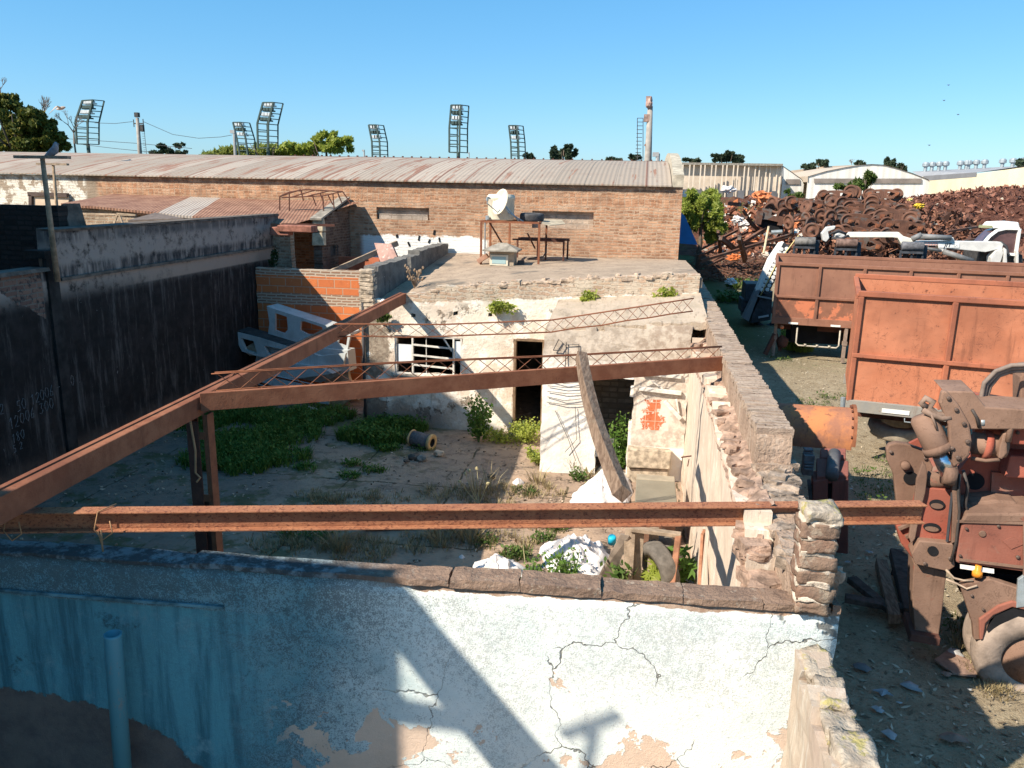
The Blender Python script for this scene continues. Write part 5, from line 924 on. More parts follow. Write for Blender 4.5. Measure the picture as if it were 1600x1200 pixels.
m = MB(); a = .44; b = .38; z0 = zb + .36; m.add([(-3.45 - a, 20.05 - b, z0), (-3.45 + a, 20.05 - b, z0), (-3.45 + a, 20.05 + b, z0), (-3.45 - a, 20.05 + b, z0), (-3.45 - a, 20.05 - b, z0 + .04), (-3.45 + a, 20.05 - b, z0 + .04), (-3.45 + a, 20.05 + b, z0 + .04), (-3.45 - a, 20.05 + b, z0 + .04), (-3.55, 20.05, z0 + .2), (-3.35, 20.05, z0 + .2)], [(3, 2, 1, 0), (0, 1, 5, 4), (1, 2, 6, 5), (2, 3, 7, 6), (3, 0, 4, 7), (4, 5, 9, 8), (5, 6, 9), (6, 7, 8, 9), (7, 4, 8)]); m.build('hood', CONC, ac, False, .006)
m = MB(); m.box((-3.98, 20.2, zb + .14), (.3, .16, .12), Matrix.Rotation(-.6, 3, 'Y')); tag(m.build('loose_brick', m_plain('loose_red_brick', (.35, .2, .14), .2, 9, .9), None, False, .01, loc=(-3.98, 20.2, zb)), 'loose brick tilted against the left of the roof cooler', 'brick')
m = MB(); m.box((-2.98, 20.1, zb + .06), (.16, .14, .14)); tag(m.build('valve_box', IRON, None, False, .01, loc=(-2.98, 20.1, zb)), 'small dark box standing right of the roof cooler', 'box')
# ------------------------------------------------------------------ scrap trailers
ORG = m_rust('orange_trailer_paint', C(.44, .16, .085), C(.50, .195, .108), C(.15, .06, .04), scale=1.6, scr=.8)
ORGD = m_rust('orange_frame_paint', C(.42, .145, .08), C(.36, .13, .075), C(.14, .055, .04), scale=3)
BRN = m_rust('brown_trailer_steel', C(.26, .125, .085), C(.30, .15, .10), C(.15, .07, .05), scale=1.2, scr=.3)
BRNL = m_rust('brown_flaking_paint', C(.22, .095, .06), C(.27, .12, .075), C(.12, .055, .04), paint=C(.50, .17, .09), pthr=(.50, .56), scale=2.5)
BRNF = m_rust('brown_frame_steel', C(.24, .11, .07), C(.28, .135, .09), C(.13, .06, .045), scale=3)
REFL = m_plain('reflector_white', (.78, .76, .70), .1, 12, .4)
AMBER = m_plain('amber_lamp', (.75, .26, .03), .1, 9, .3)
def trailer(name, label, org, ang, L, Wd, zb, zt, bays, rail, lowmat, upmat, frm, rearrail):
    t = thing(name, (org[0], org[1], 0), label, 'trailer'); d = V3(cos(radians(ang)), sin(radians(ang)), 0); n = V3(-d.y, d.x, 0); o = V3(org[0], org[1], 0)
    q = lambda u, v, z: o + d * u + n * v + V3(0, 0, z)
    zr = zb + rail
    m = MB(); m.prism([q(.03, .05, zb + .22), q(L - .03, .05, zb + .22), q(L - .03, .05, zr), q(.03, .05, zr)], n * .05); m.build('lower_side', lowmat, t)
    m = MB(); m.prism([q(.03, .05, zr), q(L - .03, .05, zr), q(L - .03, .05, zt - .04), q(.03, .05, zt - .04)], n * .05); m.build('upper_side', upmat, t)
    m = MB(); m.prism([q(.03, Wd - .1, zb + .2), q(L, Wd - .1, zb + .2), q(L, Wd - .1, zt + .06), q(.03, Wd - .1, zt + .06)], n * .05); m.build('far_side', upmat, t)
    m = MB(); m.prism([q(.02, .1, zb + .2), q(.02, Wd - .1, zb + .2), q(.02, Wd - .1, zt - .05), q(.02, .1, zt - .25)], d * .05); m.build('end_gate', upmat, t)
    m = MB(); m.prism([q(.05, .1, zb + .2), q(L, .1, zb + .2), q(L, Wd - .1, zb + .2), q(.05, Wd - .1, zb + .2)], V3(0, 0, .05)); m.build('bed_floor', frm, t)
    m = MB()
    for u in bays: m.bar(q(u, 0.02, zb + .2), q(u, 0.02, zt - .05), .09, .07, (0, 1, 0))
    m.bar(q(0, .01, zr), q(L, .01, zr), .07, .08); m.bar(q(-.02, .05, zt), q(L, .05, zt), .12, .10); m.bar(q(-.02, Wd - .06, zt + .10), q(L, Wd - .06, zt + .10), .10, .10); m.bar(q(0, .02, zt - .05), q(0, Wd - .05, zt + .05), .09, .09); m.build('side_frame', frm, t, False, .012)
    m = MB(); m.bar(q(-.01, .03, zb + .11), q(L, .03, zb + .11), .09, .22); m.bar(q(0, Wd - .05, zb + .1), q(L, Wd - .05, zb + .1), .09, .2); m.build('bottom_rail', rearrail, t, False, .008)
    m = MB(); m.bar(q(.2, .8, zb - .12), q(L, .8, zb - .12), .14, .3); m.bar(q(.2, Wd - .8, zb - .12), q(L, Wd - .8, zb - .12), .14, .3)
    for k in range(9): m.bar(q(.3 + k * 1.2, .1, zb + .1), q(.3 + k * 1.2, Wd - .1, zb + .1), .08, .12)
    m.build('chassis', RUSTD, t)
    return t, q
vo = ZP(1317, 640, 1.12); 
to, q = trailer('scrap_trailer', 'bright orange open topped scrap trailer with scratched side panels, nearest of the two trailers', (vo.x + .04, vo.y), -12.0, 12.5, 2.45, 1.10, 3.30, (.04, 1.56, 3.08, 4.6, 6.1, 7.6, 9.1, 10.6, 12.1), 1.07, ORG, ORG, ORGD, m_rust('grey_orange_rail', C(.30, .27, .23), C(.25, .24, .22), C(.2, .1, .06), paint=C(.36, .14, .07), pthr=(.6, .66), scale=3))
m = MB(); m.prism([q(.62, -.025, 1.15), q(1.08, -.025, 1.15), q(1.08, -.025, 1.23), q(.62, -.025, 1.23)], V3(0, -.006, 0)); m.build('reflector', REFL, to)
m = MB(); m.lathe([(.055, 0), (.05, .035), (0, .045)], q(.0, -.02, 1.02), (0, -1, .1), 14); m.build('amber_lamp', AMBER, to, True)
m = MB(); m.tube([q(-.04, .0, .98), q(-.06, .0, 1.35)], .045, 10); m.build('corner_lamp_tube', STEELG, to)
m = MB(); m.tube([q(1.02, .03, 1.08), q(1.02, -.03, 1.02), q(1.2, -.03, 1.02), q(1.2, .03, 1.08)], .012, 6); m.build('rope_hook', STEELG, to)
for k in (4.0, 5.3, 9.3, 10.6): m = MB(); wheel_tyre(m, q(k, .3, .5), .5, .28, (q(0, 1, 0) - q(0, 0, 0)), .55); w_ = m.build('wheel', RUBBER, to, True)
sp = q(.98, .95, .62); m = MB(); wheel_tyre(m, sp, .50, .27, (.05, -.12, 1), .55, 36); tag(m.build('spare_tyre', m_plain('dusty_tyre', (.30, .25, .19), .25, 7, .92, bump=.5), None, True, loc=sp), 'dusty spare tyre slung flat beneath the orange trailer', 'tyre')
vb = ZP(1203, 503, 1.12)
tb_, q = trailer('scrap_trailer', 'brown rusted open topped scrap trailer with flaking orange lower panels, behind the orange one', (vb.x + .05, vb.y), -8.5, 13.5, 2.45, 1.08, 2.93, (.04, 1.25, 2.5, 3.75, 5.0, 6.25, 7.5, 8.75, 10.0, 11.2, 12.4), .86, BRNL, BRN, BRNF, BRNF)
m = MB()
for u in (.50, 1.72): m.prism([q(u, -.022, 1.10), q(u + .28, -.022, 1.10), q(u + .28, -.022, 1.16), q(u, -.022, 1.16)], V3(0, -.006, 0))
m.build('reflector', REFL, tb_)
m = MB(); m.lathe([(.065, 0), (.05, .04), (0, .05)], q(.32, .0, .98), (0, -1, 0), 14); m.build('marker_lamp', m_plain('red_lamp', (.6, .17, .07), .1, 9, .4), tb_, True)
m = MB(); m.tube([q(.78, .1, 1.0), q(.78, .0, .52), q(.85, -.02, .45), q(1.95, -.02, .45), q(2.02, 0, .52), q(2.02, .1, 1.0)], .025, 8)
for u in (1.05, 1.4, 1.75): m.box(q(u, -.02, .48), (.07, .06, .06))
m.build('side_guard', m_plain('pale_pipe', (.42, .37, .3), .2, 8, .7), tb_, True)
m = MB(); m.box(q(1.5, 1.2, .72), (1.9, .9, .62)); m.box(q(5.2, 1.2, .6), (4.5, 1.6, .8)); m.build('underbed_shade', BLACKM, tb_)  # black boxes added to darken the space under the trailer bed
for u, yy in ((2.18, .05), (.14, .3)): m = MB(); m.bar(q(u, yy, 0), q(u, yy, 1.08), .09, .09); m.box(q(u, yy, .6), (.13, .13, .12)); m.build('landing_leg', m_plain('leg_steel', (.26, .19, .15), .3, 7, .8), tb_)
m = MB(); m.bar(q(.14, .3, .7), q(-.1, .15, .05), .1, .12); m.bar(q(.14, .5, .75), q(.35, .5, .15), .1, .1); m.blob(q(.4, .4, .45), (.16, .16, .22), 2, .15); m.build('running_gear', RUSTD, tb_)
for k in (2.9, 4.3, 9.6, 10.9): m = MB(); wheel_tyre(m, q(k, .3, .5), .5, .28, (q(0, 1, 0) - q(0, 0, 0)), .55); m.build('wheel', RUBDK, tb_, True)
# ------------------------------------------------------------------ white lorry standing behind the brown trailer
tk_ = thing('ramp_lorry', ZP(1178, 500, 0), 'white and black lorry tail with a tilted dotted ramp, left of the brown trailer', 'lorry'); vp = VPl(4.9, 31.5, 4)
m = MB(); m.prism([vp.at(*a) for a in ((1161, 497), (1170, 502), (1187, 456), (1202, 422), (1225, 378), (1219, 380), (1202, 405), (1184, 448))], vp.n * .35)
nw_ = NM('lorry_white'); z = nw_.xyz()[2]; k = nw_.thr(nw_.ma('ADD', z, nw_.ma('MULTIPLY', nw_.noise(3, 4), .3)), 1.55, 1.6); wm = nw_.mix(k, nw_.mix(nw_.noise(5), C(.16, .18, .2), C(.22, .24, .26)), C(.80, .80, .78)); m.build('ramp', nw_.fin(wm, .5), tk_)
m = MB()
for i in range(11):
    for s in (0, 1):
        t = (i + .5 * s) / 11; a = (1191 + 33 * t + 6.5 * s, 453 - 70 * t + 2.5 * s); m.lathe([(.075, 0), (.075, .02), (0, .025)], vp.at(*a, -.03), -vp.n, 12)
m.build('round_marker', WHITE, tk_)
m = MB(); m.prism([vp.at(*a, -.004) for a in ((1187, 457), (1200, 461), (1236, 386), (1226, 379))], vp.n * .3); m.build('marker_panel', CHAR, tk_)
m = MB(); m.tube([vp.at(1188, 462, -.05), vp.at(1212, 415, -.05), vp.at(1240, 378, -.05), vp.at(1248, 368, 0)], .022, 6); m.build('edge_strip', m_plain('yellow_edge', (.62, .5, .22), .2, 8, .6), tk_, True)
m = MB(); m.prism([vp.at(*a, .1) for a in ((1173, 505), (1204, 500), (1208, 455), (1190, 462), (1176, 490))], vp.n * 2.2); m.box(vp.at(1176, 455, 1.0), (.7, 1.2, .7)); m.box(vp.at(1168, 475, 1.0), (.6, 1.0, .5)); m.build('rear_body', CHAR, tk_, False, .02)
m = MB(); m.bar(vp.at(1185, 496, .02), vp.at(1201, 493, .02), .05, .07); m.build('number_plate', m_plain('grey_plate', (.45, .47, .5), .1, 5, .5), tk_)
m = MB(); m.bar(vp.at(1182, 462, -.02), vp.at(1206, 467, -.02), .05, .06); m.build('hinge_bar', STEELG, tk_)
for dx in (.4, 1.9): m = MB(); wheel_tyre(m, vp.at(1180, 500, .8) + V3(dx, 0, .1), .5, .28, (0, 1, 0), .55); m.build('wheel', RUBDK, tk_, True)
# ------------------------------------------------------------------ white excavator behind
ex = thing('excavator', V3(14.2, 33.0, 0), 'white excavator with a long grey lettered boom and dark glazed cab behind the brown trailer', 'excavator'); ep = VPl(12.0, 33.0, -4)
GREYP = m_plain('pale_grey_paint', (.56, .55, .53), .12, 4, .5)
def PR(poly, off, th): return [ep.at(*a, off) for a in poly], ep.n * th
m = MB(); m.prism(*PR(((1425, 377), (1484, 376), (1486, 370), (1490, 371), (1492, 377), (1564, 378), (1568, 382), (1566, 388), (1540, 394), (1480, 388), (1473, 394), (1468, 392), (1466, 384), (1430, 384)), 0, .45)); bm_ = m.build('main_boom', GREYP, ex, False, .02)
m = MB(); m.prism([ep.at(*a, -.012) for a in ((1466, 379.6), (1499, 379.6), (1499, 387), (1466, 387))], -ep.n * .012); m.build('name_plate', WHITE, bm_)
E_R = Matrix((ep.d, V3(0, 0, 1), -ep.n)).transposed()
s_ = (ep.at(1499, 380) - ep.at(1466, 380)).length
text('JIT', s_ * .30, ep.at(1480.5, 383.2, -.03), E_R, bm_, BLACKM, 'lettering', .006, .25); text('SA', s_ * .20, ep.at(1493.5, 383.6, -.03), E_R, bm_, m_plain('faded_grey', (.5, .5, .5), .1, 5, .6), 'lettering', .003)
m = MB()
for r_ in range(2):
    for k in range(5): m.prism([ep.at(1446 + k * 4 + a, 378 + r_ * 3.4 + b, -.012) for a, b in ((0, 0), (2.6, .1), (2.6, 2.2), (1.3, 1.5), (0, 2.3))], ep.n * .01)
m.build('faded_red_marks', m_plain('faded_red', (.62, .36, .32), .1, 6, .7), bm_)
m = MB(); m.prism(*PR(((1320, 371), (1328, 363), (1405, 363), (1412, 369), (1426, 373), (1428, 383), (1410, 384), (1403, 372), (1395, 371)), .1, .35)); m.build('dipper_arm', m_plain('chalky_white', (.74, .72, .64), .12, 4, .5), ex, False, .02)
m = MB(); m.tube([ep.at(1425, 374, -.1), ep.at(1440, 367, -.1)], .11, 10); m.tube([ep.at(1436, 369, -.1), ep.at(1486, 372, -.1)], .10, 10); m.tube([ep.at(1474, 393, -.1), ep.at(1520, 408, -.1)], .10, 10); m.tube([ep.at(1430, 385, 0), ep.at(1470, 392, 0)], .06, 8); m.build('hydraulic_ram', m_plain('ram_grey', (.18, .18, .18), .2, 5, .5), ex, True)
m = MB(); m.tube([ep.at(1563, 378, .1), ep.at(1572, 385, .1), ep.at(1576, 398, .1), ep.at(1570, 405, .1)], .05, 8); m.build('hose', WIRE, ex, True); m = MB(); m.tube([ep.at(1296, 366, .1), ep.at(1310, 360, 0), ep.at(1322, 366, .1)], .05, 7); m.build('hose', WIRE, ex, True); m = MB(); m.tube([ep.at(1300, 372, .1), ep.at(1312, 374, 0), ep.at(1326, 368, .1)], .05, 7); m.build('hose', WIRE, ex, True)
m = MB(); m.prism(*PR(((1284, 365), (1292, 355), (1306, 353), (1304, 358), (1294, 362), (1296, 372), (1291, 378), (1286, 376)), 0, .4)); m.blob(ep.at(1312, 367, .2), (.25, .2, .16), 2, .2); m.build('arm_head', GREYP, ex, False, .02)
m = MB(); m.prism(*PR(((1535, 383), (1545, 372), (1556, 362), (1570, 358), (1593, 358), (1588, 398), (1560, 400), (1538, 396)), .55, 1.3)); 
cg = m_plain('tinted_glass', (.10, .055, .055), .3, 2, .15, spec=.5); m.build('cab', cg, ex)
m = MB(); pts = ((1537, 380), (1546, 369), (1558, 360), (1571, 357), (1593, 357.5), (1587, 398), (1575, 397)); P_ = [ep.at(*a, .5) for a in pts]
for a, b in zip(P_, P_[1:]): m.bar(a, b, .12, .10)
m.build('cab_frame', WHITE, ex, False, .01)
m = MB(); m.prism(*PR(((1552, 357), (1560, 348), (1592, 347), (1594, 356)), .5, 1.5)); m.build('cab_roof', WHITE, ex, False, .05)
m = MB(); m.bar(ep.at(1530, 353.5, .6), ep.at(1550, 354.5, .6), .12, .10); m.build('work_lamp', m_plain('olive_lamp', (.32, .32, .18), .2, 8, .6), ex)
m = MB(); m.prism(*PR(((1548, 402), (1556, 392), (1566, 388), (1568, 396), (1562, 414), (1548, 414)), -.1, .5)); m.build('boom_bracket', GREYP, ex, False, .02); m = MB(); m.prism(*PR(((1569, 387), (1573, 390), (1574, 414), (1568, 414)), -.15, .3)); m.build('boom_bracket', GREYP, ex, False, .02); m = MB(); m.prism(*PR(((1588, 392), (1592, 394), (1592, 412), (1588, 412)), .3, .3)); m.build('boom_bracket', GREYP, ex, False, .02)
m = MB(); m.prism(*PR(((1530, 392), (1598, 398), (1600, 470), (1530, 470)), .7, 2.0)); m.prism(*PR(((1535, 470), (1640, 470), (1640, 500), (1535, 500)), .2, 3.0)); m.build('undercarriage', IRON, ex, False, .03)
# ------------------------------------------------------------------ three dark roller housings between trailer and excavator
rp = VPl(8, 29.6, -5.5); proto = None
for i, (px_, w) in enumerate(((1258, 32), (1323, 33), (1426, 34))):
    lab = ('dark roller housing at the left end above the brown trailer rim', 'dark roller housing with a rusty brown drum, middle of the three above the brown trailer', 'dark roller housing below the excavator boom joint, rightmost of the three')[i]
    a0 = rp.at(px_ - w / 2, 377 + .045 * (px_ - 1258)); b0 = rp.at(px_ + w / 2, 378 + .045 * (px_ - 1258)); t = thing('roller_housing', (a0 + b0) / 2 * 1.0, lab, 'machine part', 'roller housings behind the brown trailer')
    m = MB(); m.lathe([(.0, 0), (.15, 0), (.16, .02), (.16, (b0 - a0).length - .02), (.15, (b0 - a0).length), (0, (b0 - a0).length)], a0, b0 - a0, 18); m.build('roller', m_plain('roller_steel%d' % i, ((.16, .15, .14), (.16, .10, .08), (.12, .12, .13))[i], .4, 8, .6), t, True)
    m = MB()
    for s in (0, .5, 1): c = a0.lerp(b0, s); m.bar(c - V3(0, 0, .15), c - V3(0, 0, 1.3), .09, .06)
    m.bar(a0 - V3(0, 0, .2), b0 - V3(0, 0, .2), .2, .08); m.bar(b0 + V3(0, .1, .05), b0 - V3(-.04, -.1, 1.2), .10, .3); m.bar(a0 - V3(0, 0, 1.3), b0 - V3(0, 0, 1.3), .5, .1); m.bar(a0 - V3(0, -.2, 1.3), V3(a0.x, a0.y + .2, 0), .2, .2); m.bar(b0 - V3(0, -.2, 1.3), V3(b0.x, b0.y + .2, 0), .2, .2); m.build('frame', CHAR, t)
    m = MB(); m.tube([a0.lerp(b0, .25) + V3(0, .1, -.7), a0.lerp(b0, .3) + V3(0, .1, -.25)], .07, 8); m.box(a0.lerp(b0, .7) + V3(0, .12, -.6), (.2, .1, .25)); m.build('spindle', RUSTW, t)
# ------------------------------------------------------------------ crane lorry with its folded red boom
ck = thing('crane_lorry', V3(4.6, 8.6, 0), 'dusty rust red crane lorry with a folded hydraulic boom, at the right edge', 'lorry'); tp = VPl(4.1, 8.3, -8)
CRED = m_rust('dusty_red_paint', C(.25, .085, .058), C(.30, .115, .08), C(.12, .05, .038), paint=C(.25, .155, .115), pthr=(.50, .60), scale=1.6)
CREDB = m_rust('bright_red_paint', C(.33, .085, .055), C(.38, .12, .08), C(.15, .05, .035), paint=C(.26, .15, .11), pthr=(.56, .66), scale=2.2)
CTAN = m_rust('dust_coated_steel', C(.26, .16, .115), C(.20, .12, .085), C(.10, .058, .042), paint=C(.22, .08, .055), pthr=(.60, .66), scale=2.5, scr=.5)
def TR(poly, off): return [tp.at(x, y, off) for x, y in poly]
def tpoly(name, poly, off, th, mat, bev=.012, par=None): m = MB(); m.prism(TR(poly, off), tp.n * th); return m.build(name, mat, par or ck, False, bev)
# tyre, rim, mudguard
wc = tp.at(1612, 1032, 0.0); ax_ = tp.n
for off in (0, .36):
    m = MB(); wheel_tyre(m, wc + ax_ * (off + .1), .545, .30, ax_, .52, 44); w_ = m.build('wheel', m_plain('truck_tyre%d' % (off * 10), (.27, .21, .17), .3, 5, .92, bump=.6), ck, True)
    if off == 0:
        m = MB(); m.lathe([(.285, -.06), (.27, .02), (.20, .08), (.1, .09), (.1, .03), (0, .03)], wc + ax_ * .05, ax_, 30); m.build('rim', CTAN, w_, True)
tpoly('mudguard', ((1500, 916), (1512, 911), (1548, 905), (1575, 914), (1600, 922), (1640, 930), (1640, 960), (1600, 952), (1580, 949), (1548, 968), (1536, 1000), (1522, 1000), (1520, 976)), -.02, .10, CTAN)
tpoly('mudguard_lip', ((1530, 968), (1560, 947), (1582, 940), (1640, 950), (1640, 962), (1582, 949), (1552, 962), (1540, 975), (1536, 1000), (1531, 1000)), -.05, .5, CRED)
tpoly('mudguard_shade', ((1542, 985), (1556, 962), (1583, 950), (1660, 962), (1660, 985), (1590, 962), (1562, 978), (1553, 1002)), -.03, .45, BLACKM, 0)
# body
tpoly('body_side', ((1493, 880), (1495, 840), (1503, 818), (1518, 806), (1700, 806), (1700, 908)), 0, 2.2, CRED, .03)
m = MB(); m.prism(TR(((1500, 881.5), (1553, 889), (1553, 896), (1500, 888)), -.006), -tp.n * .006); m.build('reflector', REFL, ck)
m = MB(); m.prism(TR(((1566, 845), (1582, 838), (1600, 850), (1580, 858)), -.004), -tp.n * .004); m.build('diamond_mark', CRED, ck)
m = MB(); m.lathe([(.035, 0), (.03, .01), (0, .012)], tp.at(1535, 834, -.004), -tp.n, 14); m.build('bolt', CTAN, ck)
tpoly('chassis', ((1480, 886), (1700, 912), (1700, 950), (1500, 925)), .5, 1.4, BLACKM, 0)
tpoly('tank', ((1515, 806), (1515, 786), (1560, 782), (1590, 785), (1594, 806)), .25, .5, CTAN, .03); tpoly('tank_top', ((1500, 818), (1510, 803), (1600, 803), (1700, 806), (1700, 816)), -.02, 1.2, CTAN, .02)
m = MB(); p = tp.at(1527, 896, -.02); m.lathe([(.05, .0), (.05, .05), (.03, .07), (.03, .12)], p - V3(0, 0, .03), (0, 0, 1), 14); m.build('amber_lamp', AMBER, ck, True)
m = MB(); m.tube(TR(((1478, 890), (1490, 903), (1505, 907), (1520, 907)), -.02), .012, 6); m.tube(TR(((1478, 905), (1495, 912), (1510, 920), (1527, 915)), -.03), .012, 6); m.build('cable', m_plain('tan_cable', (.4, .3, .22), .2, 9, .7), ck, True)
tpoly('grey_lever', ((1591, 906), (1600, 900), (1602, 948), (1588, 950)), -.06, .04, STEELG, .004)
# outrigger column and base plates
tpoly('outrigger', ((1428, 880), (1479, 894), (1474, 940), (1466, 1000), (1430, 992), (1425, 930)), .15, .35, CTAN, .01)
tpoly('outrigger_foot', ((1424, 990), (1470, 998), (1468, 1010), (1420, 1002)), .05, .5, RUSTD, .01)
tpoly('base_plate', ((1436, 845), (1490, 850), (1492, 886), (1480, 893), (1430, 882), (1424, 866)), .02, .25, CTAN, .012)
m = MB(); m.lathe([(0, 0), (.05, 0), (.05, .012), (0, .012)], tp.at(1457, 860, .012), -tp.n, 16); m.build('plate_hole', BLACKM, ck)
tpoly('claw_tines', ((1400, 822), (1415, 812), (1440, 830), (1450, 862), (1438, 872), (1425, 872), (1408, 850)), .25, .3, CREDB, .02)
m = MB()
for k in range(4): a = tp.at(1404 + 11 * k, 826 + 13 * k, .22); b = tp.at(1424 + 11 * k, 818 + 13 * k, .22); m.bar(a, b, .05, .03)
m.build('tine_band', CTAN, ck)
# rear claw-shaped plate
tpoly('claw_plate', ((1385, 702), (1389, 695), (1400, 692), (1418, 694), (1446, 705), (1458, 730), (1452, 760), (1440, 790), (1432, 850), (1425, 868), (1405, 840), (1400, 780), (1396, 742), (1386, 720)), .55, .10, CTAN, .015)
m = MB(); m.lathe([(0, 0), (.075, 0), (.075, .008), (0, .008)], tp.at(1423, 747, .545), -tp.n, 20); m.build('plate_hole', BLACKM, ck)
m = MB(); m.lathe([(.05, 0), (.05, .05), (.04, .07), (0, .07)], tp.at(1414, 726, .55), -tp.n, 16); m.build('pin', CTAN, ck, True)
tpoly('lug', ((1420, 693), (1440, 683), (1446, 690), (1440, 700)), .5, .05, CREDB, .004)
# red link box with slotted holes
tpoly('link_box', ((1443, 762), (1494, 766), (1493, 845), (1484, 848), (1430, 842), (1434, 800)), .12, .35, CREDB, .01)
for x, y, rx, ry in ((1464, 788, .075, .055), (1456, 824, .085, .05)):
    m = MB(); c = tp.at(x, y, .108); m.prism([c + tp.d * (rx * cos(a)) + V3(0, 0, ry * sin(a)) for a in [k * pi / 8 for k in range(16)]], -tp.n * .006); m.build('slot', BLACKM, ck)
    m = MB(); m.prism([c + tp.d * (rx * .8 * cos(a)) + V3(0, 0, -.015 + ry * .55 * sin(a)) - tp.n * .008 for a in [k * pi / 8 for k in range(16)]], -tp.n * .004); m.build('slot_lip', CTAN, ck)
tpoly('link_cheek', ((1442, 722), (1447, 728), (1449, 745), (1446, 770), (1438, 800), (1430, 842), (1424, 850), (1420, 840), (1428, 790), (1432, 750)), .06, .05, CTAN, .008)
tpoly('link_cheek', ((1486, 712), (1494, 720), (1500, 745), (1501, 780), (1495, 846), (1487, 850), (1489, 790), (1487, 745)), .0, .07, CTAN, .008)
m = MB(); m.tube([tp.at(1448, 748, .2), tp.at(1488, 752, .2)], .085, 18); m.build('link_pin', CTAN, ck, True)
m = MB(); m.tube([tp.at(1488, 770, .02), tp.at(1480, 846, .03)], .015, 6); m.build('grease_pipe', WIRE, ck)
# hydraulic ram
m = MB(); a, b, c = tp.at(1440, 648, .12), tp.at(1466, 703, .06), tp.at(1483, 742, .03)
dd = (b - a).normalized(); m.tube([a, a + dd * .04, b - dd * .03, b], [.10, .13, .13, .12], 22); m.tube([b - dd * .05, b + dd * .03], .145, 22); m.build('ram_barrel', CTAN, ck, True)
m = MB(); m.tube([b, c], .082, 20); m.build('ram_rod', CHROME, ck, True)
m = MB(); m.tube([tp.at(1473, 741, .0), tp.at(1492, 745, .0)], .10, 18); m.build('rod_eye', CTAN, ck, True)
# boom head and upper arm
tpoly('boom_cheek', ((1472, 612), (1480, 611), (1498, 632), (1515, 662), (1519, 690), (1515, 712), (1505, 722), (1490, 731), (1484, 700), (1482, 665), (1468, 630)), -.02, .10, CTAN, .02)
tpoly('boom_top', ((1474, 611), (1521, 612), (1540, 636), (1700, 646), (1700, 672), (1516, 671), (1498, 636)), .02, .55, CTAN, .015)
m = MB(); m.prism([p - V3(0, 0, .01) for p in TR(((1520, 614), (1700, 640), (1700, 800), (1500, 800), (1498, 735), (1525, 700)), .55)], tp.n * .12); m.build('inner_panel', CREDB, ck)
m = MB(); m.lathe([(0, 0), (.095, 0), (.095, .01), (0, .01)], tp.at(1523, 752, .535), -tp.n, 22); m.build('panel_hole', BLACKM, ck)
tpoly('side_arm', ((1580, 658), (1700, 664), (1700, 700), (1580, 694)), .15, .4, CREDB, .012); tpoly('lower_arm', ((1578, 712), (1700, 718), (1700, 752), (1570, 746)), .3, .3, CREDB, .012)
m = MB(); m.prism(TR(((1550, 738), (1700, 750), (1700, 790), (1548, 782)), .5), tp.n * .05); m.build('lower_panel', CRED, ck)
m = MB(); m.tube([tp.at(1520, 692, .22), tp.at(1572, 698, .22)], .115, 22); m.build('slew_drum', CTAN, ck, True)
m = MB(); m.tube([tp.at(1536, 694, .22), tp.at(1546, 695.5, .22)], .15, 22); m.build('drum_clamp', CREDB, ck, True)
tpoly('drum_cheek', ((1568, 678), (1574, 676), (1574, 708), (1566, 718), (1560, 716), (1562, 700)), .05, .10, CTAN, .01); m = MB(); m.tube(TR(((1518, 716), (1540, 720), (1562, 718)), .1), .02, 8); m.build('drum_guard', CTAN, ck, True)
# hoses and pipes
BOLT = m_plain('bolt_heads', (.11, .075, .06), .3, 9, .6)
for x, y, off, r_ in ((1482, 622, -.03, .022), (1494, 640, -.03, .022), (1506, 662, -.03, .022), (1512, 690, -.03, .026), (1497, 715, -.03, .026), (1488, 700, -.03, .02), (1436, 812, .11, .016), (1488, 812, .11, .016), (1440, 775, .11, .016), (1445, 880, .01, .02), (1484, 872, .01, .02), (1392, 706, .54, .02), (1446, 716, .54, .02), (1440, 780, .54, .02), (1430, 845, .54, .02), (1510, 826, -.008, .016), (1560, 822, -.008, .016), (1590, 870, -.008, .02), (1500, 868, -.008, .016), (1536, 952, -.03, .016), (1518, 930, -.03, .016), (1590, 936, -.03, .016), (1550, 664, .14, .016), (1590, 676, .14, .02)):
    m = MB(); m.lathe([(r_, 0), (r_, .012), (r_ * .6, .018), (0, .018)], tp.at(x, y, off), -tp.n, 6); m.build('bolt', BOLT, ck)
m = MB(); m.tube(TR(((1500, 741), (1497, 770), (1499, 800), (1494, 846), (1486, 878)), -.01), .014, 6); BHM = m_plain('black_hose', (.06, .05, .045), .2, 7, .6); m.build('thin_hose', BHM, ck, True); m = MB(); m.tube(TR(((1505, 735), (1512, 760), (1508, 790), (1515, 806)), .1), .018, 7); m.build('thin_hose', BHM, ck, True); m = MB(); m.tube(TR(((1519, 640), (1526, 652), (1530, 668)), .0), .016, 7); m.build('thin_hose', BHM, ck, True)
m = MB(); m.prism(TR(((1494, 812), (1700, 818), (1700, 822), (1494, 816)), -.008), -tp.n * .012); m.prism(TR(((1498, 872), (1700, 896), (1700, 900), (1498, 876)), -.008), -tp.n * .012); m.prism(TR(((1598, 812), (1603, 812), (1603, 900), (1598, 899)), -.006), -tp.n * .012); m.build('seam', CTAN, ck)
m = MB(); m.tube(TR(((1447, 636), (1440, 630), (1446, 622), (1458, 628), (1452, 637), (1464, 648), (1480, 648), (1487, 648)), .02), .035, 10); m.tube(TR(((1442, 640), (1455, 648), (1472, 654), (1486, 652)), .0), .03, 10); m.tube(TR(((1455, 648), (1460, 660), (1464, 672)), -.02), .012, 6); m.tube(TR(((1483, 652), (1486, 660), (1478, 668)), .05), .016, 6); m.build('hydraulic_hose', m_plain('dusty_hose', (.22, .15, .115), .25, 7, .8), ck, True)
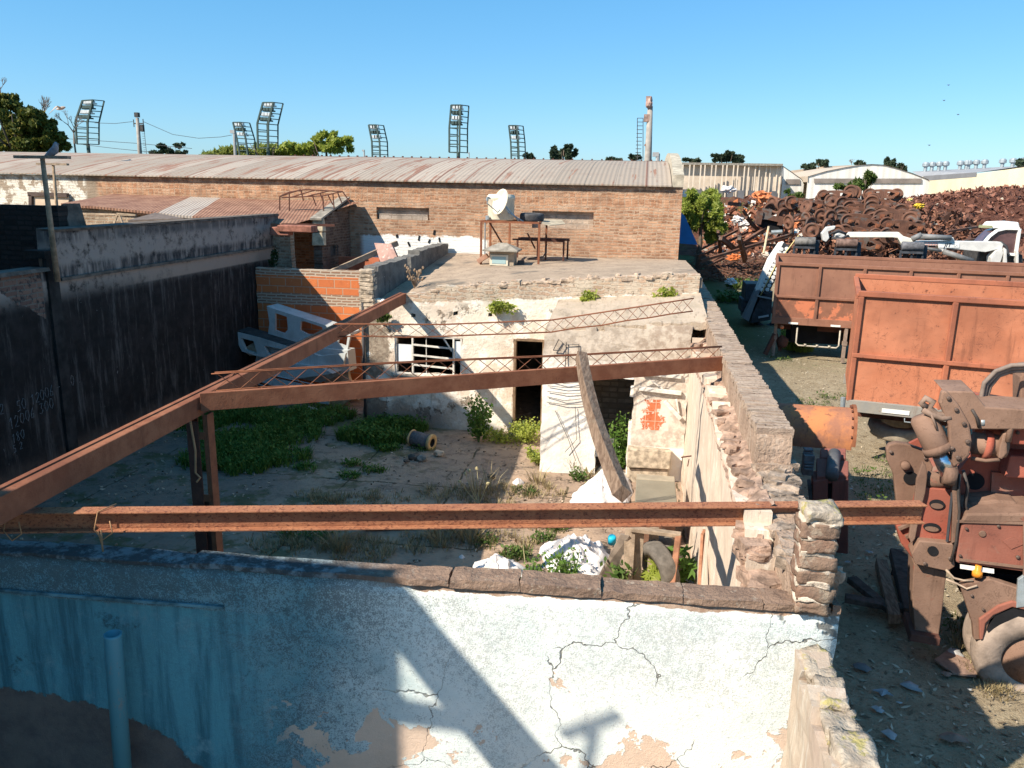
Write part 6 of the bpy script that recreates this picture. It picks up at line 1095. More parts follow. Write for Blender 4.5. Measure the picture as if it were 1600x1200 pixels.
m = MB(); m.tube(TR(((1535, 660), (1535, 647), (1545, 646), (1570, 650), (1577, 655), (1579, 668), (1575, 690)), .05), .03, 10); m.tube(TR(((1545, 652), (1568, 655), (1573, 670), (1572, 690)), .08), .022, 8); m.build('steel_pipe', CTAN, ck, True)
m = MB(); m.tube([tp.at(1535, 664, .05), tp.at(1535, 655, .05)], .035, 12); m.build('pipe_nut', STEELG, ck, True)
m = MB()
for k, r_ in enumerate((0, 4, 9)): m.tube(TR(((1538 + r_, 636), (1533 + r_, 620), (1538 + r_, 598 + r_ * .6), (1556 + r_ * .5, 580 + r_ * .8), (1580, 571 + r_), (1602, 570 + r_), (1640, 575 + r_)), .5 + .03 * k), .024, 8)
m.build('hose_loop', m_plain('grey_hose', (.20, .155, .13), .2, 7, .7), ck, True)
tpoly('column', ((1594, 590), (1600, 575), (1640, 570), (1650, 640), (1594, 640)), .7, .3, CTAN, .02); m = MB(); m.blob(tp.at(1588, 634, .55), (.12, .08, .08), 2, .25, 2); m.blob(tp.at(1572, 635, .6), (.08, .06, .05), 2, .25, 2); m.build('valve_block', IRON, ck)
# the rest of the lorry, beyond the picture's right edge
ue = tp.at(1690, 860); u0 = (ue - tp.p).dot(tp.d); LQ = lambda u, v, z: V3(tp.p.x, tp.p.y, 0) + tp.d * u + tp.n * v + V3(0, 0, z)
def lbox(name, u1, u2, v1, v2, z1, z2, mat, bev=.03): m = MB(); m.prism([LQ(u1, v1, z1), LQ(u2, v1, z1), LQ(u2, v1, z2), LQ(u1, v1, z2)], tp.n * (v2 - v1)); return m.build(name, mat, ck, False, bev)
lbox('bed_side', u0 - .1, u0 + 3.6, .02, 2.2, .98, 1.62, CRED); lbox('frame_rail', u0 - .4, u0 + 5.6, .6, 1.6, .62, .96, RUSTD); lbox('cab', u0 + 3.75, u0 + 5.6, .0, 2.25, .75, 2.55, CREDB, .10)
lbox('cab_window', u0 + 4.2, u0 + 5.3, -.012, .02, 1.7, 2.3, BLACKM, 0); lbox('bumper', u0 + 5.6, u0 + 5.75, .0, 2.25, .5, .8, IRON, .02)
for u in (u0 + .85, u0 + 4.7):
    for v in (.12, 1.85): m = MB(); wheel_tyre(m, LQ(u, v + .05, .52), .53, .30, tp.n, .52, 36); m.build('wheel', bpy.data.materials['truck_tyre0'], ck, True)
# ------------------------------------------------------------------ rusty grab lying along the boundary wall
gr = thing('grab_bucket', V3(3.2, 13.2, 0), 'rusty orange curved grab bucket lying along the far side of the boundary wall', 'grab'); gp = VPl(3.0, 13.4, -8)
c0, c1 = gp.at(1205, 664), gp.at(1318, 672); d = (c1 - c0).normalized(); nn = V3(-d.y, d.x, 0); R_ = .46; c0.z = c1.z = (c0.z + c1.z) / 2 - .08; m = MB(); vs = []; N = 14; L = (c1 - c0).length + .1
for i in range(N + 1):
    a = radians(170 - 185 * i / N)
    for u in (0, L): vs.append(c0 + d * u - nn * (R_ * cos(a) * -1 - 0) * -1 + V3(0, 0, R_ * sin(a) * .95))
fs = [(i * 2, i * 2 + 1, i * 2 + 3, i * 2 + 2) for i in range(N)]; m.add(vs, fs); m.add([v * 1.0 - V3(0, 0, .03) for v in map(Vector, vs)], [f[::-1] for f in fs])
nz_ = NM('rust_streaked_shell'); f = nz_.noise(2.2, 6, .7); st = nz_.noise(1, 5, .7, nz_.mul((9, 9, 1.2))); cc = nz_.mix(nz_.thr(f, .4, .62), C(.30, .135, .085), C(.48, .19, .08)); cc = nz_.mix(nz_.thr(st, .55, .68), cc, C(.2, .085, .055)); m.build('shell', nz_.fin(cc, .85, 0, nz_.bump(nz_.noise(30, 4), .4, .01), .2), gr, True)
m = MB(); e = c0 + d * L; pts = [e + nn * (R_ * 1.08 * cos(radians(a))) + V3(0, 0, R_ * 1.08 * sin(radians(a))) for a in range(-40, 200, 12)]; pi_ = [e + nn * (R_ * .9 * cos(radians(a))) + V3(0, 0, R_ * .9 * sin(radians(a))) for a in range(-40, 200, 12)]
for i in range(len(pts) - 1): m.prism([pts[i], pts[i + 1], pi_[i + 1], pi_[i]], d * .05)
m.build('end_flange', RUST, gr); m = MB()
for a in range(-30, 190, 20): m.lathe([(.025, 0), (.025, .02), (0, .02)], e + nn * (R_ * 1.0 * cos(radians(a))) + V3(0, 0, R_ * 1.0 * sin(radians(a))) - d * .01, -d, 8)
m.build('rivet', RUSTD, gr)
gh = thing('hydraulic_grab', V3(3.0, 11.6, 0), 'dark red grab head with split housing standing in the wall shade beside the grab bucket', 'grab'); hp = VPl(2.9, 11.4, -8)
HRED = m_rust('dark_red_paint', C(.20, .075, .06), C(.24, .09, .07), C(.10, .045, .04), scale=3)  # darker red than the lorry paint
hz = hp.at(1290, 745).z
for x0, x1 in ((1270, 1294), (1300, 1326)):
    m = MB(); m.prism([hp.at(x0, 752), hp.at(x1, 748), hp.at(x1 - 1, 880), hp.at(x0, 880)], hp.n * .45); m.build('housing', HRED, gh, False, .02)
m = MB(); m.prism([hp.at(1294, 755, .1), hp.at(1302, 755, .1), hp.at(1299, 880, .1), hp.at(1295, 880, .1)], hp.n * .3); m.build('gap_plate', BLACKM, gh)
m = MB(); m.tube([hp.at(1300, 745, -.02), hp.at(1304, 708, .5)], .09, 14); m.build('cylinder', m_plain('grey_barrel', (.12, .12, .125), .2, 7, .6), gh, True)
m = MB(); m.prism([hp.at(1276, 745, .02), hp.at(1326, 742, .02), hp.at(1326, 720, .5), hp.at(1276, 715, .5)], V3(0, 0, -.12)); m.prism([hp.at(1282, 715, .5), hp.at(1322, 715, .5), hp.at(1322, 700, .7), hp.at(1282, 700, .7)], V3(0, 0, -.3)); m.build('top_deck', HRED, gh, False, .015)
m = MB(); 
for k in range(7): m.box(hp.at(1263, 702 + k * 5, .3 - .04 * k), (.12, .12, .022))
m.box(hp.at(1262, 725, .2), (.14, .16, .3)); m.build('spring_pack', m_plain('grey_spring', (.12, .115, .12), .3, 9, .7), gh)
m = MB(); m.prism([hp.at(1268, 758, .1), hp.at(1262, 758, .1), hp.at(1266, 800, .0), hp.at(1272, 800, 0)], hp.n * .25); m.build('dark_link', IRON, gh)
# timbers in the shade by the lorry
for i, (a, b, w, h, lab) in enumerate((((1376, 880), (1398, 968), .14, .12, 'grey worm eaten timber lying furthest left in the wall shade'), ((1404, 866), (1428, 960), .22, .14, 'broad dark sleeper lying beside the outrigger in the shade'), ((1396, 890), (1440, 905), .16, .10, 'short dark cross timber under the sleepers in the shade'), ((1330, 905), (1400, 960), .12, .08, 'dark plank lying slanted beside the boundary wall'), ((1320, 935), (1420, 952), .14, .08, 'dark plank lying crosswise beneath the other timbers'))):
    p0, p1 = ZP(*a, .12 + .06 * (i == 1)), ZP(*b, .12); m = MB(); m.bar(p0, p1, w, h, jit=.012); tag(m.build('timber', (TIMB if i == 0 else m_plain('dark_sleeper%d' % i, (.075, .058, .05), .4, 9, .95, bump=.7)), None, False, .01, loc=(p0 + p1) / 2), lab, 'timber', 'timbers in the wall shade')
# ------------------------------------------------------------------ litter in the yard
GREYW = m_plain('dull_white_rag', (.36, .36, .36), .2, 9, .8); BRAG = m_plain('brown_rag', (.26, .17, .13), .3, 9, .95)
lit = [(1488, 1022, .20, GREYW, 'torn white packaging lying on a brown card beside the outrigger foot'), (1372, 1110, .10, GREYW, 'small white scrap with a yellow corner in the wall shade'), (1404, 1100, .05, GREYW, 'tiny white scrap right of the yellow cornered one'), (1390, 1150, .13, GREYW, 'bright white torn paper lying lowest in the wall shade'), (1424, 1076, .16, m_plain('grey_bag', (.28, .29, .30), .2, 9, .7), 'crumpled grey bag in the middle of the shaded litter'), (1380, 1084, .14, m_plain('grey_bag2', (.24, .26, .28), .2, 9, .7), 'crumpled grey bag left of the middle one in the shade'), (1350, 1045, .15, m_plain('dark_bag', (.16, .15, .15), .2, 9, .8), 'dark grey bag against the low wall in the shade'), (1487, 1155, .20, BRAG, 'brown rag lying in the shade near the bottom edge'), (1480, 1055, .10, BRAG, 'pinkish brown scrap below the torn packaging'), (1358, 864, .08, GREYW, 'pale bottle lump in the shade behind the front beam end'), (1515, 1080, .05, GREYW, 'small pale twist of plastic left of the lorry tyre'), (1378, 768, .07, GREYW, 'white and red packet on the sunlit dirt beside the claw plate'), (1388, 765, .05, m_plain('red_packet', (.5, .15, .09), .1, 6, .6), 'small red scrap beside the white packet by the claw plate'), (1330, 765, .05, GREYW, 'tiny white chip on the dirt right of the grab head'), (1325, 880, .08, GREYW, 'pale crumpled scrap at the edge of the wall shade')]
for x, y, s, mt, lab in lit:
    p = ZP(x, y, .0); cloth('yard_litter', [p + V3(cos(k * .7) * s * ru(.35, 1.15), sin(k * .7) * s * ru(.3, 1.0), 0) * .72 for k in range(9)], min(.03, s * .2), lab, 'litter', 'litter lying in the yard', mt)
p = ZP(1500, 1042, .02); m = MB(); m.prism([ZP(*a, .04) for a in ((1460, 1030), (1480, 1016), (1540, 1042), (1525, 1056), (1490, 1052))], (0, 0, -.02)); tag(m.build('card_sheet', BRAG, None, loc=p), 'brown card sheet under the torn packaging near the outrigger', 'card')
# small stones, straw and chips over the yard
def scatter():
    mb = MB()
    for k in range(7000):
        y = 6 + 26 * rnd() ** 1.5; x = 1.7 + rnd() * (2 + y * .36); s = ru(.006, .022)
        mb.leaf((x, y, gz(x, y) + .012), s * 2.2, ru(1, 3), V3(0, 0, 2.5))
    n = NM('yard_chips'); r = n.island(); c = n.mix(n.thr(r, .2, .8), C(.12, .09, .06), C(.5, .42, .31)); tag(mb.build('ground_chips', n.fin(c, .95)), 'stones and straw chips strewn over the yard dirt', 'gravel', kind='stuff')
scatter()
# ------------------------------------------------------------------ scrap heap
def heapmat():
    n = NM('rust_scrap'); a = n.noise(.18, 6, .65); b = n.noise(1.3, 7, .75); c = n.noise(5, 5, .8)
    col = n.mix(n.thr(b, .38, .62), C(.14, .06, .043), C(.24, .105, .072)); col = n.mix(n.thr(c, .55, .68), col, C(.045, .025, .022)); col = n.mix(n.thr(c, .42, .34), col, C(.26, .135, .09))
    x = n.xyz()[0]; g = n.ma('MULTIPLY', n.thr(a, .50, .60), n.thr(x, 26, 14)); col = n.mix(n.ma('MULTIPLY', g, .7), col, C(.16, .15, .055))
    gap_shade = n.ma('MULTIPLY', n.ma('MULTIPLY', n.thr(x, 9, 11), n.thr(x, 23.5, 21)), n.thr(n.xyz()[1], 61, 58)); col = n.mix(n.ma('MULTIPLY', gap_shade, .8), col, C(.035, .024, .02))  # shaded gaps under the wheelsets, put into the mound colour as near-black
    return n.fin(col, .92, 0, n.bump(n.ma('ADD', b, c), 1, .4), .1)
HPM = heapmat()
m = MB(); xs = lin(2.2, 90, .55); ys = lin(38, 104, .55); nx = len(xs)
def hz_(x, y):
    h = heap(x, y)
    if h < .05: return -.3
    k = min(1, h / .8); return h - .05 + k * (.30 * mnoise.noise(Vector((x * .8, y * .8, 1))) + .24 * mnoise.noise(Vector((x * 2.1, y * 2.1, 4))) + ru(-.09, .09))
m.add([(x, y, hz_(x, y)) for y in ys for x in xs], [(j * nx + i, j * nx + i + 1, (j + 1) * nx + i + 1, (j + 1) * nx + i) for j in range(len(ys) - 1) for i in range(nx - 1)])
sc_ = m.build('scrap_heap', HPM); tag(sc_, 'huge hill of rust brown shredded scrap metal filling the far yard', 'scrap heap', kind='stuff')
def shards():
    mb = MB()
    for k in range(26000):
        x = ru(10, 66); y = ru(46, 88); h = heap(x, y)
        if h < .5: continue
        if 9 < x < 22 and y < 60: continue
        s = ru(.10, .36); mb.leaf((x, y, h + ru(-.05, .22)), s, ru(.8, 2.6), V3(0, 0, .8))
    n = NM('scrap_shards'); r = n.island(); c = n.mix(n.thr(r, 0, .5), C(.09, .04, .03), C(.22, .095, .065)); c = n.mix(n.thr(r, .6, .9), c, C(.32, .16, .11)); c = n.mix(n.thr(r, .975, .98), c, C(.45, .40, .32)); tag(mb.build('scrap_shards', n.fin(c, .85, 0, None, .2)), 'loose rusty plates and shards covering the scrap hill', 'scrap', kind='stuff')
    mb = MB()
    for k in range(1500):
        t = rnd(); px_, py_ = ru(1105, 1300), ru(284, 318) + 0; Yd = ru(64, 82); p = YP(px_, py_, Yd); h = heap(p.x, p.y); 
        mb.leaf((p.x, p.y, max(h, .1) + ru(.05, .35)), ru(.2, .7), ru(.8, 2))
    n = NM('mixed_debris'); r = n.island(); c = n.mix(n.thr(r, 0, .5), C(.14, .06, .04), C(.30, .13, .08)); c = n.mix(n.thr(r, .62, .66), c, C(.5, .17, .07)); c = n.mix(n.thr(r, .78, .8), c, C(.6, .55, .48)); c = n.mix(n.thr(r, .92, .93), c, C(.2, .2, .2)); tag(mb.build('debris', n.fin(c, .85)), 'mixed orange, white and rusty debris on the far left of the scrap hill', 'debris', kind='stuff')
shards()
# wheelsets and bogies
def make_wheelset():
    t = thing('railway_wheelset', (0, 0, 0), 'rusty railway wheelset', 'wheelset', 'railway wheelsets in the heap'); 
    for s in (-1, 1):
        m = MB(); a = s * .72; pr_ = [(.10, -.09), (.13, -.07), (.16, -.02), (.34, .015), (.36, -.06), (.45, -.065), (.46, .03), (.50, .035), (.50, .065), (.36, .07), (.34, .03), (.16, .03), (.12, .10), (.07, .11)]
        m.lathe([(r, (a - h * s)) for r, h in pr_], (0, 0, 0), (1, 0, 0), 28); w = m.build('wheel', RUSTW, t, True)
        m = MB(); m.lathe([(0, s * .80), (.07, s * .80), (.08, s * .9), (.06, s * .93), (0, s * .94)] if s > 0 else [(0, -.94), (.06, -.93), (.08, -.9), (.07, -.80), (0, -.80)], (0, 0, 0), (1, 0, 0), 12); m.build('journal', RUSTD, w, True)
    m = MB(); m.lathe([(.075, -.9), (.075, -.6), (.09, -.55), (.08, 0), (.09, .55), (.075, .6), (.075, .9)], (0, 0, 0), (1, 0, 0), 14); m.build('axle', RUSTW, t, True); return t
def make_bogie():
    t = thing('railway_bogie', (0, 0, 0), 'rusty railway bogie', 'bogie', 'railway bogies in the heap')
    for xa in (-.9, .9):
        for s in (-1, 1):
            m = MB(); a = s * .72; m.lathe([(.12, a - .07), (.34, a), (.37, a - .055), (.46, a - .055), (.47, a + .05), (.36, a + .06), (.33, a + .03), (.12, a + .08)], (xa, 0, 0), (0, 1, 0), 24); m.build('wheel', RUSTW, t, True)
        m = MB(); m.tube([(xa, -.85, 0), (xa, .85, 0)], .08, 10); m.build('axle', RUSTD, t, True)
    for s in (-1, 1):
        y = s * .98; m = MB(); 
        up = [(-1.25, .05), (-1.05, .22), (-.5, .34), (0, .37), (.5, .34), (1.05, .22), (1.25, .05), (1.2, -.12), (.95, -.14), (.55, -.30), (-.55, -.30), (-.95, -.14), (-1.2, -.12)]; 
        ringh = [[(-.78, .05), (-.45, .18), (-.26, .18), (-.26, -.14), (-.5, -.15)], [(.78, .05), (.5, -.15), (.26, -.14), (.26, .18), (.45, .18)]]
        from mathutils.geometry import tessellate_polygon
        loops = [[V3(x, y - .05, z) for x, z in L] for L in [up] + ringh]; flat = [p for L in loops for p in L]; tr = tessellate_polygon(loops); n = len(flat); v = V3(0, .1, 0)
        m.add(flat + [p + v for p in flat], [tuple(q) for q in tr] + [tuple(k + n for k in q[::-1]) for q in tr])
        for L in loops: q = len(L); m.add(L + [p + v for p in L], [(i, (i + 1) % q, (i + 1) % q + q, i + q) for i in range(q)])
        f = m.build('side_frame', RUSTW, t)
        for xa in (-.9, .9): m = MB(); m.box((xa, y + s * .06, 0), (.26, .16, .26)); m.lathe([(0, 0), (.09, 0), (.09, s * .08), (0, s * .09)], (xa, y + s * .13, 0), (0, 1, 0), 12); m.build('axle_box', RUST, f)
        for k in (-.14, 0, .14): m = MB(); m.tube([(k, y, -.14), (k, y, .17)], .055, 8); m.build('spring', RUSTD, f)
    m = MB(); m.box((0, 0, .1), (.36, 2.0, .28), None, .02); m.tube([(0, 0, .2), (0, 0, .32)], .2, 14); m.build('bolster', RUSTW, t); return t
ws = make_wheelset(); bo = make_bogie()
def place(o, px_, py_, Yd, rot, label, first):
    c = o if first else copy_tree(o); p = YP(px_, py_, Yd); c.location = p; c.rotation_euler = (rot[0] + ru(-.22, .22), rot[1] + ru(-.22, .22), rot[2] + ru(-.35, .35)); c.scale = (ru(.8, .95),) * 3; c['label'] = label; return c
BP = [(1338, 349, 47.0, .05, .0, 'lowest rusty bogie, just behind the excavator dipper arm'), (1402, 352, 47.2, -.1, .03, 'rusty bogie at the lower right of the heap above the boom joint'), (1338, 338, 49, .04, .03, 'rusty bogie with bright orange side frame in the middle of the heap'), (1340, 322, 51, -.04, 0, 'dark bogie in the upper middle of the heap'), (1250, 322, 51.5, .12, .02, 'dark bogie in the upper left of the heap'), (1378, 306, 54, .0, .05, 'topmost bogie at the right of the heap'), (1396, 340, 48.6, .16, -.08, 'bogie at the right edge of the heap, tilted downhill'), (1385, 327, 50.5, -.1, .05, 'bogie at the right shoulder of the heap'), (1304, 309, 53.5, .2, -.04, 'bogie lying near the top left of the heap'), (1345, 372, 45, -.06, .02, 'half hidden bogie between the dark roller housings'), (1400, 374, 45, .08, .0, 'half hidden bogie left of the rightmost roller housing')]
for i, (x, y, Yd, a, tl, lab) in enumerate(BP): place(bo, x, y, Yd, (tl * 2, tl, a), lab, i == 0)
WP = [(1290, 338, 47.5, 1.9, .1, 'wheelset showing its big round wheel face in the left of the heap'), (1267, 361, 45.5, 1.35, .05, 'wheelset with a grey wheel face just above the left roller housing'), (1280, 352, 46.2, 2.2, .0, 'wheelset with a white rimmed wheel beside the grey one'), (1246, 345, 47.5, .75, -.35, 'wheelset lying slanted with its axle toward the viewer at the left'), (1332, 301, 55.0, 1.5, .0, 'wheelset standing on the very top of the heap'), (1384, 338, 49.4, 1.1, .1, 'wheelset with a pale rim right of the middle bogie'), (1218, 318, 53, .4, .05, 'wheelset at the far upper left of the heap'), (1212, 332, 51, 1.9, -.1, 'wheelset at the left edge below the topmost left one'), (1300, 318, 52.5, 1.4, .1, 'wheelset in the upper middle left of the heap'), (1362, 316, 53, 1.7, .0, 'wheelset between the two top bogies'), (1425, 345, 48, .9, .1, 'wheelset at the lower right end of the heap'), (1270, 330, 50, .5, .2, 'wheelset squeezed between the upper left bogie and the big wheel'), (1318, 360, 46, 1.2, .0, 'wheelset half hidden behind the dipper arm head')]
for i, (x, y, Yd, a, tl, lab) in enumerate(WP): place(ws, x, y, Yd, (0, tl, a), lab, i == 0)
def bits():
    mb = MB()
    for k in range(9000):
        x, y = ru(9.8, 23.5), ru(44, 59); h = heap(x, y)
        if h < .4: continue
        p = V3(x, y, h + ru(.0, .95) * rnd())
        if rnd() < .25: d = V3(ru(-1, 1), ru(-1, 1), ru(-.5, .5)) * ru(.2, .6); mb.tube([p, p + d], ru(.02, .05), 4, False)
        else: mb.leaf(p, ru(.08, .42), ru(.8, 2.4))
    n = NM('oily_scrap_bits'); r = n.island(); c = n.mix(n.thr(r, 0, .6), C(.06, .032, .026), C(.19, .085, .055)); c = n.mix(n.thr(r, .75, .95), c, C(.28, .14, .09)); c = n.mix(n.thr(r, .975, .98), c, C(.4, .38, .35)); tag(mb.build('scrap_bits', n.fin(c, .85)), 'rusty plates and rods lodged among the wheelsets', 'scrap', kind='stuff')
bits()
# rails, girders and rods left of the heap
RP = [((1090, 392), (1152, 360), 52, .12, 'rail lying highest in the left rod pile'), ((1098, 398), (1168, 362), 50, .12, 'rail lying just below the highest one'), ((1095, 408), (1240, 366), 46, .14, 'long dark rail running right to the wheelsets'), ((1110, 412), (1195, 358), 48, .16, 'thick rusty pipe slanting up to the black skip'), ((1122, 362), (1126, 396), 47, .14, 'short upright girder stub in the rod pile'), ((1126, 372), (1150, 392), 47, .2, 'girder slanting down right in the rod pile'), ((1155, 372), (1164, 408), 46, .2, 'girder standing slanted beside the grass tuft'), ((1160, 328), (1170, 342), 55, .12, 'short red bar standing in the grass'), ((1166, 340), (1186, 362), 52, .14, 'bent rusty bar left of the black skip'), ((1135, 318), (1155, 320), 60, .2, 'pale plank lying in the debris'), ((1150, 378), (1215, 384), 48, .14, 'rail lying flat in front of the wheelsets'), ((1165, 384), (1230, 372), 48.5, .14, 'rail crossing over the flat one'), ((1090, 400), (1112, 393), 49, .1, 'short rod at the left end of the pile'), ((1105, 416), (1130, 404), 46, .1, 'thin rod lowest in the rod pile'), ((1480, 362), (1545, 352), 44, .08, 'thin rod running behind the excavator boom'), ((1505, 377), (1560, 371), 42, .1, 'rail lying left of the excavator cab'), ((1450, 390), (1540, 388), 42, .14, 'rail lying under the excavator boom'), ((1560, 372), (1610, 366), 44, .16, 'rusty rail behind the excavator cab')]
for a, b, Yd, w, lab in RP:
    m = MB(); p0, p1 = YP(*a, Yd), YP(*b, Yd + 2); m.bar(p0, p1, w, w * 1.1); m.bar(p0 + V3(0, 0, w * .55), p1 + V3(0, 0, w * .55), w * 1.4, w * .25); tag(m.build('scrap_rail', RUSTW, None, loc=p0), lab, 'rail', 'rails and girders in the scrap')
m = MB(); p0, p1 = YP(1193, 396, 44), YP(1201, 354, 44.5); m.tube([p0, p1], .06, 7); tag(m.build('wooden_pole', m_plain('pale_pole', (.55, .45, .30), .15, 5, .8), None, loc=p0), 'pale wooden pole standing upright before the wheelsets', 'pole')
sk = thing('scrap_skip', YP(1205, 352, 50), 'black bottomed rusty skip body tipped at the left of the wheelset heap', 'skip'); m = MB(); f = lambda x, y, Yd=50.0: YP(x, y, Yd)
m.prism([f(1185, 342), f(1222, 346), f(1225, 362), f(1205, 362), f(1188, 354)], (0, 1.5, 0)); m.build('hollow', BLACKM, sk); m = MB(); m.bar(f(1188, 330, 49.9), f(1184, 350, 49.9), .3, .5, (0, 1, 0)); m.bar(f(1190, 337, 49.9), f(1222, 344, 49.9), .3, .3); m.bar(f(1190, 332, 49.9), f(1205, 334, 49.9), .2, .5); m.bar(f(1221, 338, 49.8), f(1218, 352, 49.8), .25, .2, (0, 1, 0)); m.build('rim', RUSTW, sk); m = MB(); m.tube([f(1205, 363, 49.6), f(1222, 362, 49.6)], .12, 8); m.build('pipe', STEELG, sk)
for x, y, Yd, sx, mt, lab in ((1146, 402, 45.5, .55, m_plain('orange_lump', (.55, .16, .05), .2, 4, .8), 'bright orange lump at the foot of the rod pile'), (1192, 307, 70, 1.3, m_plain('orange_lump2', (.55, .19, .08), .3, 2, .8), 'orange wreck panel high in the debris'), (1152, 343, 55, .6, SACK, 'white bundle caught in the grass below the debris'), (1164, 350, 54, .5, SACK, 'grey white bundle right of the white one in the grass'), (1139, 296, 74, .9, SACK, 'white sack on top of the debris in front of the panelled hall'), (1142, 440, 37, .42, SACK, 'white plastic heap on the ground left of the ramp lorry'), (1436, 322, 55, .5, m_plain('yellow_scrap', (.62, .45, .05), .1, 5, .7), 'yellow piece on the scrap hill right of the wheelsets'), (1422, 312, 58, .3, m_plain('pale_yellow', (.6, .5, .2), .1, 5, .7), 'small pale yellow piece above the yellow one'), (1350, 361, 45, .2, RUST, 'rusty lump on the heap behind the dipper arm')):
    p = YP(x, y, Yd); m = MB(); m.blob(p, (sx * .55, sx * .4, sx * .32), 3, .42, 2.6); tag(m.build('scrap_lump', mt, None, loc=p), lab, 'scrap', 'odd lumps in the scrap yard')
# twiggy scrap on the ground left of the lorry
def twigs():
    mb = MB()
    for k in range(1700):
        p = ZP(ru(1085, 1200), ru(392, 436), .2); p.z = max(.08, hz_(p.x, p.y)) + ru(0, .35); d = V3(ru(-1, 1), ru(-.4, .4), ru(-.25, .35)) * ru(.3, .9); mb.tube([p, p + d], ru(.012, .035), 3, False)
    tag(mb.build('scrap_rods', RUSTW), 'tangle of thin rusty rods and wire in front of the rails', 'scrap', kind='stuff')
twigs()
# ------------------------------------------------------------------ plants
def leafcloud(mb, c, r, n, size, asp=1.5, clumps=8, shell=.35, sub=.36):
    c = Vector(c); cl = []
    for k in range(clumps):
        d = Vector((ru(-1, 1), ru(-1, 1), ru(-1, 1))); d = d.normalized() * ru(.35, .8); cl.append((Vector((d.x * r[0], d.y * r[1], d.z * r[2])), ru(.7, 1.2) * sub))
    for k in range(n):
        q, f = cl[int(rnd() * clumps)]; d = Vector((ru(-1, 1), ru(-1, 1), ru(-1, 1)))
        if d.length < .05: continue
        d = d.normalized() * (shell + (1 - shell) * rnd()) * f; p = c + q + Vector((d.x * r[0], d.y * r[1], d.z * r[2]))
        mb.leaf(p, size * ru(.7, 1.3), asp, d.normalized() * .6)
def tree(label, px_, ybase, ytop, wpx, Yd, mat, n, size, kind='tree', clumps=14, group='distant trees', asp=1.5, trunk=True, lobes=None):
    b = YP(px_, ybase, Yd); t = YP(px_, ytop, Yd); w = (YP(px_ + wpx / 2, ybase, Yd) - YP(px_ - wpx / 2, ybase, Yd)).length / 2; zc_ = (b.z + t.z) / 2; rz_ = (t.z - b.z) / 2
    o = thing('tree' if kind == 'tree' else kind, (b.x, b.y, 0), label, 'tree' if kind == 'tree' else kind, group); m = MB()
    if not lobes: lobes = [(px_, (ybase + ytop) / 2, wpx * .5, (ybase - ytop) * .5, 1.0)]
    if lobes:
        new = []
        for lx, ly, lw, lh, fr in lobes:
            for q in range(7): a_ = ru(0, 6.28); r_ = sqrt(rnd()) * .72; f_ = ru(.30, .55); new.append((lx + cos(a_) * r_ * lw, ly + sin(a_) * r_ * lh, lw * f_, lh * f_ * ru(.9, 1.3), fr / 7))
        lobes = new; clumps = max(5, clumps // 3)
    if lobes:
        for lx, ly, lw, lh, fr in lobes:
            cc = YP(lx, ly, Yd) + V3(0, ru(-1, 1), 0); rw = (YP(lx + lw, ly, Yd) - YP(lx, ly, Yd)).length; rh = (YP(lx, ly - lh, Yd) - YP(lx, ly, Yd)).length; leafcloud(m, cc, (rw, rw, rh), int(n * fr), size, asp, clumps)
    else: leafcloud(m, (b.x, b.y, zc_), (w, w, rz_), n, size, asp, clumps)
    m.build('crown', mat, o); m = MB(); tr = max(.12, w * .07); pts = [V3(b.x, b.y, 0), V3(b.x + .1, b.y, zc_ * .5), V3(b.x, b.y, zc_ + rz_ * .3)]; m.tube(pts, [tr * 1.3, tr, tr * .4], 8)
    for k in range(6): a = ru(0, 6.28); m.tube([V3(b.x, b.y, zc_ * .6 + ru(0, rz_ * .6)), V3(b.x + cos(a) * w * .55, b.y + sin(a) * w * .55, zc_ + ru(-.2, .6) * rz_)], [tr * .5, tr * .12], 5)
    m.build('trunk', BARK, o, True); return o
tree('large dark broadleaf tree with yellowing leaves at the far left edge', 30, 245, 140, 150, 55, L_OLIVE, 26000, .26, clumps=34, lobes=[(8, 178, 40, 36, .30), (42, 196, 42, 34, .30), (78, 222, 30, 22, .16), (10, 222, 45, 24, .16), (60, 230, 45, 18, .08)])
tree('dark green crown behind the yellowing tree at the far left', 55, 245, 160, 80, 60, L_DARK, 9000, .28, clumps=22, lobes=[(40, 200, 45, 34, .6), (75, 215, 30, 22, .4)])
tree('bright willow with drooping crown behind the shed, left half', 420, 250, 218, 100, 80, L_WILLOW, 4200, .30, clumps=14, asp=3, lobes=[(430, 236, 40, 14, .6), (380, 240, 26, 10, .2), (345, 240, 28, 10, .2)])
tree('taller bright green tree with feathery top behind the shed, right of the willow', 510, 250, 205, 90, 78, L_LIME, 5200, .30, clumps=18, asp=2.2, lobes=[(505, 224, 34, 18, .5), (470, 232, 36, 15, .3), (540, 228, 18, 16, .2)])
tree('round dark evergreen between the lamp mast and the short floodlight', 267, 244, 222, 52, 110, L_PINE, 2200, .42, clumps=12)
tree('tall dark pine pair behind the shed, broadest of the distant pines', 880, 252, 220, 50, 110, L_PINE, 2600, .42, clumps=12, lobes=[(887, 236, 17, 17, .6), (868, 240, 12, 13, .4)])
tree('small dark tree just left of the pine pair', 826, 251, 239, 18, 110, L_PINE, 500, .38, clumps=7)
tree('wide low pine right of the shed end parapet', 1135, 258, 235, 60, 150, L_PINE, 3200, .5, clumps=14, lobes=[(1132, 247, 24, 12, .65), (1152, 250, 14, 10, .35)])
tree('low dark tree just right of the shed parapet', 1083, 256, 248, 40, 150, L_PINE, 900, .5, clumps=9)
tree('small dark tree left of the tall chimney mast', 989, 252, 240, 24, 120, L_PINE, 700, .42, clumps=8)
tree('tiny dark tree top left of the small one by the mast', 962, 252, 246, 26, 120, L_PINE, 400, .4, clumps=7)
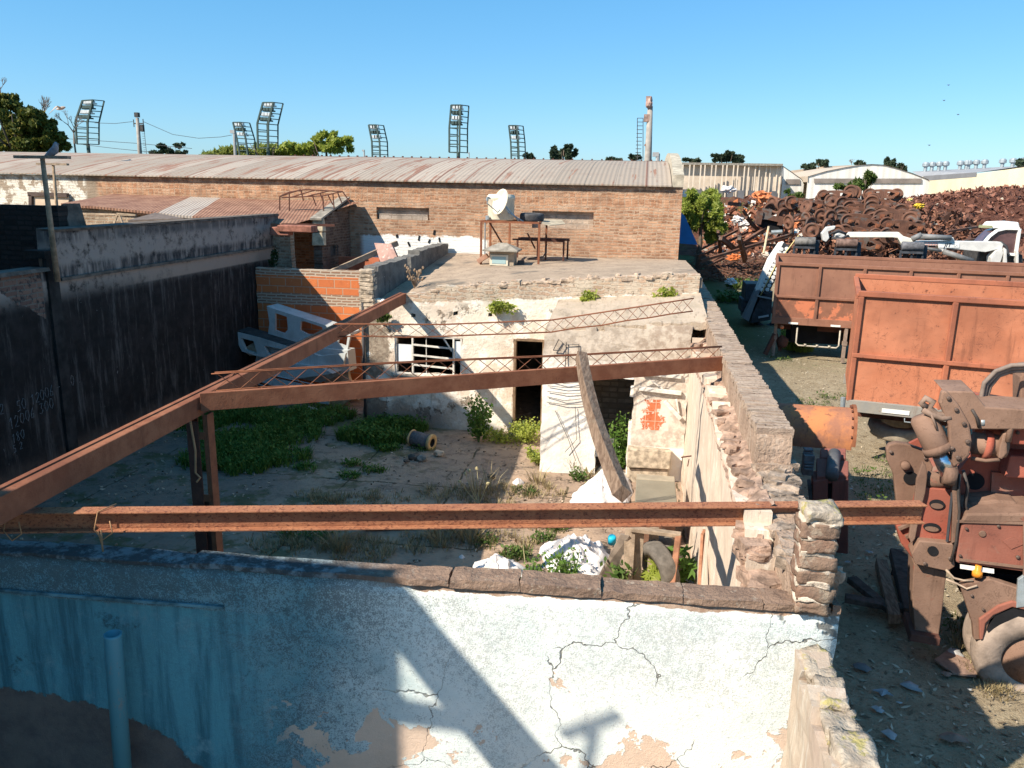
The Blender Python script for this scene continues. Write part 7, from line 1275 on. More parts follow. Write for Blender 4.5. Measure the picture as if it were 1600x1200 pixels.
tree('dark flat pine above the left arched hangar', 1278, 264, 250, 44, 150, L_PINE, 1500, .5, clumps=10, lobes=[(1285, 257, 12, 8, .5), (1265, 260, 14, 6, .5)])
tree('small pine beside the hangar roof top', 1346, 258, 251, 18, 150, L_PINE, 400, .45, clumps=6)
tree('dark pine pair at the right end of the arched hangar', 1400, 270, 246, 42, 150, L_PINE, 2000, .5, clumps=12, lobes=[(1392, 256, 12, 11, .5), (1408, 262, 12, 9, .5)])
tree('small tree above the cream hall at the right edge', 1600, 260, 247, 30, 150, L_PINE, 900, .5, clumps=8)
tree('tall bright green willow shrub at the foot of the shed end wall', 1092, 376, 288, 84, 50, L_LIME, 16000, .13, 'shrub', 26, 'shrubs in the scrap yard', 3.2, lobes=[(1083, 338, 26, 42, .40), (1112, 345, 28, 32, .30), (1080, 310, 24, 24, .15), (1104, 318, 26, 26, .15)])
tree('yellowish shrub growing on the scrap in front of the arched hangar', 1350, 298, 270, 60, 72, L_GRASS, 2600, .22, 'shrub', 16, 'shrubs in the scrap yard', 2.4, lobes=[(1355, 282, 14, 14, .5), (1335, 288, 16, 8, .2), (1318, 290, 14, 6, .15), (1345, 292, 20, 6, .15)])
tree('thin grey shrub on the debris left of the yellowish one', 1240, 312, 296, 30, 66, L_GRASS, 700, .2, 'shrub', 9, 'shrubs in the scrap yard', 2)
# bare trees at the far left
def bare(label, px_, yb, yt, spread, Yd):
    b = YP(px_, yb, Yd); t = YP(px_, yt, Yd); H_ = t.z - b.z; m = MB()
    def grow(p, d, L, r, k):
        q = p + d * L; m.tube([p, (p + q) / 2 + V3(ru(-.1, .1), ru(-.1, .1), 0) * L * .4, q], [r, r * .8, r * .55], 4, False)
        if k == 0: return
        for i in range(3): grow(q, (d + V3(ru(-.8, .8), ru(-.8, .8), ru(-.1, .5)) * spread).normalized(), L * ru(.55, .8), r * .6, k - 1)
    grow(V3(b.x, b.y, 0), V3(0, 0, 1), b.z + H_ * .25, .12, 0); grow(V3(b.x, b.y, b.z + H_ * .25), V3(.05, 0, 1).normalized(), H_ * .28, .09, 5)
    o = thing('bare_tree', (b.x, b.y, 0), label, 'tree', 'bare trees at the left'); m.build('branches', m_plain('grey_twigs', (.20, .17, .15), .2, 5, .9), o)
bare('bare grey tree behind the gull, right of the big dark tree', 70, 240, 150, .8, 60); bare('bare grey tree behind the leftmost floodlight', 118, 240, 178, .9, 62); bare('bare twigs rising over the dark tree at the left edge', 4, 180, 118, .8, 62); bare('thin bare tree left of the hangar top pine', 1330, 268, 250, .9, 140)
# ------------------------------------------------------------------ floodlights and poles
GREENS = m_plain('dark_green_steel', (.055, .085, .08), .2, 3, .6); LAMPW = m_plain('lamp_housing', (.55, .57, .58), .15, 5, .5)
def flood(label, pts, Yd, rows, pole):
    # pts: left-top, right-top, left-knee, right-knee, left-bottom, right-bottom in the photo
    P_ = [YP(x, y, Yd) for x, y in pts]; dp = V3(.5, .9, 0); base = (P_[4] + P_[5]) / 2; o = thing('floodlight_mast', (base.x, base.y, 0), label, 'floodlight', 'stadium floodlights behind the shed'); m = MB()
    for s in (0, 1):
        for a, b in ((0, 2), (2, 4)):
            m.bar(P_[a + s], P_[b + s], .14, .14, (0, 1, 0)); m.bar(P_[a + s] + dp, P_[b + s] + dp, .10, .10, (0, 1, 0))
            for k in range(5): q = P_[a + s].lerp(P_[b + s], k / 4); m.bar(q, q + dp, .07, .07)
    for k in range(4): t = k / 3; m.bar(P_[2].lerp(P_[4], t), P_[3].lerp(P_[5], t), .09, .09)
    m.bar(P_[0], P_[1], .09, .09); m.build('ladder_frame', GREENS, o)
    for k in range(rows):
        t = (k + .7) / (rows + .4); a, b = P_[0].lerp(P_[2], t), P_[1].lerp(P_[3], t); m = MB(); m.bar(a + dp * .3, b + dp * .3, .5, .12)
        for u in (.2, .5, .8): m.box(a.lerp(b, u) + dp * .2 + V3(0, 0, .14), (.34, .4, .26))
        m.build('lamp_bank', (LAMPW if k % 2 == 0 else GREENS), o)
    m = MB(); m.tube([base + dp * .5, V3(base.x, base.y, 0) + dp * .5], .16, 8); m.build('mast', GREENS, o)
flood('leftmost floodlight frame, tallest and leaning right beside the bare tree', ((129, 157), (145, 156), (118, 189), (137, 190), (120, 225), (137, 225)), 70, 4, 0)
flood('tall floodlight frame leaning right above the willow, second tall one from the left', ((411, 160), (427, 160), (402, 193), (419, 194), (403, 231), (419, 231)), 70, 4, 0)
flood('short floodlight frame leaning left beside the small pole, left of the willow', ((364, 191), (376, 191), (370, 216), (384, 217), (375, 244), (387, 244)), 78, 3, 0)
flood('short floodlight frame leaning left, right of the feathery tree', ((576, 195), (587, 195), (581, 221), (593, 221), (582, 248), (594, 248)), 78, 3, 0)
flood('tall nearly upright floodlight frame above the roof cooler', ((705, 164), (720, 164), (702, 200), (718, 200), (702, 238), (718, 238)), 70, 4, 0)
flood('short floodlight frame leaning left, right of the upright tall one', ((795, 196), (807, 196), (798, 222), (810, 222), (799, 250), (811, 250)), 78, 3, 0)
def pole_mast(label, xs_, ytop, ybot, Yd, w):
    a, b = YP(xs_[0], ytop, Yd), YP(xs_[1], ybot, Yd); o = thing('lamp_pole', (b.x, b.y, 0), label, 'pole'); m = MB(); m.tube([V3(b.x, b.y, 0), b, a], [w, w, w * .7], 10); m.build('pole', m_plain('pole_concrete', (.30, .27, .24), .2, 3, .9), o, True); return o, a, b
o, a, b = pole_mast('lamp pole with a ladder and small boxes between floodlights at the left', (214.5, 219), 184, 244, 70, .20)
m = MB(); m.box(a + V3(0, 0, .25), (.35, .35, .4)); m.bar(a + V3(-.4, 0, -.5), a + V3(.55, 0, -.5), .1, .1); m.box(a + V3(.4, 0, -.9), (.28, .28, .6)); m.bar(a + V3(-.4, 0, -.15), a + V3(-.4, 0, -.8), .06, .06); m.bar(a + V3(.55, 0, -.1), a + V3(.55, 0, -.8), .06, .06); m.build('lamp_box', IRON, o)
m = MB()
for k in range(12): m.bar(a + V3(.35, 0, -1.2 - k * .2), a + V3(.6, 0, -1.2 - k * .2), .03, .03)
m.bar(a + V3(.58, 0, -.9), a + V3(.62, 0, -3.6), .03, .03); m.build('ladder', IRON, o)
o, a, b = pole_mast('tall brown mast with a caged ladder and rusty lamp head above the shed right end', (1016, 1012.5), 166, 250, 60, .26)
m = MB(); m.box(a + V3(-.15, 0, .45), (.35, .5, .4)); m.box(a + V3(-.05, 0, .1), (.4, .5, .3)); m.box(a + V3(-.2, 0, -.8), (.4, .4, .5)); m.blob(a + V3(-.1, -.1, .2), (.25, .3, .4), 2, .3); m.build('lamp_head', m_plain('rusty_head', (.36, .24, .2), .4, 4, .8), o)
m = MB()
for dx in (-.85, -.45): m.bar(a + V3(dx, 0, -.8), V3(b.x + dx + .1, b.y, b.z), .05, .05)
for k in range(13): m.bar(a + V3(-.85, 0, -.8 - k * .26), a + V3(-.45, 0, -.8 - k * .26), .04, .04)
m.build('ladder', IRON, o); m = MB(); m.bar(a + V3(-.25, 0, -2.6), b + V3(-.2, 0, 1), .18, .12); m.build('conduit', RUST, o)
for x, yt, yb, Yd, w, lab in ((1028, 240, 252, 100, .25, 'short grey post right of the tall brown mast'), (733, 238, 252, 100, .06, 'thin bare rod right of the upright floodlight'), (569, 234, 250, 100, .10, 'thin pole with a small arm left of the floodlight above the ridge'), (366, 204, 246, 70, .14, 'small round topped pole touching the short left floodlight')):
    a, b = YP(x, yt, Yd), YP(x, yb, Yd); m = MB(); m.tube([V3(b.x, b.y, 0), a], w, 7); m.box(a + V3(-w, 0, -.1), (w * 3, w * 2, w * 2)); tag(m.build('thin_pole', m_plain('grey_pole', (.33, .33, .33), .1, 4, .8), None, loc=b), lab, 'pole', 'thin poles behind the shed')
for pts, lab in ((((148, 192), (180, 193), (207, 190)), 'cable from the leftmost floodlight to the lamp pole'), (((224, 190), (270, 210), (310, 216), (345, 214), (362, 211)), 'sagging cable from the lamp pole to the short floodlight'), (((-20, 205), (60, 214), (140, 219), (215, 224), (300, 232)), 'faint upper cable crossing behind the lamp pole'), (((130, 226), (180, 232), (240, 238)), 'faint lower cable behind the lamp pole')):
    m = MB(); m.tube([YP(x, y, 70) for x, y in pts], .022, 5); tag(m.build('overhead_cable', WIRE, None, loc=YP(*pts[0], 70)), lab, 'cable', 'cables in the sky')
# ------------------------------------------------------------------ birds
BIRD = m_plain('gull_feathers', (.45, .36, .30), .25, 9, .8)
DBIRD = m_plain('dark_feathers', (.05, .05, .055), .2, 9, .9)
def bird_fly(px_, py_, Yd, s, label, BIRD=BIRD):
    p = YP(px_, py_, Yd); o = thing('flying_bird', p, label, 'bird'); m = MB(); m.tube([p + V3(-.20, 0, -.02) * s, p + V3(-.05, 0, 0) * s, p + V3(.10, 0, .03) * s, p + V3(.2, 0, .06) * s, p + V3(.26, 0, .06) * s], [.015 * s, .06 * s, .07 * s, .045 * s, .012 * s], 8); m.build('body', BIRD, o, True)
    for sg in (-1, 1): m = MB(); q = p + V3(.03, 0, .03) * s; m.prism([q + V3(.06, 0, 0) * s, q + V3(.02, -.2 * sg, .06) * s, q + V3(-.22, -.48 * sg, (-.30 if sg > 0 else .10)) * s, q + V3(-.10, -.2 * sg, .02) * s, q + V3(-.07, 0, 0) * s], V3(0, 0, .015 * s)); m.build('wing', BIRD, o)
bird_fly(94, 170, 24, .75, 'grey brown gull gliding past the leftmost floodlight')
for i, (x, y, lab) in enumerate(((1452, 227, 'distant bird speck lowest in the right sky'), (1475, 157, 'distant bird speck high in the right sky'), (1497, 179, 'distant bird speck right of the two high ones'), (1482, 133, 'topmost distant bird speck in the right sky'))): bird_fly(x, y, 90, .5, lab, DBIRD)
p = YP(83, 238, 11.55); o = thing('pigeon', YP(83, 243, 11.55), 'grey pigeon perched on the taller T post', 'bird'); PG = m_plain('pigeon_grey', (.24, .24, .27), .2, 20, .7); m = MB()
m.tube([p + V3(-.16, 0, -.07), p + V3(-.06, 0, -.03), p + V3(.03, 0, .03), p + V3(.055, 0, .09), p + V3(.06, 0, .13), p + V3(.06, 0, .155)], [.015, .05, .06, .042, .034, .01], 10); m.tube([p + V3(.08, 0, .13), p + V3(.12, 0, .122)], [.012, .003], 5); m.build('body', PG, o, True)
m = MB(); m.tube([p + V3(.0, -.02, -.03), p + V3(.0, -.02, -.07)], .006, 5); m.tube([p + V3(.0, .02, -.03), p + V3(.0, .02, -.07)], .006, 5); m.build('leg', m_plain('pigeon_leg', (.4, .15, .12), .1, 5, .7), o)
# ------------------------------------------------------------------ far halls
hall = thing('panelled_hall', YP(1140, 300, 120), 'long hall of pale ribbed concrete panels with small dark openings, right of the shed', 'hall'); HP = m_plain('pale_panel', (.60, .50, .40), .15, .6, .9)
A_, B2 = YP(1050, 257, 118), YP(1221, 259, 122); dd = (B2 - A_); m = MB(); m.prism([V3(A_.x - 20, A_.y, 0), V3(B2.x, B2.y, 0), V3(B2.x, B2.y, B2.z), V3(A_.x - 20, A_.y, A_.z)], (0, 20, 0)); m.build('wall', HP, hall)
m = MB(); nr_ = 20
for k in range(nr_ + 1): p = A_.lerp(B2, (k + (.25 if k % 2 else 0)) / nr_); m.box((p.x, p.y - .05, p.z / 2), (.16, .12, p.z))
m.build('rib', m_plain('rib_concrete', (.62, .52, .42), .12, .6, .9), hall)
m = MB(); m.bar(A_ + V3(-20, -.5, .1), B2 + V3(0, -.5, .1), .9, .3); m.build('roof_edge', CONC, hall)
for k in range(10): p = A_.lerp(B2, (k + .45) / 10); zt_ = YP(1140, 286, 118).z; m = MB(); m.box((p.x, p.y - .06, zt_ / 2 + 1), (.95, .1, 2.2)); m.build('opening', m_plain('dark_opening', (.12, .12, .13), .2, 1, .6) if k == 0 else bpy.data.materials['dark_opening'], hall)
m = MB(); B3 = B2 + V3(0, 20, 0); m.prism([V3(B2.x + .05, B2.y, 0), V3(B2.x + .05, B2.y + 20, 0), V3(B2.x + .05, B2.y + 20, B2.z - 1), V3(B2.x + .05, B2.y, B2.z)], (.1, 0, 0)); m.build('end_wall', m_plain('grey_end', (.22, .24, .26), .1, .6, .9), hall)
WSH = m_plain('pale_sheet', (.62, .60, .56), .10, .4, .7)
def hangar(label, prof, Yd, dep, mat, ang=0, under=None):
    P_ = [YP(x, y, Yd) for x, y in prof]; o = thing('arched_hangar', ((P_[0].x + P_[-1].x) / 2, Yd, 0), label, 'hangar', 'arched hangars'); m = MB(); m.prism([V3(P_[0].x, Yd, 0)] + P_ + [V3(P_[-1].x, Yd, 0)], (0, .3, 0)); n = NM('ribbed_gable_' + str(int(Yd))); s = n.thr(n.noise(1, 3, .5, n.mul((1.2, 0, 0))), .4, .6); m.build('gable', n.fin(n.mix(s, C(.70, .68, .64), C(.56, .54, .50)), .7), o)
    m = MB(); k = len(P_); off = V3(dep[0], dep[1], 0); m.add([p + V3(0, -.2, .05) for p in P_] + [p + off + V3(0, 0, .05) for p in P_], [(i, i + 1, i + 1 + k, i + k) for i in range(k - 1)]); m.build('roof', mat, o)
    if under: a, b = under; m = MB(); m.prism([YP(a[0], a[1], Yd - .1), YP(b[0], a[1] + (b[1] - a[1]) * .0, Yd - .1), YP(b[0], b[1], Yd - .1), YP(a[0], b[1], Yd - .1)], (0, -.1, 0)); m.build('window_band', m_plain('dusty_band', (.20, .17, .15), .2, .6, .7), o)
hangar('white arched hangar gable with a dark window band behind the scrap hill', [(1262, 285), (1262, 276), (1290, 268), (1320, 262), (1345, 258), (1362, 257), (1380, 258), (1400, 263), (1425, 271), (1450, 281), (1452, 285)], 125, (-2, 40), m_plain('tan_arch_roof', (.46, .38, .30), .12, .4, .8), 0, ((1272, 279), (1440, 286)))
hangar('grey roofed hangar half hidden between the panelled hall and the white gable', [(1222, 288), (1222, 259), (1235, 268), (1252, 280), (1256, 288)], 128, (8, 60), m_plain('grey_arch_roof', (.38, .33, .28), .12, .4, .8), 0, ((1228, 280), (1250, 288)))
p0, p1 = YP(1240, 266, 150), YP(1330, 258, 150); m = MB(); m.prism([V3(p0.x, 150, 0), V3(p0.x, 150, p0.z), YP(1290, 260, 150), p1, V3(p1.x, 150, 0)], (0, 20, 0)); tag(m.build('far_roof', m_plain('far_tan_roof', (.42, .34, .27), .1, .3, .9), None, loc=(p0.x, 150, 0)), 'low tan roof peeking behind the white arched gable', 'roof')
fh = thing('cream_hall', YP(1520, 300, 150), 'long cream factory hall with round roof vents at the right edge', 'hall'); CR_ = m_plain('cream_wall', (.70, .62, .44), .08, .3, .8)
W0, W1, W2 = YP(1442, 276, 150), YP(1524, 272, 130), YP(1610, 258, 118)
m = MB(); m.prism([V3(W0.x, W0.y, 0), V3(W1.x, W1.y, 0), V3(W1.x, W1.y, W1.z), V3(W0.x, W0.y, W0.z)], (0, .4, 0)); W3 = YP(1640, 256, 112); m.prism([V3(W1.x, W1.y, 0), V3(W3.x, W3.y, 0), W3, W1], (0, .4, 0)); m.build('wall', CR_, fh)
R0, R1 = YP(1425, 268, 165), YP(1610, 258, 160); m = MB(); m.add([W0 + V3(0, 0, -.3), W1 + V3(0, 0, .2), W3 + V3(0, 0, .2), R1 + V3(8, 0, .5), R0], [(0, 1, 2, 3, 4)]); m.build('roof', m_plain('grey_roof', (.30, .30, .31), .08, .3, .7), fh)
m = MB(); m.prism([V3(W0.x, W0.y - .2, W0.z - .7), V3(W1.x, W1.y - .2, W1.z - .4), V3(W1.x, W1.y - .2, W1.z + .25), V3(W0.x, W0.y - .2, W0.z + .1)], (0, -.3, 0)); m.build('eave', m_plain('grey_eave', (.2, .2, .21), .1, .4, .8), fh)
for k, x in enumerate((1446, 1456, 1467, 1477, 1500, 1510, 1513, 1525, 1538, 1566, 1582, 1599)): 
    p = YP(x, 263 - (x - 1446) * .045, 158); m = MB(); m.lathe([(.3, -.8), (.3, .2), (.6, .35), (.6, .8), (.4, 1.05), (0, 1.1)], p, (0, 0, 1), 10); m.build('roof_vent', STEELG, fh)
m = MB(); p = YP(1385, 292, 95); 
# ------------------------------------------------------------------ weeds and grass
def blades(mb, x, y, z, h, n, spread, lean=.5, w=.012):
    for k in range(n):
        a = ru(0, 6.28); r = spread * sqrt(rnd()); p = V3(x + cos(a) * r, y + sin(a) * r, z); hh = h * ru(.5, 1.1); d = V3(cos(a) * lean * ru(.2, 1), sin(a) * lean * ru(.2, 1), 1).normalized(); s = V3(-sin(a), cos(a), 0) * w * ru(.6, 1.4); mid = p + d * hh * .55; tip = p + d * hh + V3(cos(a), sin(a), -.4) * hh * .25 * lean; mb.add([p - s, p + s, mid + s * .7, mid - s * .7, tip], [(0, 1, 2, 3), (3, 2, 4)])
def patch(name, label, pts, r, n, h, mat, leafy=0, ls=.06, kind='stuff', cat='grass', zz=.03, w=.012):
    mb = MB()
    for (px_, py_) in pts:
        c = ZP(px_, py_, zz); k = n // len(pts)
        for i in range(max(1, k // 14)): a = ru(0, 6.28); q = r * sqrt(rnd()); blades(mb, c.x + cos(a) * q, c.y + sin(a) * q * .8, zz, h * ru(.5, 1.2), 14, .10, .7, w)
        for i in range(leafy // len(pts)): a = ru(0, 6.28); q = r * sqrt(rnd()); mb.leaf((c.x + cos(a) * q, c.y + sin(a) * q * .8, zz + h * ru(.2, 1.0)), ls * ru(.6, 1.3), 1.4, V3(0, 0, 1.2))
    o = mb.build(name, mat); tag(o, label, cat, kind=kind); return o
patch('lush_grass', 'lush green weeds spread below the van shell in the left of the courtyard', [(385, 650), (430, 655), (360, 690), (400, 690), (450, 680), (340, 650), (370, 725), (420, 715), (470, 660), (500, 650), (345, 720), (310, 660)], .75, 17000, .22, L_WEED, 4000, .045)
patch('corner_weeds', 'dense green weeds round the foot of the house corner', [(590, 672), (615, 670), (560, 685), (600, 690), (636, 672)], .42, 3600, .28, L_WEED, 1800, .05)
patch('slab_grass', 'small green grass tufts in the cracks of the courtyard concrete', [(480, 732), (585, 735), (602, 702), (610, 700), (545, 745), (550, 725), (660, 700), (575, 690)], .20, 900, .10, L_WEED, 500, .05)
patch('dry_grass', 'dry straw coloured grass along the front of the courtyard', [(500, 778), (540, 785), (600, 780), (690, 775), (740, 770), (770, 790), (800, 770), (850, 770), (480, 850), (540, 850), (430, 848), (580, 855), (640, 850), (720, 845), (760, 840), (800, 850), (560, 870), (700, 830), (840, 820)], .42, 6500, .13, L_DRY, 0, .05, w=.006)
patch('sunny_grass', 'green and yellow grass tufts in the sunlit front of the courtyard', [(820, 770), (850, 845), (800, 868), (812, 868), (870, 826), (760, 850), (500, 840), (460, 838)], .2, 1300, .12, L_GRASS, 300, .05, w=.007)
def plant(name, label, base, h, n, ls, mat, spread=.18, stems=5, cat='plant', group=None):
    o = thing(name, base, label, cat, group); b = Vector(base); ms, ml = MB(), MB()
    for k in range(stems):
        a = ru(0, 6.28); tip = b + V3(cos(a) * spread * ru(.3, 1), sin(a) * spread * ru(.3, 1), h * ru(.55, 1)); mid = b.lerp(tip, .5) + V3(ru(-.04, .04), ru(-.04, .04), .04); ms.tube([b, mid, tip], [.010, .008, .004], 5)
        for i in range(n // stems):
            t = ru(.2, 1); q = b.lerp(tip, t)
            if name == 'castor_plant': ml.palm(q + V3(ru(-1, 1), ru(-1, 1), ru(.0, .5)) * spread * .45, ls * ru(.6, 1.2), V3(0, -.5, 1)); continue
            ml.leaf(q + V3(ru(-1, 1), ru(-1, 1), ru(-.5, .5)) * spread * .45, ls * ru(.5, 1.3), 1.5, V3(0, -.4, .9))
    ms.build('stem', m_plain('green_stem', (.10, .16, .05), .2, 9, .7) if 'green_stem' not in bpy.data.materials else bpy.data.materials['green_stem'], o); ml.build('leaves', mat, o); return o
plant('tall_weed', 'tall leafy weed climbing the house wall left of the doorway', ZP(748, 692, .03), 1.05, 900, .055, L_WEED, .30, 11)
plant('leafy_weed', 'bright green weed spilling out of the doorway beside the annex pillar', ZP(822, 690, .03), .45, 1100, .04, L_LIME, .36, 18)
plant('leafy_weed', 'low bright weed along the wall between tall weed and doorway', ZP(785, 690, .03), .28, 800, .038, L_LIME, .42, 18)
plant('leafy_weed', 'green weed at the left foot of the annex pillar', ZP(838, 725, .03), .34, 260, .055, L_LIME, .22, 9)
plant('leafy_weed', 'yellow green weed at the right foot of the annex pillar', ZP(905, 752, .03), .24, 160, .05, L_GRASS, .18, 8)
plant('sapling', 'green sapling growing out of the annex opening', ZP(968, 742, .03), 1.15, 520, .06, L_WEED, .20, 8)
plant('castor_plant', 'large leaved castor plant by the aqua wall below the plank crate, right one', ZP(1058, 915, .1), .62, 60, .26, L_WEED, .26, 7)
plant('castor_plant', 'large leaved castor plant by the aqua wall below the tyres, left one', ZP(1015, 920, .1), .50, 60, .22, L_LIME, .26, 7)
plant('leafy_weed', 'sparse green weed in front of the middle sack', ZP(890, 905, .05), .42, 260, .045, L_WEED, .34, 11)
plant('leafy_weed', 'sparse weed between the sacks and the aqua wall', ZP(835, 915, .05), .36, 220, .045, L_WEED, .30, 9)
plant('leafy_weed', 'weed growing before the dark leaning board', ZP(965, 918, .05), .45, 110, .08, L_GRASS, .24, 7)
for px_, py_, s, nn_, lab in ((782, 480, .26, 420, 'bright green bush clinging to the house wall crack, leftmost of three'), (925, 466, .24, 380, 'green clump on the house wall crack above the annex, middle of three'), (1040, 462, .24, 380, 'yellow green clump at the wall corner, rightmost of three'), (1005, 474, .10, 110, 'tiny green sprout between the middle and rightmost clumps'), (600, 497, .14, 200, 'drooping weed on the house corner below the white fitting')):
    p = YP(px_, py_, HY - .14); o = thing('wall_weed', p, lab, 'plant', 'weeds on the house wall'); m = MB(); leafcloud(m, p, (s * 1.25, s * .5, s * .75), nn_, .055, 1.5, 7, .3, .6); m.build('leaves', L_LIME if px_ != 600 else L_GRASS, o); m = MB(); m.tube([p + V3(0, .09, -s * .5), p + V3(.02, 0, 0)], .012, 5); m.build('stem', BARK, o)
def drytuft(px_, py_, h, n, label, zz=.03, spread=.15):
    c = ZP(px_, py_, zz); mb = MB(); blades(mb, c.x, c.y, zz, h, n, spread, .9, .006); tag(mb.build('dry_tuft', L_DRY, None, loc=c), label, 'dry plant', 'dry tufts in the courtyard')
for a in ((895, 735, .42, 90, 'straw tuft at the foot of the annex pillar'), (918, 745, .36, 60, 'straw tuft right of the pillar tuft'), (745, 775, .62, 40, 'tall dry stalks in the middle of the courtyard'), (765, 770, .55, 30, 'dry seed stalks right of the tall ones'), (695, 785, .40, 14, 'single dry stalk left of the tall ones'), (735, 845, .55, 90, 'dry grass clump just below the front beam'), (690, 850, .45, 70, 'dry grass clump left of the one below the beam'), (530, 860, .5, 120, 'dry clump on the aqua wall side at the left'), (105, 750, .5, 90, 'dry brown tuft at the foot of the soot wall'), (840, 755, .35, 70, 'straw clump left of the pillar')): drytuft(*a)
def bigstalk(px_, py_, tops, label):
    b = ZP(px_, py_, .03); m = MB()
    for tx, ty in tops: t = YP(tx, ty, b.y + .05); m.tube([b, b.lerp(t, .5) + V3(ru(-.03, .03), 0, 0), t], [.008, .006, .004], 4); m.blob(t, (.03, .03, .03), 1, .2)
    tag(m.build('dry_stalk', m_plain('straw_stalk', (.42, .36, .2), .2, 5, .9) if 'straw_stalk' not in bpy.data.materials else bpy.data.materials['straw_stalk'], None, loc=b), label, 'dry plant', 'tall dry stalks')
bigstalk(748, 788, ((727, 740), (745, 732), (733, 735), (762, 755), (718, 752)), 'forked dry stalks standing before the cracked slab'); bigstalk(821, 885, ((819, 822),), 'single thin dry stem behind the aqua wall coping')
p = V3(-4.9, 17.1, slabz(-4.9, 17.1)); o = thing('dry_shrub', p, 'dry brown twiggy shrub at the foot of the roof parapet', 'dry plant'); m = MB()
for k in range(26): a = ru(0, 6.28); t = p + V3(cos(a) * ru(.05, .22), sin(a) * .15, ru(.2, .5)); m.tube([p, p.lerp(t, .5) + V3(0, 0, .05), t], [.008, .006, .004], 4); m.blob(t, (.03, .03, .04), 1, .2)
m.build('twigs', m_plain('brown_twigs', (.26, .18, .12), .2, 5, .9), o)
p = V3(-9.1, 19.2, 2.9); o = thing('wall_weed', p, 'dark green weed hanging in the corner above the orange block wall', 'plant', 'weeds on walls'); m = MB(); leafcloud(m, p + V3(.05, -.3, .1), (.16, .16, .45), 220, .07, 1.4, 6, .3, .5); m.build('leaves', L_DARK, o)
patch('yard_grass', 'thin green and yellow grass tufts on the yard dirt', [(1270, 630), (1370, 740), (1365, 760), (1395, 720), (1300, 620), (1380, 780), (1220, 560), (1500, 985)], .4, 1400, .09, L_GRASS, 200, .05, w=.006)
patch('yard_weeds', 'bright weeds under the brown trailer edge', [(1240, 545), (1238, 528), (1250, 548)], .42, 1100, .36, L_LIME, 500, .07, cat='weeds')
patch('straw', 'dry straw at the lorry wheel', [(1520, 1010), (1535, 1045), (1560, 1080), (1512, 985)], .18, 1200, .09, L_DRY, 0, .04, w=.005)
patch('far_grass', 'green ground cover beyond the boundary wall', [(1190, 396), (1205, 392), (1175, 398), (1150, 470), (1165, 450), (1170, 345), (1185, 330), (1150, 370)], 1.0, 2600, .45, L_GRASS, 1500, .16, cat='grass', w=.03)
def floor_chips():
    mb = MB()
    for k in range(4200):
        x, y = ru(-9.2, .9), ru(5.6, 18); c = mnoise.noise(Vector((x * .8, y * .8, 6)))
        if c < -.05 and rnd() < .75: continue
        z = .03 + .03 * mnoise.noise(Vector((x * .9, y * .9, 2))) + .012 * mnoise.noise(Vector((x * 4, y * 4, 2)))
        if rnd() < .35: mb.box((x, y, z + .008), (ru(.01, .05), ru(.01, .04), ru(.008, .025)), Matrix.Rotation(ru(0, 3), 3, 'Z'), .004)
        else: mb.leaf((x, y, z + .01), ru(.015, .05), ru(1, 3), V3(0, 0, 2.2))
    n = NM('floor_chips_mix'); r = n.island(); c = n.mix(n.thr(r, .1, .9), C(.10, .075, .055), C(.46, .36, .27)); tag(mb.build('floor_rubble', n.fin(c, .95)), 'small rubble chips and dry leaves strewn over the courtyard concrete', 'rubble', kind='stuff')
floor_chips()
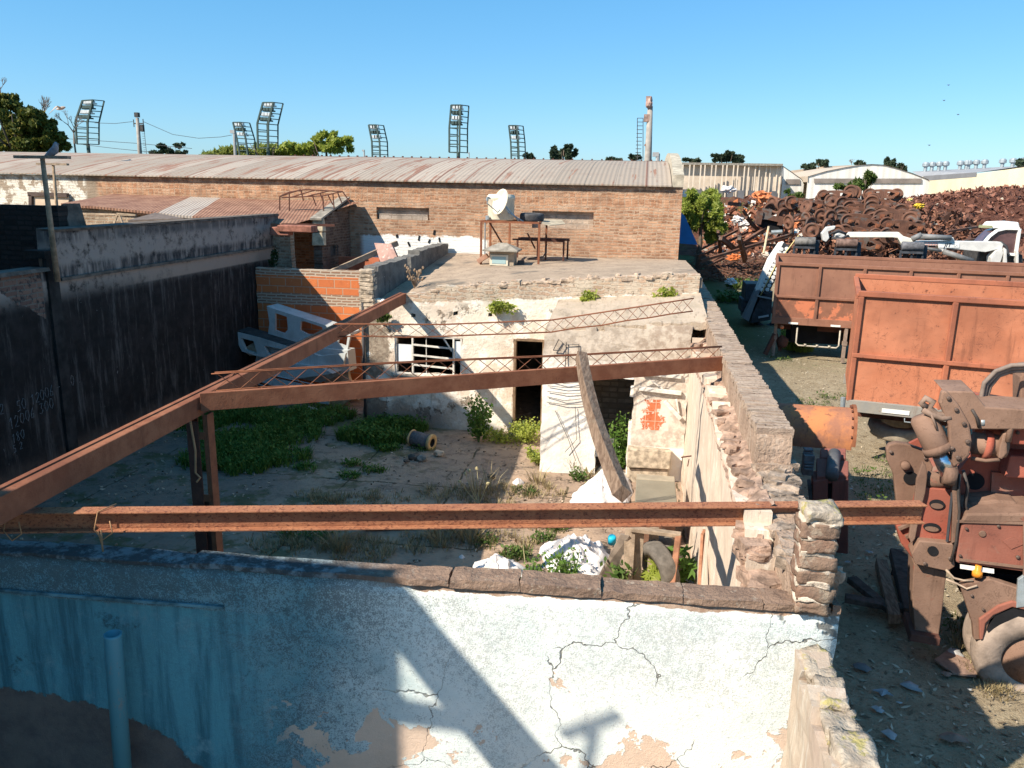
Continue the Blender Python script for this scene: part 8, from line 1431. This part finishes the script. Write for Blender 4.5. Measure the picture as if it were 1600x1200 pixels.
# ------------------------------------------------------------------ tall shed and an added screen left of the camera: they throw the shade
tb = thing('tall_shed', (-16, 3, 0), 'tall barrel roofed brick shed standing just left of the courtyard', 'shed'); pr_ = [(-9.78, 8.7), (-11.2, 10.1), (-13.4, 11.5), (-15.0, 12.1), (-17.0, 12.3), (-19.5, 11.6), (-22, 10.2), (-23.5, 8.7)]
m = MB(); m.prism([V3(-9.78, 7.9, 0)] + [V3(x, 7.9, z) for x, z in pr_] + [V3(-23.5, 7.9, 0)], (0, -14, 0)); m.build('wall', m_brick('tall_brick', 'y', C(.36, .22, .15), C(.42, .28, .19), C(.45, .38, .3), .26, .078, .016), tb)
m = MB(); m.add([V3(x, yy, z + .06) for yy in (8.0, -6.1) for x, z in pr_], [(i, i + 1, i + 1 + len(pr_), i + len(pr_)) for i in range(len(pr_) - 1)]); m.build('roof', sheetmat('tall_roof', (.3, .2, .15), (.36, .27, .2)), tb)
nh = thing('shade_screen', (-8, 0, 0), 'unseen cut-out screen and block added left of the viewpoint to shade the aqua wall', 'house'); t_ = 5.0 - 1.5; k_ = t_ / .74  # added screen, cut to the outline of the shadow on the aqua wall
sh_ = lambda x, z: V3(x - .88 * k_, 1.5, z + k_)
m = MB(); m.prism([sh_(-1.685, -k_), sh_(-1.685, 2.42), sh_(-1.78, 2.54), sh_(-7.0, 2.54), sh_(-7.0, -k_)], (0, -.035, 0)); m.prism([sh_(-3.6, -k_) - V3(0, .2, 0), sh_(-3.6, 2.40) - V3(0, .2, 0), sh_(-7.0, 2.40) - V3(0, .2, 0), sh_(-7.0, -k_) - V3(0, .2, 0)], (0, -4.0, 0)); HW = m_plain('screen_render', (.5, .46, .4), .15, 2, .9); m.build('wall', HW, nh)
m = MB(); m.prism([sh_(-1.69, 2.43), sh_(-.15, .58), sh_(-.75, .58), sh_(-1.69, 1.84)], (0, -.035, 0)); m.build('screen_band', HW, nh); m = MB(); m.prism([sh_(-1.69, 1.41), sh_(-1.34, 1.39), sh_(-1.16, 1.23), sh_(-1.69, 1.22)], (0, -.035, 0)); m.build('screen_bar', HW, nh)
m = MB(); m.prism([sh_(-.86, .58), sh_(-.16, .58), sh_(.6, -.5), sh_(.6, -k_), sh_(-.86, -k_)], (0, -.035, 0)); m.build('screen_foot', HW, nh)
m = MB(); a = sh_(-.28, 1.45); m.tube([a + V3(0, 0, .0), a + V3(-.06, 0, -.8)], .028, 7); m.tube([a + V3(.16, 0, .08), a + V3(-.22, 0, -.16)], .03, 7); tag(m.build('forked_caster', IRON, None, loc=a), 'small antenna added out of view to throw a forked shadow on the aqua wall', 'caster')  # crossed rods added out of view to cast a forked shadow
print('polys', sum(len(o.data.polygons) for o in bpy.data.objects if o.type == 'MESH'), 'objects', len(bpy.data.objects))
